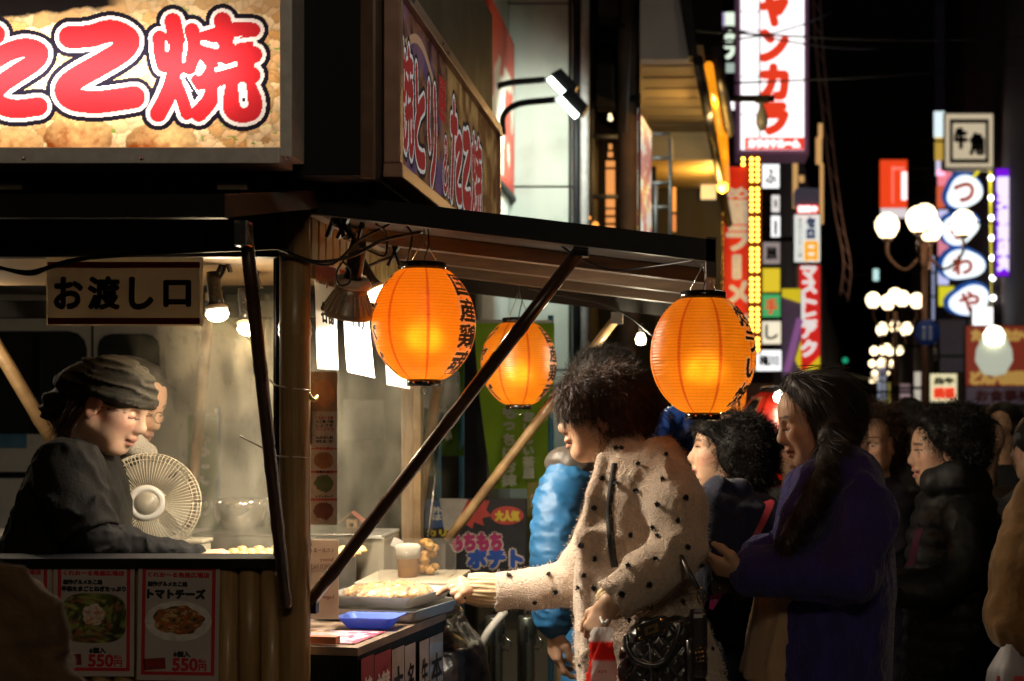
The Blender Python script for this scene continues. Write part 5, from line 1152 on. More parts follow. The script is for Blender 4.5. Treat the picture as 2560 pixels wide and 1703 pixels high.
pts = [raycast(bvP, px, py) for px, py in ((2066, 1178), (2035, 1205), (2000, 1250), (1970, 1305), (1948, 1370))]; q = smoothpath([h_+n_*.003 for h_, n_ in pts if h_ is not None], 4); tb('lapel_edge', q, .0075, M('periwinkle_knit', (.16, .15, .36), .8, bump=.3, sheen=.4), o, 8)
bei = M('beige_knit', (.42, .28, .17), .85, var=.12, vs=40, stretch=(6, 6, .5), bump=.3, sheen=.3)
t_ = SDF(); t_.loft(secs(3.85, [(1195, 2010, 2110, .075), (1150, 2012, 2098, .068), (1128, 2022, 2094, .064)]), .01); sdf_obj('turtleneck', t_, bei, o, .005, lambda P: folds(P, .008, (10, 10, 40), 2))
s_ = SDF(); s_.loft(secs(3.85, [(1300, 1960, 2050, .12), (1460, 1898, 2030, .15), (1560, 1876, 2030, .16), (1682, 1853, 2030, .17)]), .02); sdf_obj('sweater', s_, bei, o, .007, lambda P: folds(P, .008, (12, 12, 4), 6))
legs(o, W(2060, 0, 3.85)[0], 3.85, darkcloth)
h = SDF(); h.ell(W(2068, 1008, 3.86), (.097, .094, .092), k=.02).ell(W(2090, 1050, 3.86), (.08, .092, .09), k=.03).ell(W(1992, 965, 3.85), (.035, .075, .038), k=.03)
h.ell(W(2040, 992, 3.81), (.062, .062, .056), k=.03).ell(W(2068, 1050, 3.785), (.042, .03, .055), k=.03)
h.chain([W(2092, 1085, 3.79), W(2082, 1150, 3.685), W(2055, 1215, 3.615), W(2008, 1295, 3.588), W(1970, 1365, 3.578), W(1952, 1415, 3.575)], [.05, .036, .028, .024, .02, .007], .03)
xt = []
for k in range(36):
    a = W(1985+random.uniform(-15, 20), 935+random.uniform(-6, 10), 3.80+random.uniform(-.02, .02)); e_ = random.uniform(-6, 30)
    xt.append(smoothpath([a, W(1972+e_, 985, 3.79), W(1985+e_*1.6, 1060, 3.775), W(2010+e_*1.2, 1130, 3.77)], 3)[:7] if k % 3 else smoothpath([a+[.02, 0, .02], W(2060+random.uniform(0, 60), 920-random.uniform(0, 8), 3.85), W(2100+random.uniform(0, 50), 960-random.uniform(0, 14), 3.86), W(2140, 1010, 3.87)], 3)[:7])
hair_obj(h, o, M('long_dark_hair', (.016, .009, .007), .55, var=.4, vs=60, spec=.5), 9000, .07, 0, .006, .006, flow=(.55, 0, -1), jit=.14, lift=.003, ds=22, xt=np.array(xt), w=.001)
wl = empty('wallet', W(1822, 1440, 3.7), 'dark wallet with metal studs held open by the woman in purple', 'wallet')
bx('wallet_body', W(1778, 1470, 3.78), W(1858, 1405, 3.66), M('brown_leather', (.03, .016, .012), .35, coat=.3), wl, .006)
for px, py in ((1798, 1428), (1782, 1446), (1800, 1470)): MB().lathe([(0, 0), (.004, 0), (.003, .002), (0, .003)], W(px, py, 3.657), (0, -1, 0), 8).build('stud', steel, wl)
pt = empty('pink_tag', W(1790, 1480, 3.72), 'magenta luggage tag with a metal eyelet below the wallet', 'tag')
MB().prism([W(1775, 1490, 3.7), W(1795, 1484, 3.7), W(1810, 1482, 3.7), W(1782, 1525, 3.7), W(1773, 1522, 3.7)], (0, .003, 0)).build('tag_body', M('magenta_leather', (.5, .03, .22), .5), pt)
MB().lathe([(.002, 0), (.0045, 0), (.004, .002)], W(1787, 1501, 3.699), (0, -1, 0), 10).build('eyelet', steel, pt)
# ---------------------------------------------------------------- woman half hidden behind the purple coat
o = person(2200, 5.0, 'woman in dark jacket half hidden behind the purple coat, facing the viewer')
rows = [(1195, 2160, 2240, .07), (1225, 2100, 2290, .12), (1260, 2080, 2310, .15), (1500, 2070, 2320, .17), (1720, 2070, 2320, .17)]
b = SDF(); colf = add_head(b, W(2175, 1110, 5.0), headR(-112, 4), 1., neck=W(2195, 1230, 5.05)); inner(b, 5.0, rows); sdf_obj('body', b, skin, o, .005, col=colf)
c_ = SDF(); c_.loft(secs(5.0, rows), .03); sdf_obj('jacket', c_, M('dark_plum_jacket', (.016, .012, .022), .6, var=.2), o, .009, lambda P: folds(P, .01, (9, 9, 9), 2)); legs(o, W(2200, 0, 5)[0], 5.0, darkcloth)
h = SDF(); h.ell(W(2188, 1068, 5.05), (.1, .1, .085), k=.02).ell(W(2225, 1110, 5.08), (.06, .09, .1), k=.03).ell(W(2150, 1055, 4.98), (.06, .07, .04), k=.03); hair_obj(h, o, hairbrn, 6000, .045, 6, .008, .022, jit=.8, lift=.014)
# ---------------------------------------------------------------- smiling older woman in black quilted coat
o = person(2370, 4.8, 'smiling older woman with permed black hair in black quilted coat'); WB = o
rows = [(1185, 2330, 2440, .1), (1215, 2310, 2465, .14), (1260, 2288, 2490, .17), (1330, 2272, 2500, .19), (1500, 2262, 2506, .2), (1703, 2258, 2510, .21), (1850, 2256, 2510, .21)]
b = SDF(); colf = add_head(b, W(2352, 1130, 4.8), headR(186, 2), 1., smile=1., neck=W(2390, 1260, 4.8)); inner(b, 4.8, rows); sdf_obj('body', b, skin, o, .0045, col=colf)
qc = M('black_quilt_nylon', (.012, .0115, .012), .6, var=.2, vs=20, bump=.15, bs=60)
c_ = SDF(); c_.loft(secs(4.8, rows), .02, fn=lambda P, a: .012*np.abs(np.sin(P[..., 2]*math.pi/.06))-.008); c_.chain([W(2335, 1205, 4.7), W(2390, 1195, 4.68), W(2440, 1210, 4.74)], [.045, .05, .05], .03)
for i, p in enumerate(smoothpath([W(2410, 1290, 4.62), W(2420, 1400, 4.58), W(2340, 1470, 4.55), W(2260, 1470, 4.56)], 5)): c_.ell(p, (.07, .07, .06), k=.012)
sdf_obj('coat', c_, qc, o, .007, lambda P: folds(P, .006, (16, 16, 16), 5)); legs(o, W(2380, 0, 4.8)[0], 4.8, darkcloth)
h = SDF(); h.ell(W(2388, 1085, 4.8), (.118, .115, .1), k=.02).ell(W(2410, 1130, 4.8), (.088, .105, .08), k=.03).ell(W(2320, 1050, 4.8), (.045, .07, .035), k=.03); hair_obj(h, o, hairblk, 9000, .035, 8, .007, .022, jit=.8, lift=.011)
q = smoothpath([W(2298, 1322, 4.56), W(2288, 1360, 4.55), W(2276, 1415, 4.54)], 4); sdv = np.array([.012, 0, .004]); nn = len(q)
tag(MB().add(np.vstack([q-sdv, q+sdv, q-sdv+[0, .004, 0], q+sdv+[0, .004, 0]]), [(i, nn+i, nn+i+1, i+1) for i in range(nn-1)]+[(2*nn+i, 2*nn+i+1, 3*nn+i+1, 3*nn+i) for i in range(nn-1)]).build('bag_strap', M('magenta_strap', (.22, .02, .12), .5)), 'magenta bag strap across the front of the black quilted coat', 'strap')
# ---------------------------------------------------------------- person in brown coat at the edge, with carrier bags
o = person(2650, 3.5, 'person in camel brown coat with bent elbow beside white carrier bags')
rows = [(1150, 2660, 2760, .08), (1200, 2600, 2800, .15), (1300, 2570, 2820, .18), (1500, 2560, 2830, .19), (1703, 2560, 2830, .2), (1850, 2560, 2830, .2)]
b = SDF(); colf = add_head(b, W(2700, 1020, 3.5), headR(170, 5), 1., neck=W(2710, 1190, 3.5)); inner(b, 3.5, rows); sdf_obj('body', b, skin, o, .008, col=colf)
c_ = SDF(); c_.loft(secs(3.5, rows), .03); c_.chain([W(2620, 1260, 3.36), W(2570, 1420, 3.34), W(2545, 1550, 3.34), W(2640, 1600, 3.3)], [.085, .075, .068, .055], .03); sdf_obj('coat', c_, M('camel_wool', (.2, .1, .028), .85, var=.15, vs=50, bump=.3, sheen=.3), o, .007, lambda P: folds(P, .012, (9, 9, 9), 3)); legs(o, W(2700, 0, 3.5)[0], 3.5, darkcloth)
h = SDF().ell(W(2712, 990, 3.5), (.1, .1, .1)).ell(W(2730, 1050, 3.5), (.08, .1, .1)); hair_obj(h, o, hairblk, 3000, .05, 0, .009, .01)
for i, (px, w, lab) in enumerate(((2530, 42, 'white plastic carrier bag hanging below the camel brown sleeve'), (2575, 40, 'second white carrier bag hanging behind the first at the camel coat'))):
    Yb = 3.3+.12*i; g = empty('carrier_bag', W(px, 1760, Yb), lab, 'bag', 'carrier bags by the camel coat'); V = []; nb = 26
    for zi in range(26):
        py = 1585+zi*9; hw = 8+w*min(1, zi/10)
        for j in range(nb):
            a = j*2*math.pi/nb; f_ = 1+.15*math.sin(3*a+i)+.1*math.sin(8*a+zi*.2); V.append(W(px+hw*math.cos(a)*f_-zi*.8, py, Yb+.0009*hw*math.sin(a)*f_))
    MB().add(V, [(a*nb+j, a*nb+(j+1) % nb, (a+1)*nb+(j+1) % nb, (a+1)*nb+j) for a in range(25) for j in range(nb)], 0, True).build('bag_film', M('white_carrier', (.6, .57, .6), .35, translucent=.3, var=.1), g)
    MB().add([W(px-38-4*i, 1690, Yb-.04), W(px+30, 1690, Yb-.045), W(px+30, 1715, Yb-.05), W(px-40, 1715, Yb-.045)], [(3, 2, 1, 0)]).build('red_print', red, g)
bp_ = empty('pink_backpack', W(2520, 1400, 4.9), 'magenta backpack with yellow piping worn in the crowd', 'backpack')
s_ = SDF().loft(secs(5.1, [(1300, 2495, 2560, .05), (1340, 2492, 2575, .08), (1420, 2500, 2580, .09)]), .02); sdf_obj('pack_body', s_, M('magenta_nylon', (.3, .02, .22), .5, var=.15), bp_, .008, lambda P: folds(P, .01, (12, 12, 12), 3))
tb('piping', smoothpath([W(2507, 1298, 5.02), W(2530, 1330, 5.0), W(2552, 1372, 5.0)]), .008, M('yellow_piping', (.6, .42, .03), .5), bp_, 8)
# ---------------------------------------------------------------- cook
o = person(200, 3.75, 'cook in black bandana and black shirt bending over the griddle')
rows = [(1102, 190, 245, .065), (1125, 145, 262, .12), (1160, 114, 272, .165), (1200, 94, 285, .18), (1270, 64, 305, .18), (1380, 24, 318, .18), (1500, 12, 315, .18), (1700, 10, 315, .18)]
b = SDF(); hc = W(276, 1012, 3.74); colf = add_head(b, hc, headR(-5, 23), 1., neck=W(205, 1125, 3.75), down=True); inner(b, 3.75, rows)
wr = W(478, 1396, 3.68); b.chain([W(180, 1180, 3.61), W(200, 1270, 3.555), W(232, 1345, 3.55), W(310, 1366, 3.61), wr], [.042, .038, .034, .032, .026], .02); hand(b, wr, (1, 0, .1), (0, .2, -1), 1, (30, 34, 38, 42), 20, .92)
wr2 = W(430, 1425, 3.9); b.chain([W(190, 1190, 3.9), W(235, 1295, 3.93), W(290, 1402, 3.95), wr2], [.042, .036, .033, .026], .02); hand(b, wr2, (1, 0, -.05), (0, -.2, -1), -1, (30, 34, 38, 42), 20, .92)
sdf_obj('body', b, skin, o, .0042, col=colf)
shirt = M('black_cotton', (.009, .008, .007), .85, var=.25, vs=30, bump=.2, bs=120, spec=.2)
c_ = SDF(); c_.loft(secs(3.75, rows), .03); c_.chain([W(172, 1175, 3.60), W(190, 1262, 3.545), W(215, 1330, 3.54)], [.078, .07, .068], .012, flat=True); c_.chain([W(190, 1190, 3.9), W(240, 1300, 3.93)], [.07, .062], .03)
sdf_obj('shirt', c_, shirt, o, .006, lambda P: folds(P, .013, (10, 10, 8), 12))
s_ = SDF(); s_.chain([W(200, 1270, 3.555), W(232, 1345, 3.55), W(310, 1366, 3.61), W(485, 1397, 3.68)], [.055, .05, .044, .033], .02); s_.chain([W(230, 1290, 3.93), W(290, 1402, 3.95), W(435, 1426, 3.9)], [.05, .045, .034], .03); sdf_obj('undershirt_sleeves', s_, M('black_jersey', (.007, .0065, .0065), .8, var=.2, spec=.2), o, .005, lambda P: folds(P, .008, (20, 20, 20), 2))
legs(o, W(160, 0, 3.75)[0], 3.75, darkcloth)
hat = SDF(); hat.ell(W(290, 966, 3.74), (.098, .09, .073), rotm('Y', 14), k=.02).ell(W(215, 962, 3.75), (.068, .082, .06), rotm('Y', -6), k=.03).ell(W(325, 1000, 3.74), (.058, .08, .035), rotm('Y', 8), k=.02)
hat.half(W(330, 1024, 3.74), (.18, 0, -1), 'i'); hat.chain([W(185, 985, 3.75), W(150, 1010, 3.76), W(128, 1030, 3.76)], [.035, .034, .022], .025)
def hatfold(P): u = (P[:, 2]-EYE)*1.+.25*(P[:, 0]+1.5); return folds(np.stack([P[:, 0]*2.0, P[:, 1]*3, u*9], 1), .011, (3, 3, 4.5), 15)
sdf_obj('bandana', hat, M('olive_black_cotton', (.032, .027, .018), .75, var=.2, vs=40, bump=.2, bs=160, spec=.3), o, .0045, hatfold)
h = SDF(); h.ell(W(232, 1020, 3.75), (.055, .075, .045), k=.02).chain([W(205, 1040, 3.75), W(185, 1075, 3.74), W(165, 1105, 3.7)], [.04, .03, .012], .03); h.half(W(250, 1030, 3.74), (.9, 0, -.1), 'i') if False else None
hair_obj(h, o, hairbrn, 2500, .06, 0, .006, .006, flow=(-.4, 0, -1), jit=.25, lift=.004)
# ---------------------------------------------------------------- second cook
o = person(280, 4.3, 'bespectacled man in dark cap and white neck towel behind the cook')
rows = [(1120, 235, 340, .08), (1150, 205, 350, .14), (1200, 190, 350, .17), (1400, 185, 350, .18), (1600, 185, 350, .18)]
b = SDF(); colf = add_head(b, W(325, 1010, 4.28), headR(-16, 22), 1.04, male=True, neck=W(285, 1130, 4.3), down=True); inner(b, 4.3, rows); sdf_obj('body', b, skin, o, .0045, col=colf)
c_ = SDF(); c_.loft(secs(4.3, rows), .03); sdf_obj('shirt', c_, shirt, o, .008, lambda P: folds(P, .012, (10, 10, 8), 3)); legs(o, W(270, 0, 4.3)[0], 4.3, darkcloth)
hat = SDF(); hat.ell(W(322, 960, 4.28), (.108, .092, .085), rotm('Y', 14), k=.02); hat.half(W(370, 1002, 4.28), (.12, 0, -1), 'i'); sdf_obj('cap', hat, M('charcoal_cap', (.04, .037, .032), .8, var=.2), o, .006, lambda P: folds(P, .008, (14, 14, 30), 4))
tw = SDF(); tw.chain([W(290, 1105, 4.2), W(335, 1112, 4.17), W(372, 1128, 4.2)], [.03, .03, .024], .02); sdf_obj('neck_towel', tw, M('white_towel', (.55, .5, .42), .9, bump=.6, bs=200), o, .005, lambda P: .008*(fbm(P*80, 2, 2)-.5))
gl = W(398, 1045, 4.2); MB().tube([gl+[.004+.02*.35*math.cos(a), -.012+.02*math.cos(a), .016*math.sin(a)] for a in np.linspace(0, 6.28, 21)], .0016, 0, 6).tube([gl+[0, -.03, .006], W(345, 1025, 4.2)], .0014, 0, 6).build('glasses', steel, o)
# ---------------------------------------------------------------- hooded figure close by
o = person(-80, 2.2, 'short person in brown hooded jacket standing before the price posters')
b = SDF(); colf = add_head(b, W(-80, 1612, 2.2), headR(95, 0), .9, neck=W(-80, 1860, 2.2)); b.loft([(.5, W(-80, 0, 2.2)[0], 2.2, .12, .08), (.85, W(-80, 0, 2.2)[0], 2.2, .13, .08)], .03); sdf_obj('body', b, skin, o, .008, col=colf)
x0_ = W(-80, 0, 2.2)[0]
c_ = SDF(); c_.ell(W(-78, 1618, 2.2), (.135, .13, .125), k=.03).ell(W(60, 1590, 2.17), (.052, .08, .05), k=.03).ell(W(-60, 1690, 2.15), (.13, .12, .05), k=.03); c_.loft([(.45, x0_, 2.2, .2, .16), (.7, x0_, 2.2, .215, .16), (.88, x0_, 2.2, .2, .13), (.96, x0_, 2.2, .12, .1)], .04)
for q_ in ([(-30, 1432), (50, 1462), (110, 1520), (140, 1590), (122, 1655)], [(-40, 1490), (40, 1530), (92, 1600), (80, 1670)], [(60, 1640), (110, 1690), (185, 1720)]): c_.chain([W(a, b2, 2.11) for a, b2 in q_], [.014]*len(q_), .016)
for s_ in (-1, 1): c_.chain([(x0_+s_*.19, 2.19, .87), (x0_+s_*.24, 2.17, .66), (x0_+s_*.22, 2.12, .5)], [.065, .06, .05], .03)
sdf_obj('hooded_jacket', c_, M('brown_corduroy', (.085, .046, .022), .8, var=.3, vs=25, bump=.4, bs=120, sheen=.2), o, .007, lambda P: folds(P, .011, (5, 5, 13), 6)); legs(o, x0_, 2.2, darkcloth, .5, .06)
# ---------------------------------------------------------------- crowd farther down the street
CR = [(2270, 1000, 7.0, .9, 'dark silhouette of a person in black walking behind the permed woman'), (2508, 1012, 6.6, 1., 'tall person in black seen from behind near the magenta backpack'), (2452, 1045, 5.9, .9, 'person with long brown hair beside the tall dark walker'),
      (2545, 1050, 8.2, .9, 'person in dark clothes at the street edge under the red sign'), (1985, 1062, 6.4, .9, 'person in black behind the purple coat under the red lantern'), (2205, 1030, 10, 1., 'passer-by in grey far down the street beyond the lamp post'), (2330, 1025, 12, 1., 'passer-by in dark blue beyond the permed woman'),
      (2420, 1020, 14, 1., 'passer-by in brown walking under the blue road sign'), (2120, 1030, 13, 1., 'distant passer-by in black between the street lamps'), (2480, 1022, 17, 1., 'distant passer-by in grey below the squid sign'), (2160, 1024, 20, 1., 'far passer-by in navy near the second lamp post'), (2380, 1020, 21, 1., 'far passer-by in black by the lit vending boards'), (1925, 1040, 9, 1., 'person in dark plum by the red lantern stall'), (2600, 1042, 5.3, 1., 'person in black wearing the magenta backpack')]
for i, (px, py, Y, k, lab) in enumerate(CR):
    o = empty('person', ((px-VX)/F*Y, Y, 0), lab, 'person', 'passers-by down the street'); x, _, zt = W(px, py, Y); hh = zt; sd = SDF(); hc = np.array([x, Y, hh-.12])
    colf = add_head(sd, hc, headR((i*67) % 360, 0), 1., neck=(x, Y, hh-.33)); sd.loft([(hh-.9, x, Y, .1, .08), (hh-.35, x, Y, .12, .08)], .03); sdf_obj('body', sd, skin, o, .012, col=colf)
    c_ = SDF(); c_.loft([(hh-1.0, x, Y, .19, .15), (hh-.6, x, Y, .19, .14), (hh-.34, x, Y, .19, .12), (hh-.28, x, Y, .1, .09)], .04)
    for s_ in (-1, 1): c_.chain([(x+s_*.19, Y, hh-.36), (x+s_*.24, Y, hh-.65), (x+s_*.22, Y-.05, hh-.9)], [.065, .055, .045], .03)
    cc = [(.012, .012, .014), (.02, .02, .024), (.06, .03, .018), (.012, .016, .03)][i % 4]; sdf_obj('coat', c_, M('crowd_coat_%d' % (i % 4), cc, .8, var=.25), o, .016, lambda P: folds(P, .012, (8, 8, 8), 3))
    h = SDF().ell(hc+[0, .0, .04], (.097, .097, .095)).ell(hc+[0, .03, -.0], (.09, .075, .09))
    if i == 2: h.ell(hc+[0, .07, -.18], (.085, .05, .18), k=.04)
    hair_obj(h, o, hairbrn if i == 2 else hairblk, 700, .05, 0, .014, .01); legs(o, x, Y, darkcloth, hh-.95)
# ================================================================== behind the stall
conc = M('pale_cladding', (.42, .43, .38), .7, var=.12, vs=1.2, stretch=(3, 3, .25), bump=.15, bs=30, dirt=(2.5, .5, (.22, .22, .18)))
darkwall = M('dark_wall', (.022, .02, .02), .8, var=.3, vs=2)
gbld = empty('grey_building', (-2, 11, 0), 'pale panel-clad building corner lit green-white by flood lamps', 'building')
XB = W(1272, 0, 11.)[0]; XA = W(1446, 0, 11.)[0]
for i in range(6):
    z0 = i*1.42-1.1+.0; bx('wall_panel', (XB+.002, 11.0, max(0, z0+.008)), (XA, 11.12, z0+1.412), conc, gbld, .004)
for i in range(6):
    z0 = i*1.42-1.1; bx('side_panel', (XB-.1, 9.42, max(0, z0+.008)), (XB, 10.998, z0+1.412), conc, gbld, .004)
bx('dark_front', (-7.5, 9.3, 0), (XB-.001, 9.4, 8.5), darkwall, gbld); bx('core', (-7.5, 9.41, 0), (XB-.11, 14, 8.5), darkwall, gbld)
bx('core', (XB-.1, 11.13, 0), (XA, 14, 8.5), darkwall, gbld)
bx('shop_window', (W(1207, 0, 9.6)[0], 0, 0)*np.array([0, 0, 0])+[XB+.001, 9.5, 2.0], (XB+.015, 10.9, 3.05), M('white_board', (.75, .78, .74), .6, var=.08), gbld)
rs = empty('wall_sign', (XB+.05, 10.2, 3.06), 'red and white wall sign under the twin flood lamps', 'sign')
bx('sign_panel', (XB+.02, 9.55, 3.08), (XB+.05, 10.95, 4.25), M('red_white_print', (.55, .05, .03), .5, var=.1), rs); 
def rw(u, v): n = fbm(np.stack([u*4, v*4], -1), 3, 9); c = np.ones(u.shape+(3,))*np.array([.6, .06, .03]); c[(n > .5) & (v < .75)] = (.75, .66, .55); return c
panel('sign_print', (XB+.053, 9.6, 3.12), UY, UZ, 1.3, 1.08, 40, 40, rw, prt, rs)
bx('sign_edge', (XB+.02, 9.5, 3.05), (XB+.06, 10.98, 3.078), black, rs)
bx('window_recess', (XB+.001, 9.9, 4.6), (XB+.02, 10.6, 8), darkwall, gbld)
fl = E('flood_tube', (.85, 1, .9), 22)
for i, (px, py, qx, qy) in enumerate(((1388, 217, 1222, 262), (1413, 267, 1258, 312))):
    Y = 10.0-.25*i; g = empty('flood_lamp', W(qx, qy, Y), 'flood lamp on a long black arm, %s of the pair over the red wall sign' % ('upper' if i == 0 else 'lower'), 'lamp', 'flood lamps on arms')
    tb('arm', smoothpath([W(qx, qy+25, Y), W(qx+2, qy-25, Y), W(qx+40, qy-52, Y), W(px-25, py-18, Y)]), .022, black, g)
    a, b_ = W(px-14, py-20, Y), W(px+28, py+24, Y); d_ = (b_-a)/np.linalg.norm(b_-a)
    tb('tube', [a, b_], .02, fl, g); up_ = np.array([-d_[2], 0, d_[0]]); up_ = up_ if up_[2] > 0 else -up_
    MB().prism([a+up_*.03-d_*.02, b_+up_*.03+d_*.02, b_+up_*.11+d_*.0, a+up_*.11], (0, .1, 0)).build('housing', black, g)
    spot('flood_light', (a+b_)/2-up_*.04, W(1330, 500, 11.0), 75, (.86, 1, .88), .08, 120, .6, g)
for i, (px, r, m) in enumerate(((1441, .03, black), (1462, .035, M('grey_pipe', (.3, .28, .27), .5)), (1425, .012, black))):
    tag(tb('downpipe', [W(px, 1036, 10.8)*[1, 1, 0], W(px, 0, 10.8)+[0, 0, 2]], r, m), '%s vertical pipe running up the edge of the pale clad wall' % ('thick black', 'grey plastic', 'thin black')[i], 'pipe')
# utility pole with rungs
rust = M('rusty_pole', (.1, .055, .035), .75, var=.4, vs=4, bump=.3, dirt=(6, .6, (.03, .02, .016)))
up = empty('utility_pole', W(1569, 0, 12.5)*[1, 1, 0], 'rusty brown utility pole with rungs and wires', 'pole')
x_ = W(1569, 0, 12.5)[0]; tb('pole_shaft', [(x_, 12.5, 0), (x_, 12.5, 3.5), (x_, 12.5, 9)], [.1, .095, .08], rust, up, 16)
tb('side_frame', [W(1480, 600, 12.4), W(1480, 250, 12.4)], .02, M('grey_steel', (.22, .22, .22), .5, metal=.5), up)
for py in (342, 492, 620): tb('rung', [W(1480, py, 12.4), W(1545, py, 12.4)], .02, MATS['grey_steel'], up)
tb('stay_wire', [W(1582, 20, 12.38), W(1566, 330, 12.38)], .008, MATS['grey_steel'], up, 6)
for i, (a, b_, c_, d_) in enumerate(((1470, 90, 1525, 200), (1500, -40, 1560, 150), (1540, 150, 1600, 210))): bx('transformer_box', W(a, d_, 12.3), W(b_+1440 if b_ < 600 else b_, c_ if c_ < 600 else 60, 12.6), black, up, .01) if False else None
bx('meter_box', W(1496, 280, 12.45), W(1536, 160, 12.2), darkwall, up, .01); bx('meter_box', W(1500, 60, 12.45), W(1545, -60, 12.2), M('dark_rust', (.05, .025, .02), .7), up, .01)
ws = empty('stair_window', W(1523, 560, 13.4), 'tall orange lit stair window between pale wall and utility pole', 'window')
for y0, y1, w_ in ((360, 374, 5), (380, 393, 7), (402, 418, 12), (424, 487, 12), (494, 519, 12), (524, 538, 12), (544, 557, 12), (563, 580, 12)):
    bx('pane', W(1527-w_, y1, 13.4), W(1527+w_-2, y0, 13.38), E('amber_pane', (.9, .36, .1), .85), ws, 0)
bx('stair_wall', W(1447, 1036, 13.6)*[1, 1, 0], W(1640, -60, 13.42), darkwall, gbld)
for i, (px, py, r) in enumerate(((1488, 562, 9), (1473, 545, 5), (1505, 575, 5), (1526, 297, 7), (1525, 288, 5))):
    p = W(px, py, 11.6); tag(MB().lathe([(0, -r/F*11.6), (r/F*9, -r/F*6), (r/F*11.6, 0), (r/F*9, r/F*6), (0, r/F*11.6)], p, seg=12).build('marker_lamp', E('amber_globe' if i < 3 else 'pale_globe', (1, .35, .06) if i < 3 else (1, .85, .5), 1.6)), '%s lamp by the rungs near the utility pole' % ('round amber', 'tiny amber', 'second small amber', 'pale yellow', 'faint pale')[i], 'lamp')
# perspective banner beside the pole
bn = empty('street_banner', W(1610, 575, 9.8), 'tall pink and white lit banner receding beside the utility pole', 'banner')
A = W(1594, 585, 9.4); B = W(1629, 585, 10.2); d_ = (B-A)*[1, 1, 0]; L = np.linalg.norm(d_); d_ /= L
def bfn(u, v):
    n = fbm(np.stack([u*4, v*9], -1), 4, 41); c = np.ones(u.shape+(3,))*np.array([.75, .62, .6]); c[n > .55] = (.55, .22, .22); c[(n < .42)] = (.85, .8, .72); c[(np.abs(u-v*1.6+.2) < .12)] = (.5, .15, .14); c[(n > .48) & (n < .53) & (v < .5)] = (.8, .6, .15); return c
top = (EYE+(VY-330)/F*10.2)-A[2]; panel('banner_print', A, d_, UZ, L, top, 30, 120, bfn, M('lit_banner_print', (1, 1, 1), .5, attr='Col', emit=.55, var=.05), bn); MB().box(A+[.0, .02, -.05], A+[.02, .04, top+.1]).build('banner_frame', black, bn)
spot('banner_light', A+[.5, -.4, -.1], A+[.05, .4, .8], 12, (1, .93, .85), .05, 110, .5, bn)
# building with lit soffits
sf = empty('soffit_building', W(1700, 1036, 13)*[1, 1, 0], 'building with stepped canopies glowing orange underneath', 'building')
och = M('ochre_soffit', (.45, .33, .16), .6, var=.12, vs=3, stretch=(.4, 4, 4), bump=.1); gre = M('grey_parapet', (.3, .29, .29), .7, var=.1, vs=2)
def soff(name, p4, h, th, mat): return MB().prism([(x, y, h) for x, y in p4], (0, 0, th)).build(name, mat, sf)
xa = W(1600, 0, 10.4)[0]
soff('upper_soffit', [(xa, 10.4), (W(1757, 0, 10.4)[0], 10.4), (W(1792, 0, 13.1)[0], 13.1), (xa-.1, 13.1)], 4.0, .1, och)
MB().prism([W(1600, 148, 10.38), W(1722, 148, 10.38), W(1688, -60, 10.38), W(1600, -60, 10.38)], (0, .15, 0)).build('parapet', gre, sf)
for k in range(7):
    y = 10.6+k*.36; bx('soffit_seam', (xa, y, 3.992), (W(1757, 0, 10.4)[0]+.05*(y-10.4), y+.02, 3.999), M('soffit_seam', (.25, .17, .08), .6), sf, 0)
bx('beam', (W(1600, 0, 13.1)[0], 13.1, 3.74), (W(1790, 0, 13.1)[0], 13.25, 4.0), och, sf)
soff('lower_soffit', [(W(1600, 0, 13.1)[0], 13.26), (W(1796, 0, 13.1)[0], 13.26), (W(1812, 0, 14.7)[0], 14.7), (W(1600, 0, 14.7)[0], 14.7)], 3.74, .1, och)
bx('back_wall', (W(1600, 0, 14.7)[0]-2, 14.72, 0), (W(1806, 0, 14.7)[0], 15, 9), darkwall, sf)
bx('upper_storey', (W(1596, 0, 10.6)[0], 10.62, 4.12), (W(1700, 0, 10.6)[0], 14.7, 9), darkwall, sf)
MB().prism([W(1722, 140, 10.3), W(1745, 140, 10.3), W(1720, -60, 10.3), W(1690, -60, 10.3)], (0, .2, 0)).build('black_trim', black, sf)
neon = E('amber_neon', (1, .33, .01), .85)
tb('neon_tube', [W(1772, 165, 10.4), W(1800, 330, 13.1)], .035, neon, sf); tb('neon_tube', [W(1806, 330, 13.1), W(1812, 470, 14.7)], .05, neon, sf); point('neon_light', W(1800, 478, 13.6), 45, (1, .55, .12), .06, sf); point('neon_light', W(1785, 300, 11.6), 30, (1, .6, .2), .06, sf); MB().lathe([(0, -.06), (.05, -.03), (.05, .03), (0, .06)], W(1806, 468, 13.7), seg=12).build('neon_cap', E('yellow_glow', (1, .6, .05), 6), sf)
tb('girder', [W(1745, 150, 10.3), W(1795, 420, 13.4), W(1822, 560, 14.6)], .04, black, sf); tb('girder', [W(1790, 130, 10.6), W(1824, 330, 13.2)], .05, black, sf)
bx('small_lamp', W(1678, 530, 13.5), W(1690, 468, 13.45), E('amber_sign', (.9, .33, .05), .9), sf, 0); bx('small_lamp', W(1676, 580, 13.5), W(1690, 536, 13.45), E('amber_sign2', (.8, .25, .05), .7), sf, 0)
for px in (1640, 1676): tb('scaffold_post', [W(px, 600, 11), W(px, 345 if px > 1650 else 460, 11)], .016, MATS['grey_steel'], sf)
for py in (335, 395, 457, 518): tb('scaffold_rail', [W(1630, py, 11), W(1676, py, 11)], .014, MATS['grey_steel'], sf)
bx('back_lamp', W(1752, 500, 14.6), W(1790, 462, 14.5), E('warm_lamp', (.8, .6, .3), .8), sf, 0)
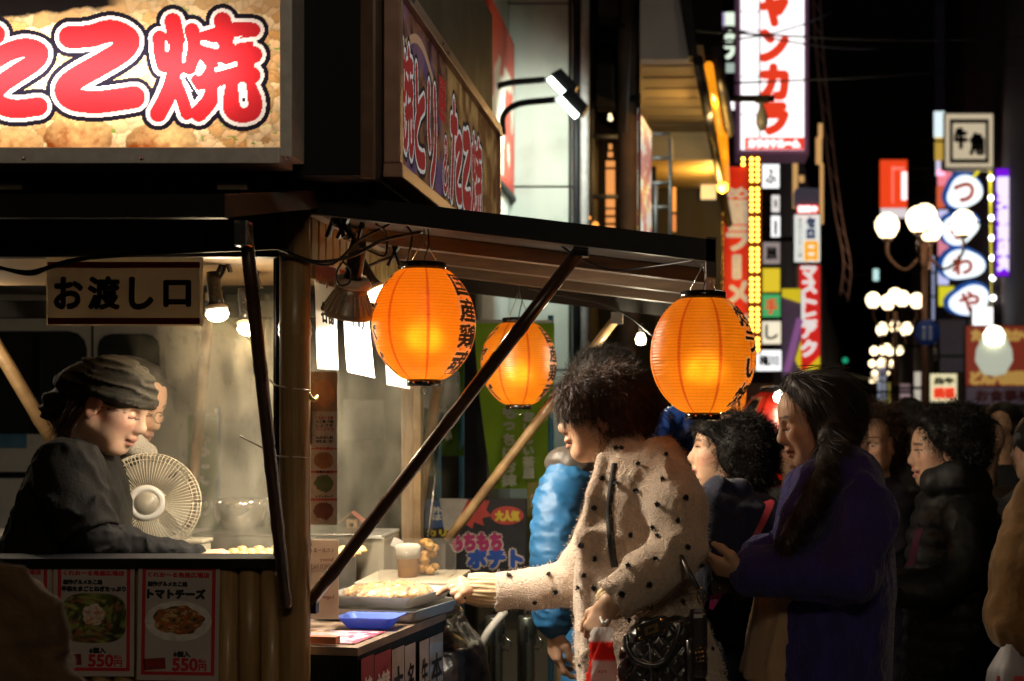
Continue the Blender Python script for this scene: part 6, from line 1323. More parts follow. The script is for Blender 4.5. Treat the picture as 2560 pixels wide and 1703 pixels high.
# ================================================================== signs of the street
def sign(name, label, px0, px1, py0, py1, Y, mat, depth=.2, frame=None, fw=6, group=None):
    o = empty(name, W((px0+px1)/2, py1, Y), label, 'sign', group); bx('sign_face', W(px0, py1, Y), W(px1, py0, Y)+[0, .02, 0], mat, o, 0)
    fm = frame or black; bx('sign_case', W(px0-fw, py1+fw, Y)+[0, .021, 0], W(px1+fw, py0-fw, Y)+[0, depth, 0], fm, o, .01)
    bx('bracket', W(px0-fw, (py0+py1)/2, Y)+[-.8, .08, -.03], W(px0-fw, (py0+py1)/2, Y)+[0, .12, .03], black, o, 0); return o
def sl(o, txt, px0, px1, py0, py1, Y, mat, bold=.0, vertical=False):
    p = W(px0, py1, Y); q = W(px1, py0, Y); return lettering(txt, p+[0, -.006, 0], UX, UZ, q[0]-p[0], q[2]-p[2], mat, o, bold=bold, vertical=vertical)
wl_ = E('white_lit', (1, .97, .98), 1.5); rl = E('red_lit', (1, .06, .02), .75); dkr = E('deep_red_lit', (.8, .03, .02), .55); bl = M('black_lit_ink', (.01, .01, .015), .5)
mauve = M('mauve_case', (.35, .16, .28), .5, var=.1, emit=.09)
o = sign('karaoke_sign', 'tall white lit sign with red vertical katakana in a mauve case', 1852, 2010, -160, 374, 25, wl_, .9, mauve, 12)
for ch, a, b_ in (('ャ', -10, 62), ('ン', 78, 150), ('カ', 165, 245), ('ラ', 262, 332)): sl(o, ch, 1904, 1966, a, b_, 25, rl, bold=.055)
bx('red_band', W(1862, 374, 25)+[0, -.004, 0], W(2010, 344, 25)+[0, -.002, 0], rl, o, 0); sl(o, 'カラオケルーム', 1872, 1998, 350, 368, 24.99, wl_, bold=.02)
bx('divider', W(1897, 344, 25)+[0, -.01, 0], W(1901, -160, 25)+[0, -.004, 0], black, o, 0)
for py in (28, 75, 190, 285): bx('divider', W(1853, py+3, 25)+[0, -.01, 0], W(1897, py, 25)+[0, -.004, 0], M('violet_grey', (.3, .25, .35), .5), o, 0)
o = sign('katakana_sign', 'narrow sign with pale katakana on black beside the tall white sign', 1795, 1848, 10, 300, 27, black, .3)
for i, (ch, a, b_) in enumerate((('ヨ', 35, 62), ('ク', 80, 108), ('フ', 115, 145))): sl(o, ch, 1814, 1836, a, b_, 27, E('greenish_lit', (.85, 1, .8), 1.1), bold=.03)
bx('lit_block', W(1795, 72, 27)+[0, -.01, 0], W(1812, 32, 27)+[0, -.004, 0], E('lilac_lit', (.55, .4, .8), .6), o, 0); bx('lit_block', W(1815, 182, 27)+[0, -.01, 0], W(1848, 158, 27)+[0, -.004, 0], E('greenish_dim', (.6, .75, .65), .6), o, 0); bx('lit_block', W(1822, 275, 27)+[0, -.01, 0], W(1850, 250, 27)+[0, -.004, 0], wl_, o, 0)
# ramen sign with bulbs
o = sign('ramen_sign', 'red vertical ラーメン sign edged with columns of yellow bulbs', 1812, 1874, 420, 900, 16, M('red_sign_paint', (.55, .02, .01), .5, var=.08, emit=.45, ecol=(.75, .03, .01)), .2, dkr, 4)
for ch, a, b_ in (('極', 500, 560), ('ラ', 568, 625), ('ー', 640, 695), ('メ', 705, 760), ('ン', 775, 830)):
    vv = ch == 'ー'; sl(o, '｜' if vv else ch, 1834 if vv else 1818, 1850 if vv else 1870, a, b_, 16, M('dim_white_paint', (.55, .5, .42), .6, emit=.33, ecol=(.8, .7, .6)), bold=.018)
sl(o, 'め', 1820, 1870, 470, 495, 16, MATS['dim_white_paint'], .01)
bm_ = bpy.data.meshes.new('bulb'); t = bmesh.new(); bmesh.ops.create_icosphere(t, subdivisions=2, radius=.02); t.to_mesh(bm_); t.free(); bm_.materials.append(E('yellow_bulb', (1, .58, .06), 9)); bm_.polygons.foreach_set('use_smooth', [True]*len(bm_.polygons))
def bulbs(x0, y0, y1, skip=0):
    py = y0; k = 0
    while py < y1:
        for dx in (0, 15):
            p = W(x0+dx, py, 15.9); link('bulb', bm_, None, o, Vector(p-base(o)))
        py += 13.2; k += 1
        if k % 5 == 0: py += 9
    bx('bulb_board', W(x0-9, y1+4, 15.94), W(x0+24, y0-9, 15.97), dkr if False else M('maroon_board', (.1, .02, .015), .6), o, 0)
bulbs(1879, 398, 880); bulbs(1787, 482, 830); 
for dy in (398, 411): link('bulb', bm_, None, o, Vector(W(1858, dy, 15.9)-base(o)))
# stack of box signs
Yk = 21
st_ = [('white box sign with dark script on top of the sign stack', 1906, 1948, 411, 470, (1, 1, 1), 1.3, 'ふ'), ('slim white lit sign strip in the sign stack', 1929, 1949, 488, 530, (.9, .85, .8), .9, '珈'), ('white slim sign below the first strip', 1928, 1950, 540, 600, (1, 1, 1), 1.2, '琲'), ('pale pink sign with scribbled lettering in the stack', 1908, 1950, 606, 660, (.55, .45, .42), .5, '酒処'),
       ('yellow square sign in the sign stack', 1907, 1950, 671, 730, (.85, .62, .03), .85, ''), ('green square sign with small red mark', 1906, 1951, 736, 796, (.08, .5, .16), .75, '手'), ('cream square sign under the green one', 1906, 1952, 801, 860, (.95, .85, .62), 1., 'し'), ('white bottom sign with dark script in the stack', 1890, 1953, 876, 927, (1, 1, 1), 1.3, '梅川')]
for lab, a, b_, c_, d_, col, em, tx in st_:
    o = sign('box_sign', lab, a, b_, c_, d_, Yk, E('box_%d' % a+str(c_), col, em), .25, None, 2, 'box signs stacked on the left facade')
    if tx: sl(o, tx, a+8, b_-8, c_+12, d_-12, Yk, rl if tx == '手' else M('dark_green_ink', (.05, .07, .06), .5), .008)
# purple slanted banner
o = empty('purple_banner', W(1980, 950, 20), 'purple and yellow slanted banner sign beside the red vertical sign', 'banner')
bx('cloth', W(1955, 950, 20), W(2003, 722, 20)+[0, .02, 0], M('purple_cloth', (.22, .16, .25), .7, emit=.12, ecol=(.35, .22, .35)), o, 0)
MB().prism([W(1955, 722, 19.98), W(2002, 722, 19.98), W(2002, 758, 19.98), W(1955, 742, 19.98)], (0, .01, 0)).build('yellow_patch', E('yellow_lit', (.85, .65, .02), .7), o)
MB().prism([W(1958, 930, 19.97), W(1975, 930, 19.97), W(2008, 800, 19.97), W(1992, 795, 19.97)], (0, .01, 0)).build('violet_stripe', E('violet_lit', (.4, .15, .42), .5), o)
MB().prism([W(1988, 900, 19.96), W(2003, 930, 19.96), W(2003, 850, 19.96)], (0, .01, 0)).build('yellow_patch', MATS['yellow_lit'], o)
# sign column with red katakana
o = sign('column_sign', 'white box sign with blue and orange marks above the red katakana sign', 1986, 2050, 537, 655, 20.5, E('soft_white', (.85, .88, .82), .85), .3, None, 3)
sl(o, 'セロ', 2018, 2036, 545, 595, 20.5, E('blue_ink_lit', (.04, .07, .2), .4), .02, True); sl(o, '日', 2014, 2042, 606, 650, 20.5, E('orange_ink_lit', (1, .45, .03), .9), .02); sl(o, '焼肉ホルモン鍋', 1994, 2006, 545, 645, 20.5, M('grey_ink', (.3, .3, .28), .6), 0, True)
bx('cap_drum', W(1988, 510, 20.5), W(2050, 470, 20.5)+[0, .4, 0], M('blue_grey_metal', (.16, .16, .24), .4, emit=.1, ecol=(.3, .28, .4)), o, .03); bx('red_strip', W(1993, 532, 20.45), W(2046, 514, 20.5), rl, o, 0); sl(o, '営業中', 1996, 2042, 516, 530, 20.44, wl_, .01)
o = sign('katakana_column', 'red vertical sign with white katakana and yellow foot', 1998, 2050, 664, 930, 20.4, E('red_face', (.75, .02, .015), .7), .3, M('grey_lilac', (.25, .18, .22), .5, emit=.05), 3)
for ch, a, b_ in (('マ', 668, 700), ('ス', 704, 732), ('ト', 738, 770), ('ヒ', 776, 806), ('ア', 812, 844), ('ク', 852, 890)): sl(o, ch, 2004, 2040, a, b_, 20.4, E('paper_white', (.9, .87, .82), .8), .018)
bx('yellow_foot', W(2010, 930, 20.39), W(2050, 896, 20.39)+[0, -.002, 0]+[0, .002, 0], MATS['yellow_lit'], o, 0) if False else MB().prism([W(2008, 930, 20.38), W(2050, 930, 20.38), W(2050, 890, 20.38)], (0, .01, 0)).build('yellow_foot', MATS['yellow_lit'], o)
# left facade with lit windows behind these signs
lf = empty('left_facade', (W(1960, 0, 30)[0]-2, 34, 0), 'dark facade row on the left of the street with amber lit bays', 'building')
for y0, y1, h_ in ((28, 36, 11), (36.2, 50, 9), (50.2, 75, 8), (75.2, 120, 7)):
    xl0 = .1173*y0-1.7; xl1 = .1173*y1-1.7; MB().prism([(xl0-8, y0, 0), (xl0, y0, 0), (xl1, y1, 0), (xl1-8, y1, 0)], (0, 0, h_)).build('facade_block', M('maroon_wall', (.05, .025, .03), .8, var=.2, emit=0), lf)
amb = E('amber_bay', (.9, .5, .18), .62)
for a, b_, c_, d_ in ((1982, 1994, 395, 520), (2046, 2056, 310, 345), (2040, 2054, 345, 410), (2050, 2058, 410, 560), (1998, 2010, 440, 455)): bx('lit_bay', W(a, d_, 27.9), W(b_, c_, 27.95), amb, lf, 0)
# overhead arm with camera dome
o = empty('camera_gantry', W(1622, 245, 12.4), 'dark horizontal gantry arm carrying a grey dome camera', 'gantry')
tb('arm', [W(1575, 247, 12.3), W(1936, 246, 12.3)], .028, black, o); tb('brace', [W(1590, 188, 12.3), W(1765, 186, 12.3)], .016, black, o)
p = W(1905, 300, 12.3); MB().lathe([(0, -.1), (.03, -.085), (.052, -.03), (.05, .03), (.03, .09), (.015, .13), (.015, .18), (0, .18)], p, seg=20).build('dome_camera', M('grey_dome', (.2, .22, .22), .35, var=.1), o); bx('mount', p+[-.06, -.03, .15], p+[.06, .03, .21], black, o)
# hanging lattice mast to the right of the white sign
o = empty('lattice_mast', W(2060, 700, 23), 'thin rusty lattice mast curving beside the tall white sign', 'mast')
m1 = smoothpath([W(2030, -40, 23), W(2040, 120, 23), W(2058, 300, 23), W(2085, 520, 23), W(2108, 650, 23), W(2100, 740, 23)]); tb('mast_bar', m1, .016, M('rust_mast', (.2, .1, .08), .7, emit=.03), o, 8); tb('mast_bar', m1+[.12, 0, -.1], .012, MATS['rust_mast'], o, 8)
for k in range(2, len(m1)-1, 3): tb('mast_tie', [m1[k], m1[k+1]+[.12, 0, -.1]], .008, MATS['rust_mast'], o, 6)
# wires
for i, (a, b_, sag, lab) in enumerate((((1500, 60, 12), (2600, 90, 30), 40, 'black overhead wire crossing in front of the white sign'), ((1480, -30, 12), (2200, 120, 26), 60, 'second overhead wire rising from the utility pole'), ((1500, 100, 12), (2080, 30, 24), 70, 'third overhead wire above the orange soffits'), ((1780, 210, 14), (2600, 150, 40), 30, 'overhead wire near the street arm'), ((2080, 930, 30), (2290, 960, 60), 25, 'yellow ribbon wire strung low across the street'))):
    A, B = W(*a), W(*b_); q = [A+(B-A)*t-np.array([0, 0, sag/F*20*4*t*(1-t)*.5]) for t in np.linspace(0, 1, 17)]
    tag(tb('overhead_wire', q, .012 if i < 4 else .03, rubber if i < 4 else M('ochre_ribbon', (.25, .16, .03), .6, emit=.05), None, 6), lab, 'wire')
# ================================================================== street lamps
gm = E('lamp_globe', (1, .8, .48), 4.); polem = M('brown_iron', (.1, .04, .02), .5, metal=.4, var=.2)
def street_lamp(Y, label, c=1.05, light=0., s=1., rz=.4):
    x = .1173*Y+c-.0; o = empty('street_lamp', (x, Y, 0), label, 'street lamp', 'five-globe street lamps down the middle of the street')
    H = 4.4; tb('lamp_post', [(x, Y, 0), (x, Y, .5), (x, Y, .55), (x, Y, H-.3)], [.12, .11, .07, .05], polem, o, 12)
    for k in range(5):
        a = rz+k*math.pi/2; p = np.array([x+.6*math.cos(a), Y+.6*math.sin(a), H]) if k < 4 else np.array([x, Y, H+.12])
        if k < 4: tb('arm', smoothpath([(x, Y, H-.45), (x+.3*math.cos(a), Y+.3*math.sin(a), H-.72), tuple(p-[.02*math.cos(a), .02*math.sin(a), .5]), tuple(p-[0, 0, .2])]), .025, polem, o, 8)
        MB().lathe([(.06, -.2), (.12, -.17), (.185, -.05), (.19, .04), (.14, .14), (.06, .19), (0, .2)], p, seg=20).build('globe', gm, o)
        MB().lathe([(.05, -.26), (.08, -.24), (.075, -.2), (0, -.19)], p, seg=12).build('globe_fitter', polem, o)
    if light: point('lamp_light', (x, Y, H-.0), light, (1, .78, .5), .5, o) if False else [point('lamp_light', (x+.6*math.cos(rz+k*math.pi/2), Y+.6*math.sin(rz+k*math.pi/2), H-.24), light/4, (1, .8, .55), .1, o) for k in range(4)]
names = ['added unseen behind the viewer to light the stall front', 'over the queue, just out of view above', 'carrying the blue road sign', 'second beyond the blue road sign', 'third beyond the blue road sign', 'fourth beyond the blue road sign', 'fifth beyond the blue road sign', 'sixth beyond the blue road sign', 'last one in the distance']
for i, Y in enumerate((-2.5, 7.5, 22.4, 37.4, 50, 67, 84, 104, 125)):  # first post is an unseen addition that brightens the stall front
    street_lamp(Y, 'five-globe street lamp '+names[i], light=(330 if i == 0 else 14 if i == 1 else 90 if i == 2 else 0), rz=.25+.5*i, c=(1.05, 1.05, 1.02, .92, 1.2, 1.25, 1.3, 1.5, 1.6)[i])
o = empty('road_sign', W(2318, 880, 22.2), 'round blue road sign with white pedestrian figures on the lamp post', 'sign')
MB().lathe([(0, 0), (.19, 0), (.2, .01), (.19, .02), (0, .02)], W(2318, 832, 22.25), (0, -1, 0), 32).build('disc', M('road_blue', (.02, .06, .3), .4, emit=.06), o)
for dx in (-.05, .05):
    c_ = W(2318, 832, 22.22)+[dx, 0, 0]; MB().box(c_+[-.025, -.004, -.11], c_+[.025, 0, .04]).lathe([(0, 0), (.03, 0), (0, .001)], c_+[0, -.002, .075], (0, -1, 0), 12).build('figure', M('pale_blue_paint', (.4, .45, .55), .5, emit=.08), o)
# ================================================================== right side of the street
rf = empty('right_facade', (10.5, 60, 0), 'tall dark buildings along the right of the street', 'building')
for k, (y0, y1, h_, cc) in enumerate(((36, 46, 24, 4.6), (46.3, 58, 17, 4.3), (58.3, 75, 30, 4.4), (75.3, 110, 14, 4.0), (110.3, 180, 10, 3.5))):
    xl0 = .1173*y0+cc; xl1 = .1173*y1+cc; MB().prism([(xl0, y0, 0), (xl0+14, y0, 0), (xl1+14, y1, 0), (xl1, y1, 0)], (0, 0, h_)).build('block', M('plum_wall_%d' % (k % 3), [(.2, .15, .19), (.15, .12, .15), (.28, .2, .18)][k % 3], .8, var=.25, vs=.6), rf)
for i, (a, b_, c_, d_, Y) in enumerate(((2395, 2462, 90, 275, 70), (2475, 2520, 60, 400, 58), (2525, 2560, 100, 330, 45), (2332, 2352, 350, 520, 75))): bx('tower', W(a, d_+700, Y), W(b_, c_, Y)+[0, 3, 0], M('plum_wall_2', (.28, .2, .18), .8), rf, .02)
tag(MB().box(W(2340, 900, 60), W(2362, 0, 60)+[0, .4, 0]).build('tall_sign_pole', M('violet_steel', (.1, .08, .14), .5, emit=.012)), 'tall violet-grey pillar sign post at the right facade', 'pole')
o = sign('square_sign', 'square cream sign with black brush kanji 牛角 inside a black border', 2364, 2482, 285, 418, 46, M('cream_lit', (.5, .42, .3), .6, emit=.6, ecol=(.9, .74, .5)), .6, M('dark_cream', (.3, .25, .18), .6), 4)
for lo, hi in (((2374, 308), (2472, 298)), ((2374, 408), (2472, 398)), ((2374, 400), (2382, 302)), ((2464, 400), (2472, 302))): bx('border', W(*lo, 45.98), W(*hi, 45.99), bl, o, 0)
sl(o, '牛', 2388, 2416, 322, 370, 46, bl, .05); sl(o, '角', 2426, 2458, 334, 386, 46, bl, .045)
bx('side_strip', W(2336, 342, 46.2), W(2360, 280, 46.3), E('cyan_white', (.8, .95, 1), 1.), o, 0); bx('side_strip', W(2338, 400, 46.2), W(2360, 345, 46.3), E('ochre_lit', (.8, .5, .08), .6), o, 0)
def cloud(px, py, w_, h_, ch, lab):
    o = empty('cloud_sign', W(px, py+h_, 47), lab, 'sign', 'cloud-shaped signs stacked on the right facade'); pts = []; pb = []
    for a in np.linspace(0, 2*math.pi, 48, endpoint=False):
        r = 1+.1*math.sin(2*a+px)+.06*math.sin(3*a+py); pts.append(W(px+w_*r*math.cos(a), py-h_*r*math.sin(a), 47)); pb.append(W(px-6+w_*1.16*r*math.cos(a), py-4-h_*1.16*r*math.sin(a), 47.06))
    MB().prism(pts, (0, .05, 0)).build('cloud_face', E('cloud_white', (.85, .96, 1), 1.25), o); MB().prism(pb, (0, .1, 0)).build('blue_rim', E('blue_rim', (.02, .12, .5), .35), o)
    sl(o, ch, px-26, px+22, py-22, py+24, 46.97, E('brown_red_lit', (.5, .08, .04), .5), .035)
cloud(2412, 480, 46, 38, 'つ', 'topmost cloud-shaped white sign with blue rim and a brown つ'); cloud(2400, 572, 46, 38, 'ち', 'cloud-shaped sign with ち behind a lamp globe'); cloud(2408, 662, 48, 40, 'わ', 'third cloud-shaped white sign, marked わ, above the lowest one'); cloud(2425, 752, 50, 36, 'や', 'lowest cloud-shaped sign with や')
for i, (a, b_, c_, d_, col, em) in enumerate(((2340, 2362, 402, 440, (.8, .75, .95), .8), (2344, 2380, 425, 465, (1, .25, .3), .9), (2342, 2362, 466, 520, (.9, .15, .05), .7), (2345, 2370, 525, 570, (.75, .7, 1), .8), (2345, 2372, 572, 640, (1, .3, .35), .7), (2345, 2372, 650, 712, (.7, .7, 1), .8), (2347, 2385, 716, 765, (.85, .75, .02), .8))):
    sign('strip_sign', ('lilac', 'pink', 'red', 'pale violet', 'rose', 'lavender', 'yellow')[i]+' lit strip sign beside the cloud-shaped signs', a, b_, c_, d_, 48, E('strip_%d' % i, col, em), .3, None, 2, 'strip signs')
o = empty('neon_pole', W(2475, 790, 46.5), 'yellow neon line strung with white bulbs by the purple sign', 'neon'); tb('neon_line', [W(2475, 420, 46.5), W(2482, 770, 46.5)], .05, E('yellow_neon', (.9, .75, .03), .9), o, 8); tb('neon_line', [W(2432, 445, 46.5), W(2452, 420, 46.5)], .05, MATS['yellow_neon'], o, 8)
for k in range(7): MB().lathe([(0, -.09), (.065, -.06), (.09, 0), (.065, .06), (0, .09)], W(2477+k*.9, 445+k*50, 46.3), seg=12).build('bulb', E('white_bulb', (1, .97, .85), 7), o)
o = sign('violet_sign', 'vivid violet vertical sign with white lettering', 2490, 2533, 422, 690, 44, E('violet_face', (.24, .01, .9), .8), .3, None, 2)
for k, ch in enumerate('回天楼飯店丸'): sl(o, ch, 2496, 2529, 446+k*39, 480+k*39, 44, E('lilac_white', (.9, .8, 1), 1.1), .05)
o = sign('red_roof_sign', 'red-orange lit square sign with white corner mark', 2200, 2268, 400, 520, 60, E('orange_red_face', (1, .07, .015), .85), .4, None, 1)
bx('white_mark', W(2254, 500, 59.98), W(2267, 430, 59.99), wl_, o, 0); MB().box(W(2230, 508, 59.98), W(2234, 418, 59.99)).box(W(2230, 424, 59.98), W(2262, 418, 59.99)).build('outline_mark', E('salmon_lit', (1, .3, .22), .8), o); bx('white_foot', W(2202, 545, 59.98), W(2268, 521, 60), E('pink_white', (.9, .8, .82), .8), o, 0)
o = sign('squid_sign', 'large red hanging sign with yellow lettering behind a bright lamp', 2415, 2600, 815, 965, 33, M('dark_red_banner', (.35, .04, .025), .6, emit=.22, ecol=(.55, .08, .04), var=.15), .2, black, 2)
sl(o, 'たこ焼かに', 2430, 2590, 825, 852, 33, E('gold_ink_lit', (.7, .4, .1), .45), .03); sl(o, 'どん八御膳鍋', 2428, 2590, 930, 960, 33, MATS['gold_ink_lit'], .04); bx('lower_band', W(2416, 1010, 33), W(2600, 968, 33)+[0, .02, 0], M('lilac_band', (.25, .18, .24), .6, emit=.12), o, 0); sl(o, 'お食事処', 2440, 2580, 975, 1003, 33, M('mauve_ink', (.3, .08, .1), .6), .02)
o = empty('hanging_lamp', W(2485, 925, 32), 'pear-shaped bright hanging lamp before the red sign', 'lamp'); MB().lathe([(0, -.55), (.25, -.5), (.42, -.2), (.4, .05), (.26, .35), (.2, .45), (0, .48)], W(2485, 880, 32.2), seg=24).build('shade', M('frosted_shade', (.6, .62, .5), .4, emit=.5, ecol=(.85, .9, .7)), o); MB().lathe([(0, -.2), (.2, -.14), (.24, .05), (.15, .2), (0, .25)], W(2485, 842, 31.9), seg=20).build('lit_bulb', E('warm_white', (1, .97, .7), 5), o)
sign('lantern_box', 'small bright white lantern box under the cloud signs', 2432, 2482, 768, 815, 45, wl_, .5, None, 1)
o = sign('menu_board', 'pale yellow lit menu board low on the right side', 2326, 2392, 935, 1005, 30, E('pale_yellow', (.95, .85, .5), .85), .2, None, 1); sl(o, '鳥牛', 2335, 2385, 945, 960, 30, M('olive_ink', (.12, .14, .03), .5), .02); sl(o, '鍋福', 2335, 2385, 970, 995, 30, rl, .02)
sign('shop_light', 'thin warm white shop light panel by the menu board', 2286, 2312, 930, 1030, 31, E('warm_pale', (.8, .7, .58), .6), .2, None, 1); sign('shop_light', 'pinkish shop light panel far down the street', 2250, 2275, 960, 1020, 60, E('pink_pale', (.6, .4, .42), .4), .2, None, 1); sign('shop_light', 'dim grey-blue lit shop panel beyond the lamps', 2195, 2215, 900, 1000, 90, E('blue_pale', (.5, .55, .7), .5), .2, None, 1); sign('shop_light', 'yellow lit panel at the far end of the street', 2200, 2225, 955, 1015, 100, E('yellow_pale', (.5, .42, .1), .5), .2, None, 1)
sign('small_sign', 'small cyan-white sign hanging in the dark sky gap', 2183, 2197, 673, 702, 55, E('cyan_small', (.6, .95, .9), .9), .2, None, 1); sign('small_sign', 'white glowing sign at the edge of the right facade', 2330, 2355, 640, 800, 62, E('bluish_strip', (.55, .6, .9), .5), .2, None, 1)
o = sign('painted_sign', 'grey and red painted fish sign under the cloud signs', 2350, 2415, 800, 930, 36, M('fish_print', (.2, .16, .18), .6, emit=.1, var=.5, vs=2), .3, None, 1)
p = W(2113, 901, 60); o = tag(MB().lathe([(0, -.12), (.1, -.08), (.12, 0), (.1, .08), (0, .12)], p, seg=12).build('traffic_light', E('signal_green', (.02, .5, .25), .7)), 'small green traffic signal far down the street', 'signal')
# red lantern and stall lights behind the queue
red_l = lantern_mesh([('酒', math.radians(-60)), ('祭', math.radians(-150))], (.3, .01, .005), (.85, .04, .02))
g = lantern(1945, 1090, 6.6, red_l, 'round red paper lantern with black rings behind the purple coat', W(1945, 1000, 6.6), power=1.6, lc=(1, .6, .4), group='red lanterns'); g.scale = (1.45,)*3; g.location = Vector(W(1945, 1090, 6.6)-[0, 0, (LH+.017)*1.45])
p = W(1949, 992, 6.4); tag(MB().lathe([(0, -.03), (.022, -.02), (.03, 0), (.02, .02), (0, .03)], p, seg=14).build('bare_bulb', E('bulb_warm', (1, .93, .68), 7.)), 'bare bulb glowing at the forehead of the woman in purple', 'bulb')
point('bulb_light', p-[.02, .06, .02], 4, (1, .88, .6), .02, None)
o = empty('rear_stall', W(1930, 1036, 7.2)*[1, 1, 0], 'dark market stall with brown roof board behind the queue', 'stall'); bx('roof_board', W(1860, 990, 7.2), W(2010, 958, 7.2)+[0, .8, 0], M('stall_brown', (.1, .05, .03), .6), o); bx('stall_back', W(1860, 1500, 8), W(2010, 990, 8)+[0, .05, 0], darkwall, o)
for px in (1862, 2006): bx('stall_post', (W(px, 0, 7.25)[0]-.03, 7.22, 0), (W(px, 0, 7.25)[0]+.03, 7.28, W(0, 985, 7.25)[2]), MATS['stall_brown'], o)
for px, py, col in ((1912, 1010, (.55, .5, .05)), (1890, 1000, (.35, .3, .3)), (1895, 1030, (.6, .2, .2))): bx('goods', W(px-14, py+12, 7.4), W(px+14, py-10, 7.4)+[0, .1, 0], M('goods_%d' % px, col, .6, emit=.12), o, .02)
# ================================================================== plaza behind the stall
van = empty('white_van', (-4.4, 8.0, 0), 'white delivery van parked behind the stall', 'van')
vw = M('van_paint', (.72, .69, .64), .3, var=.06, coat=.6); vg = M('van_glass', (.03, .035, .035), .08, var=.1, coat=.5)
vs = SDF(); x0v, x1v = -6.2, W(470, 0, 7.3)[0]
MB().prism([(x0v, 7.2, .45), (x1v-.05, 7.2, .45), (x1v, 7.2, .8), (x1v-.02, 7.2, 1.35), (x1v-.12, 7.2, 1.85), (x1v-.3, 7.2, 2.0), (x0v, 7.2, 2.04)], (0, 1.5, 0)).build('body_shell', vw, van)
def rrect(a, b_, c_, d_, r, Y):
    p, q = W(a, d_, Y), W(b_, c_, Y); o_ = []
    for cx, cz, a0 in ((q[0]-r, q[2]-r, 0), (p[0]+r, q[2]-r, 90), (p[0]+r, p[2]+r, 180), (q[0]-r, p[2]+r, 270)):
        for t in (0, 30, 60, 90): an = math.radians(a0+t); o_.append((cx+r*math.cos(an), Y, cz+r*math.sin(an)))
    return o_
MB().prism(rrect(-170, 218, 828, 1085, .09, 7.19)[::-1], (0, -.006, 0)).build('side_window', vg, van); MB().prism(rrect(245, 400, 835, 1085, .07, 7.19)[::-1], (0, -.006, 0)).build('side_window', vg, van)
bx('window_divider', W(85, 1085, 7.18), W(98, 830, 7.17), black, van, 0); bx('door_seam', W(230, 1400, 7.196), W(233, 800, 7.19), black, van, 0); bx('side_trim', W(-300, 1195, 7.196), W(440, 1180, 7.185), black, van, .002); bx('sticker', W(-10, 1120, 7.19), W(66, 1082, 7.186), M('blue_sticker', (.1, .25, .4), .5), van, 0); bx('door_handle', W(255, 1150, 7.19), W(290, 1138, 7.17), black, van, .004)
for x in (-5.6, x1v-.55): MB().lathe([(.0, 0), (.17, 0), (.2, .02), (.3, .0), (.31, .04), (.31, .16), (0, .16)], (x, 7.33, .31), (0, -1, 0), 28).build('wheel', rubber, van)
bx('bumper', (x1v-.04, 7.22, .42), (x1v+.06, 8.66, .62), black, van, .02)
shp = empty('shop_building', W(700, 1036, 8.9)*[1, 1, 0], 'beige shop front with shutters seen through the stall steam', 'building')
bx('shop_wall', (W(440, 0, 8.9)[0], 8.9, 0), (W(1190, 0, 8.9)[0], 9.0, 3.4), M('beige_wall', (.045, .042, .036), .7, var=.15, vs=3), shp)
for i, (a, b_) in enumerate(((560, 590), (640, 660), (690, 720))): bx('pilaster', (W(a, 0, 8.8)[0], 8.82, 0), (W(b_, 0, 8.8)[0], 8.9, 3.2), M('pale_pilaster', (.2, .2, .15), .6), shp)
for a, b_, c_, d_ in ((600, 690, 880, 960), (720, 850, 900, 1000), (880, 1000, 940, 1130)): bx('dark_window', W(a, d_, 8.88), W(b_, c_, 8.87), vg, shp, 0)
bx('notice', W(860, 1100, 8.86), W(960, 1000, 8.85), M('notice_paper', (.4, .42, .5), .6), shp, 0)
def nobori(px0, px1, py0, py1, Y, label, col, txt, pole_px, bend=.0):
    o = empty('banner_flag', (W(pole_px, 0, Y)[0], Y, 0), label, 'banner', 'green banner flags'); V = []; n, m = 10, 24
    for i in range(m+1):
        for j in range(n+1):
            t = i/m; u = j/n; px = px0+(px1-px0)*u+bend*(1-u)*t**1.5; V.append(W(px, py0+(py1-py0)*t, Y+.03*math.sin(t*7+u*3)))
    MB().add(V, [((n+1)*i+j, (n+1)*(i+1)+j, (n+1)*(i+1)+j+1, (n+1)*i+j+1) for i in range(m) for j in range(n)], 0, True).build('cloth', M(col[0], col[1], .7, var=.1, vs=5, translucent=.4), o)
    tb('flag_pole', [(W(pole_px, 0, Y)[0], Y+.02, 0), W(pole_px, py0-20, Y)+[0, .02, 0]], .013, M('blue_pole', (.08, .28, .5), .4), o); tb('cross_bar', [W(px0-4, py0-4, Y), W(pole_px+3, py0-4, Y)], .007, white, o)
    for k, (tx, a, b_, c_, d_) in enumerate(txt): p = W(a, d_, Y-.05); q = W(b_, c_, Y-.05); lettering(tx, p, UX, UZ, q[0]-p[0], q[2]-p[2], M('banner_white', (.7, .75, .6), .7), o, bold=.004, vertical=True)
grn = ('lime_cloth', (.36, .64, .05)); nobori(1186, 1386, 808, 1222, 6.2, 'large lime green banner flag with white brush text behind the lantern', grn, [('よもっちにお抹', 1255, 1290, 985, 1215), ('おいしい茶屋', 1308, 1335, 1030, 1195)], 1376, 45)
nobori(1092, 1160, 905, 1140, 6.6, 'narrow green banner flag beside the rear stall post', ('leaf_cloth', (.16, .34, .04)), [('抹茶', 1110, 1130, 930, 1100)], 1152); nobori(470, 545, 1040, 1330, 6.9, 'green banner flag seen through the stall steam', ('leaf_cloth', (.16, .34, .04)), [('なにわ', 490, 525, 1080, 1290)], 540)
nobori(1072, 1096, 1000, 1190, 6.4, 'pale striped banner flag close to the rear stall post', ('pale_stripe', (.45, .5, .42)), [], 1094)
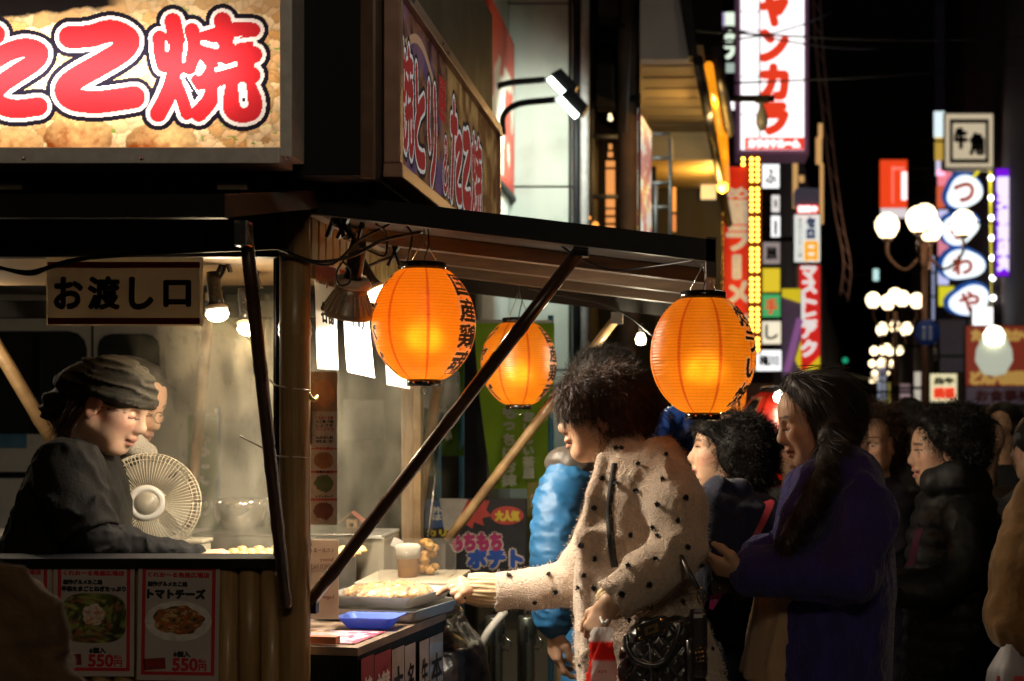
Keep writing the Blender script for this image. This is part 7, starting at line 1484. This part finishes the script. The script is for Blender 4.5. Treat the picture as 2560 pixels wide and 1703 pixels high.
# dark blue doorway panel and potato board
tag(bx('navy_panel', W(1150, 1300, 6.9), W(1215, 880, 6.9)+[0, .05, 0], M('navy_panel', (.02, .022, .04), .6), None), 'dark navy partition between the two green banners', 'partition')
pb = empty('potato_board', W(1180, 1470, 5.7), 'dark advertising board reading ポテト with a red 大人気 oval', 'board'); Yp = 5.7
bx('board', W(1060, 1480, Yp), W(1316, 1247, Yp)+[0, .03, 0], M('board_navy', (.022, .024, .032), .4, var=.2, coat=.3), pb); 
MB().prism([W(1140, 1250, Yp-.004), W(1225, 1252, Yp-.004), W(1215, 1275, Yp-.004), W(1228, 1290, Yp-.004), W(1205, 1296, Yp-.004), W(1210, 1315, Yp-.004), W(1185, 1305, Yp-.004), W(1180, 1322, Yp-.004), W(1150, 1300, Yp-.004)], (0, .003, 0)).build('red_burst', M('burst_red', (.5, .06, .05), .5), pb)
MB().prism([W(1098, 1246, Yp-.006), W(1170, 1248, Yp-.006), W(1130, 1330, Yp-.006), W(1110, 1325, Yp-.006)], (0, .003, 0)).build('white_flash', M('flash_white', (.5, .47, .42), .5), pb); MB().prism([W(1062, 1250, Yp-.005), W(1098, 1250, Yp-.005), W(1112, 1318, Yp-.005), W(1064, 1322, Yp-.005)], (0, .003, 0)).build('blue_flash', M('flash_blue', (.05, .12, .35), .5), pb)
MB().prism([W(1268+41*math.cos(a), 1289+23*math.sin(a), Yp-.004) for a in np.linspace(0, 2*math.pi, 28, endpoint=False)], (0, .003, 0)).build('red_oval', MATS['burst_red'], pb)
def pl2(t, a, b_, c_, d_, m, bo, dd=.006, vert=False): p = W(a, d_, Yp-dd); q = W(b_, c_, Yp-dd); return lettering(t, p, UX, UZ, q[0]-p[0], q[2]-p[2], m, pb, bold=bo, vertical=vert)
pl2('大人気', 1239, 1297, 1278, 1302, M('yellow_print', (.65, .5, .05), .5), .004); pl2('外は', 1080, 1104, 1268, 1300, inkw, .002, .008, True); pl2('カリ', 1068, 1115, 1325, 1340, MATS['yellow_print'], .003)
pl2('もちもち', 1128, 1252, 1335, 1375, M('print_cream', (.6, .5, .45), .5), .012); pl2('もちもち', 1128, 1252, 1335, 1375, M('magenta_print', (.4, .03, .14), .5), .006, .008); pl2('ポテト', 1172, 1304, 1374, 1418, M('print_cream', (.6, .5, .45), .5), .014, .006); pl2('ポテト', 1172, 1304, 1374, 1418, M('cobalt_print', (.02, .08, .4), .5), .007, .008)
ff = MB()
for k in range(9): a = W(1095+k*9, 1425+(k*37 % 30), Yp+.008); ff.tube([a, a+[random.uniform(.12, .25), 0, random.uniform(-.08, .03)]], .012, 0, 6)
ff.build('fries_picture', M('fries_print', (.5, .36, .16), .5, var=.2), pb)
for px in (1075, 1300): bx('board_leg', (W(px, 0, Yp)[0]-.015, Yp+.03, 0), (W(px, 0, Yp)[0]+.015, Yp+.06, W(0, 1480, Yp)[2]), black, pb)
o = empty('olive_board', W(1340, 1500, 5.9), 'olive cardboard price board partly hidden by the blue jacket', 'board'); bx('card', W(1318, 1500, 5.9), W(1400, 1205, 5.9)+[0, .02, 0], M('olive_card', (.2, .19, .04), .6), o); bx('price_card', W(1326, 1270, 5.89), W(1385, 1236, 5.89)+[0, -.003, 0], M('dull_card', (.35, .27, .2), .6), o, 0); p = W(1330, 1265, 5.88); lettering('特価', p, UX, UZ, .07, .035, ink, o, bold=.002)
for px0 in (1330, 1400): bx('board_leg', (W(px0, 0, 5.93)[0]-.012, 5.925, 0), (W(px0, 0, 5.93)[0]+.012, 5.95, W(0, 1500, 5.93)[2]), wood, o)
# steel posts, tarp heap, white hose, umbrella, parasol props
for i, (px, lab) in enumerate(((1238, 'steel bollard with wider collar nearest the counter'), (1318, 'steel bollard with wider collar beside the blue sleeve'))):
    Y = 4.95+.1*i; o = empty('bollard', (W(px, 0, Y)[0], Y, 0), lab, 'bollard', 'steel bollards'); c_ = np.array([W(px, 0, Y)[0], Y, 0]); zt = W(0, 1540, Y)[2]
    MB().lathe([(0, zt-.005), (.03, zt), (.034, zt-.006), (.034, zt-.1), (.026, zt-.104), (.026, 0), (0, 0)], c_, seg=24).build('post', M('brushed_steel', (.24, .27, .25), .3, metal=.9, var=.2), o); bx('slot', c_+[-.006, -.036, zt-.09], c_+[.006, -.03, zt-.03], black, o, .002); tb('eye_hook', [c_+[.034, -.005, zt-.07], c_+[.055, -.01, zt-.09], c_+[.05, -.01, zt-.12], c_+[.03, -.005, zt-.115]], .004, steel, o, 8)
tp_ = SDF().loft([(0, -.8, 4.6, .17, .26), (.35, -.8, 4.6, .16, .24), (.66, -.81, 4.62, .12, .2), (.76, -.82, 4.65, .06, .1)], .05)
sdf_obj('tarp_heap', tp_, M('black_tarp', (.018, .015, .018), .25, var=.3, vs=12, bump=.5, bs=18), None, .012, lambda P: .07*(fbm(P*7, 4, 5)-.5)); tag(bpy.data.objects['tarp_heap'], 'crumpled black tarpaulin covering goods beside the counter', 'tarpaulin')
tag(tb('white_hose', smoothpath([W(1180, 1760, 4.7), W(1195, 1640, 4.7), W(1215, 1590, 4.7), W(1240, 1555, 4.72), W(1262, 1530, 4.75)]), .014, white, None, 10), 'white bent plastic hose in front of the steel bollards', 'hose')
um = empty('umbrella', W(1110, 1000, 5.6), 'folded clear umbrella hanging near the rear post', 'umbrella'); MB().lathe([(.005, -.12), (.1, -.1), (.05, .05), (.01, .12)], W(1110, 960, 5.6), (.3, 0, 1), 16, ends=False).build('canopy', M('clear_vinyl', (.6, .6, .6), .2, alpha=.4), um); tb('shaft', [W(1010, 1920, 5.6), W(1115, 930, 5.6)], .005, steel, um, 6)
cane('slim_cane', W(939, 1966, 5.35), W(1095, 960, 5.35), .02, bambootan, stall, nodes=3)
# ================================================================== steam from the griddle
def steam(name, lo, hi, dens, seed, label):
    o = bx(name, lo, hi, None, None, 0); o.data.materials.clear(); m = bpy.data.materials.new(name); m.use_nodes = True; t = m.node_tree; N = t.nodes; N.remove(N['Principled BSDF']); out = N['Material Output']
    pv = N.new('ShaderNodeVolumePrincipled'); pv.inputs['Color'].default_value = (.96, .88, .68, 1); pv.inputs['Anisotropy'].default_value = .2
    tc_ = N.new('ShaderNodeTexCoord'); mp = N.new('ShaderNodeMapping'); mp.inputs['Location'].default_value = (seed, seed*2, 0); mp.inputs['Scale'].default_value = (4.6, 4.6, 2.2); nz = N.new('ShaderNodeTexNoise'); nz.inputs['Detail'].default_value = 4; nz.inputs['Scale'].default_value = 1.9; nz.inputs['Distortion'].default_value = 1.3
    t.links.new(tc_.outputs['Object'], mp.inputs[0]); t.links.new(mp.outputs[0], nz.inputs[0]); mr = N.new('ShaderNodeMapRange'); mr.inputs[1].default_value = .45; mr.inputs[2].default_value = .65; mr.inputs[4].default_value = dens; t.links.new(nz.outputs[0], mr.inputs[0])
    # fade to nothing at the borders of the plume
    sp = N.new('ShaderNodeSeparateXYZ'); t.links.new(tc_.outputs['Generated'], sp.inputs[0]); cur = mr.outputs[0]
    for ax_, (a, b_) in enumerate(((.22, .22), (.2, .2), (.06, .5))):
        for k in (0, 1):
            q = N.new('ShaderNodeMapRange'); q.interpolation_type = 'SMOOTHSTEP'; t.links.new(sp.outputs[ax_], q.inputs[0])
            if k == 0: q.inputs[1].default_value = 0; q.inputs[2].default_value = a
            else: q.inputs[1].default_value = 1; q.inputs[2].default_value = 1-b_
            mm = N.new('ShaderNodeMath'); mm.operation = 'MULTIPLY'; t.links.new(cur, mm.inputs[0]); t.links.new(q.outputs[0], mm.inputs[1]); cur = mm.outputs[0]
    t.links.new(cur, pv.inputs['Density']); t.links.new(pv.outputs[0], out.inputs['Volume']); o.data.materials.append(m); m.cycles.volume_step_rate = 2.0
    return tag(o, label, 'steam', kind='stuff')
steam('griddle_steam', (-1.56, 3.6, 1.0), (-1.0, 4.7, 1.79), 1.9, 3.1, 'warm steam rising from the griddle under the lamps')
steam('counter_steam', (-1.25, 4.0, 1.0), (-.8, 4.95, 1.75), 1.1, 7.7, 'thin bluish steam over the rear counter')
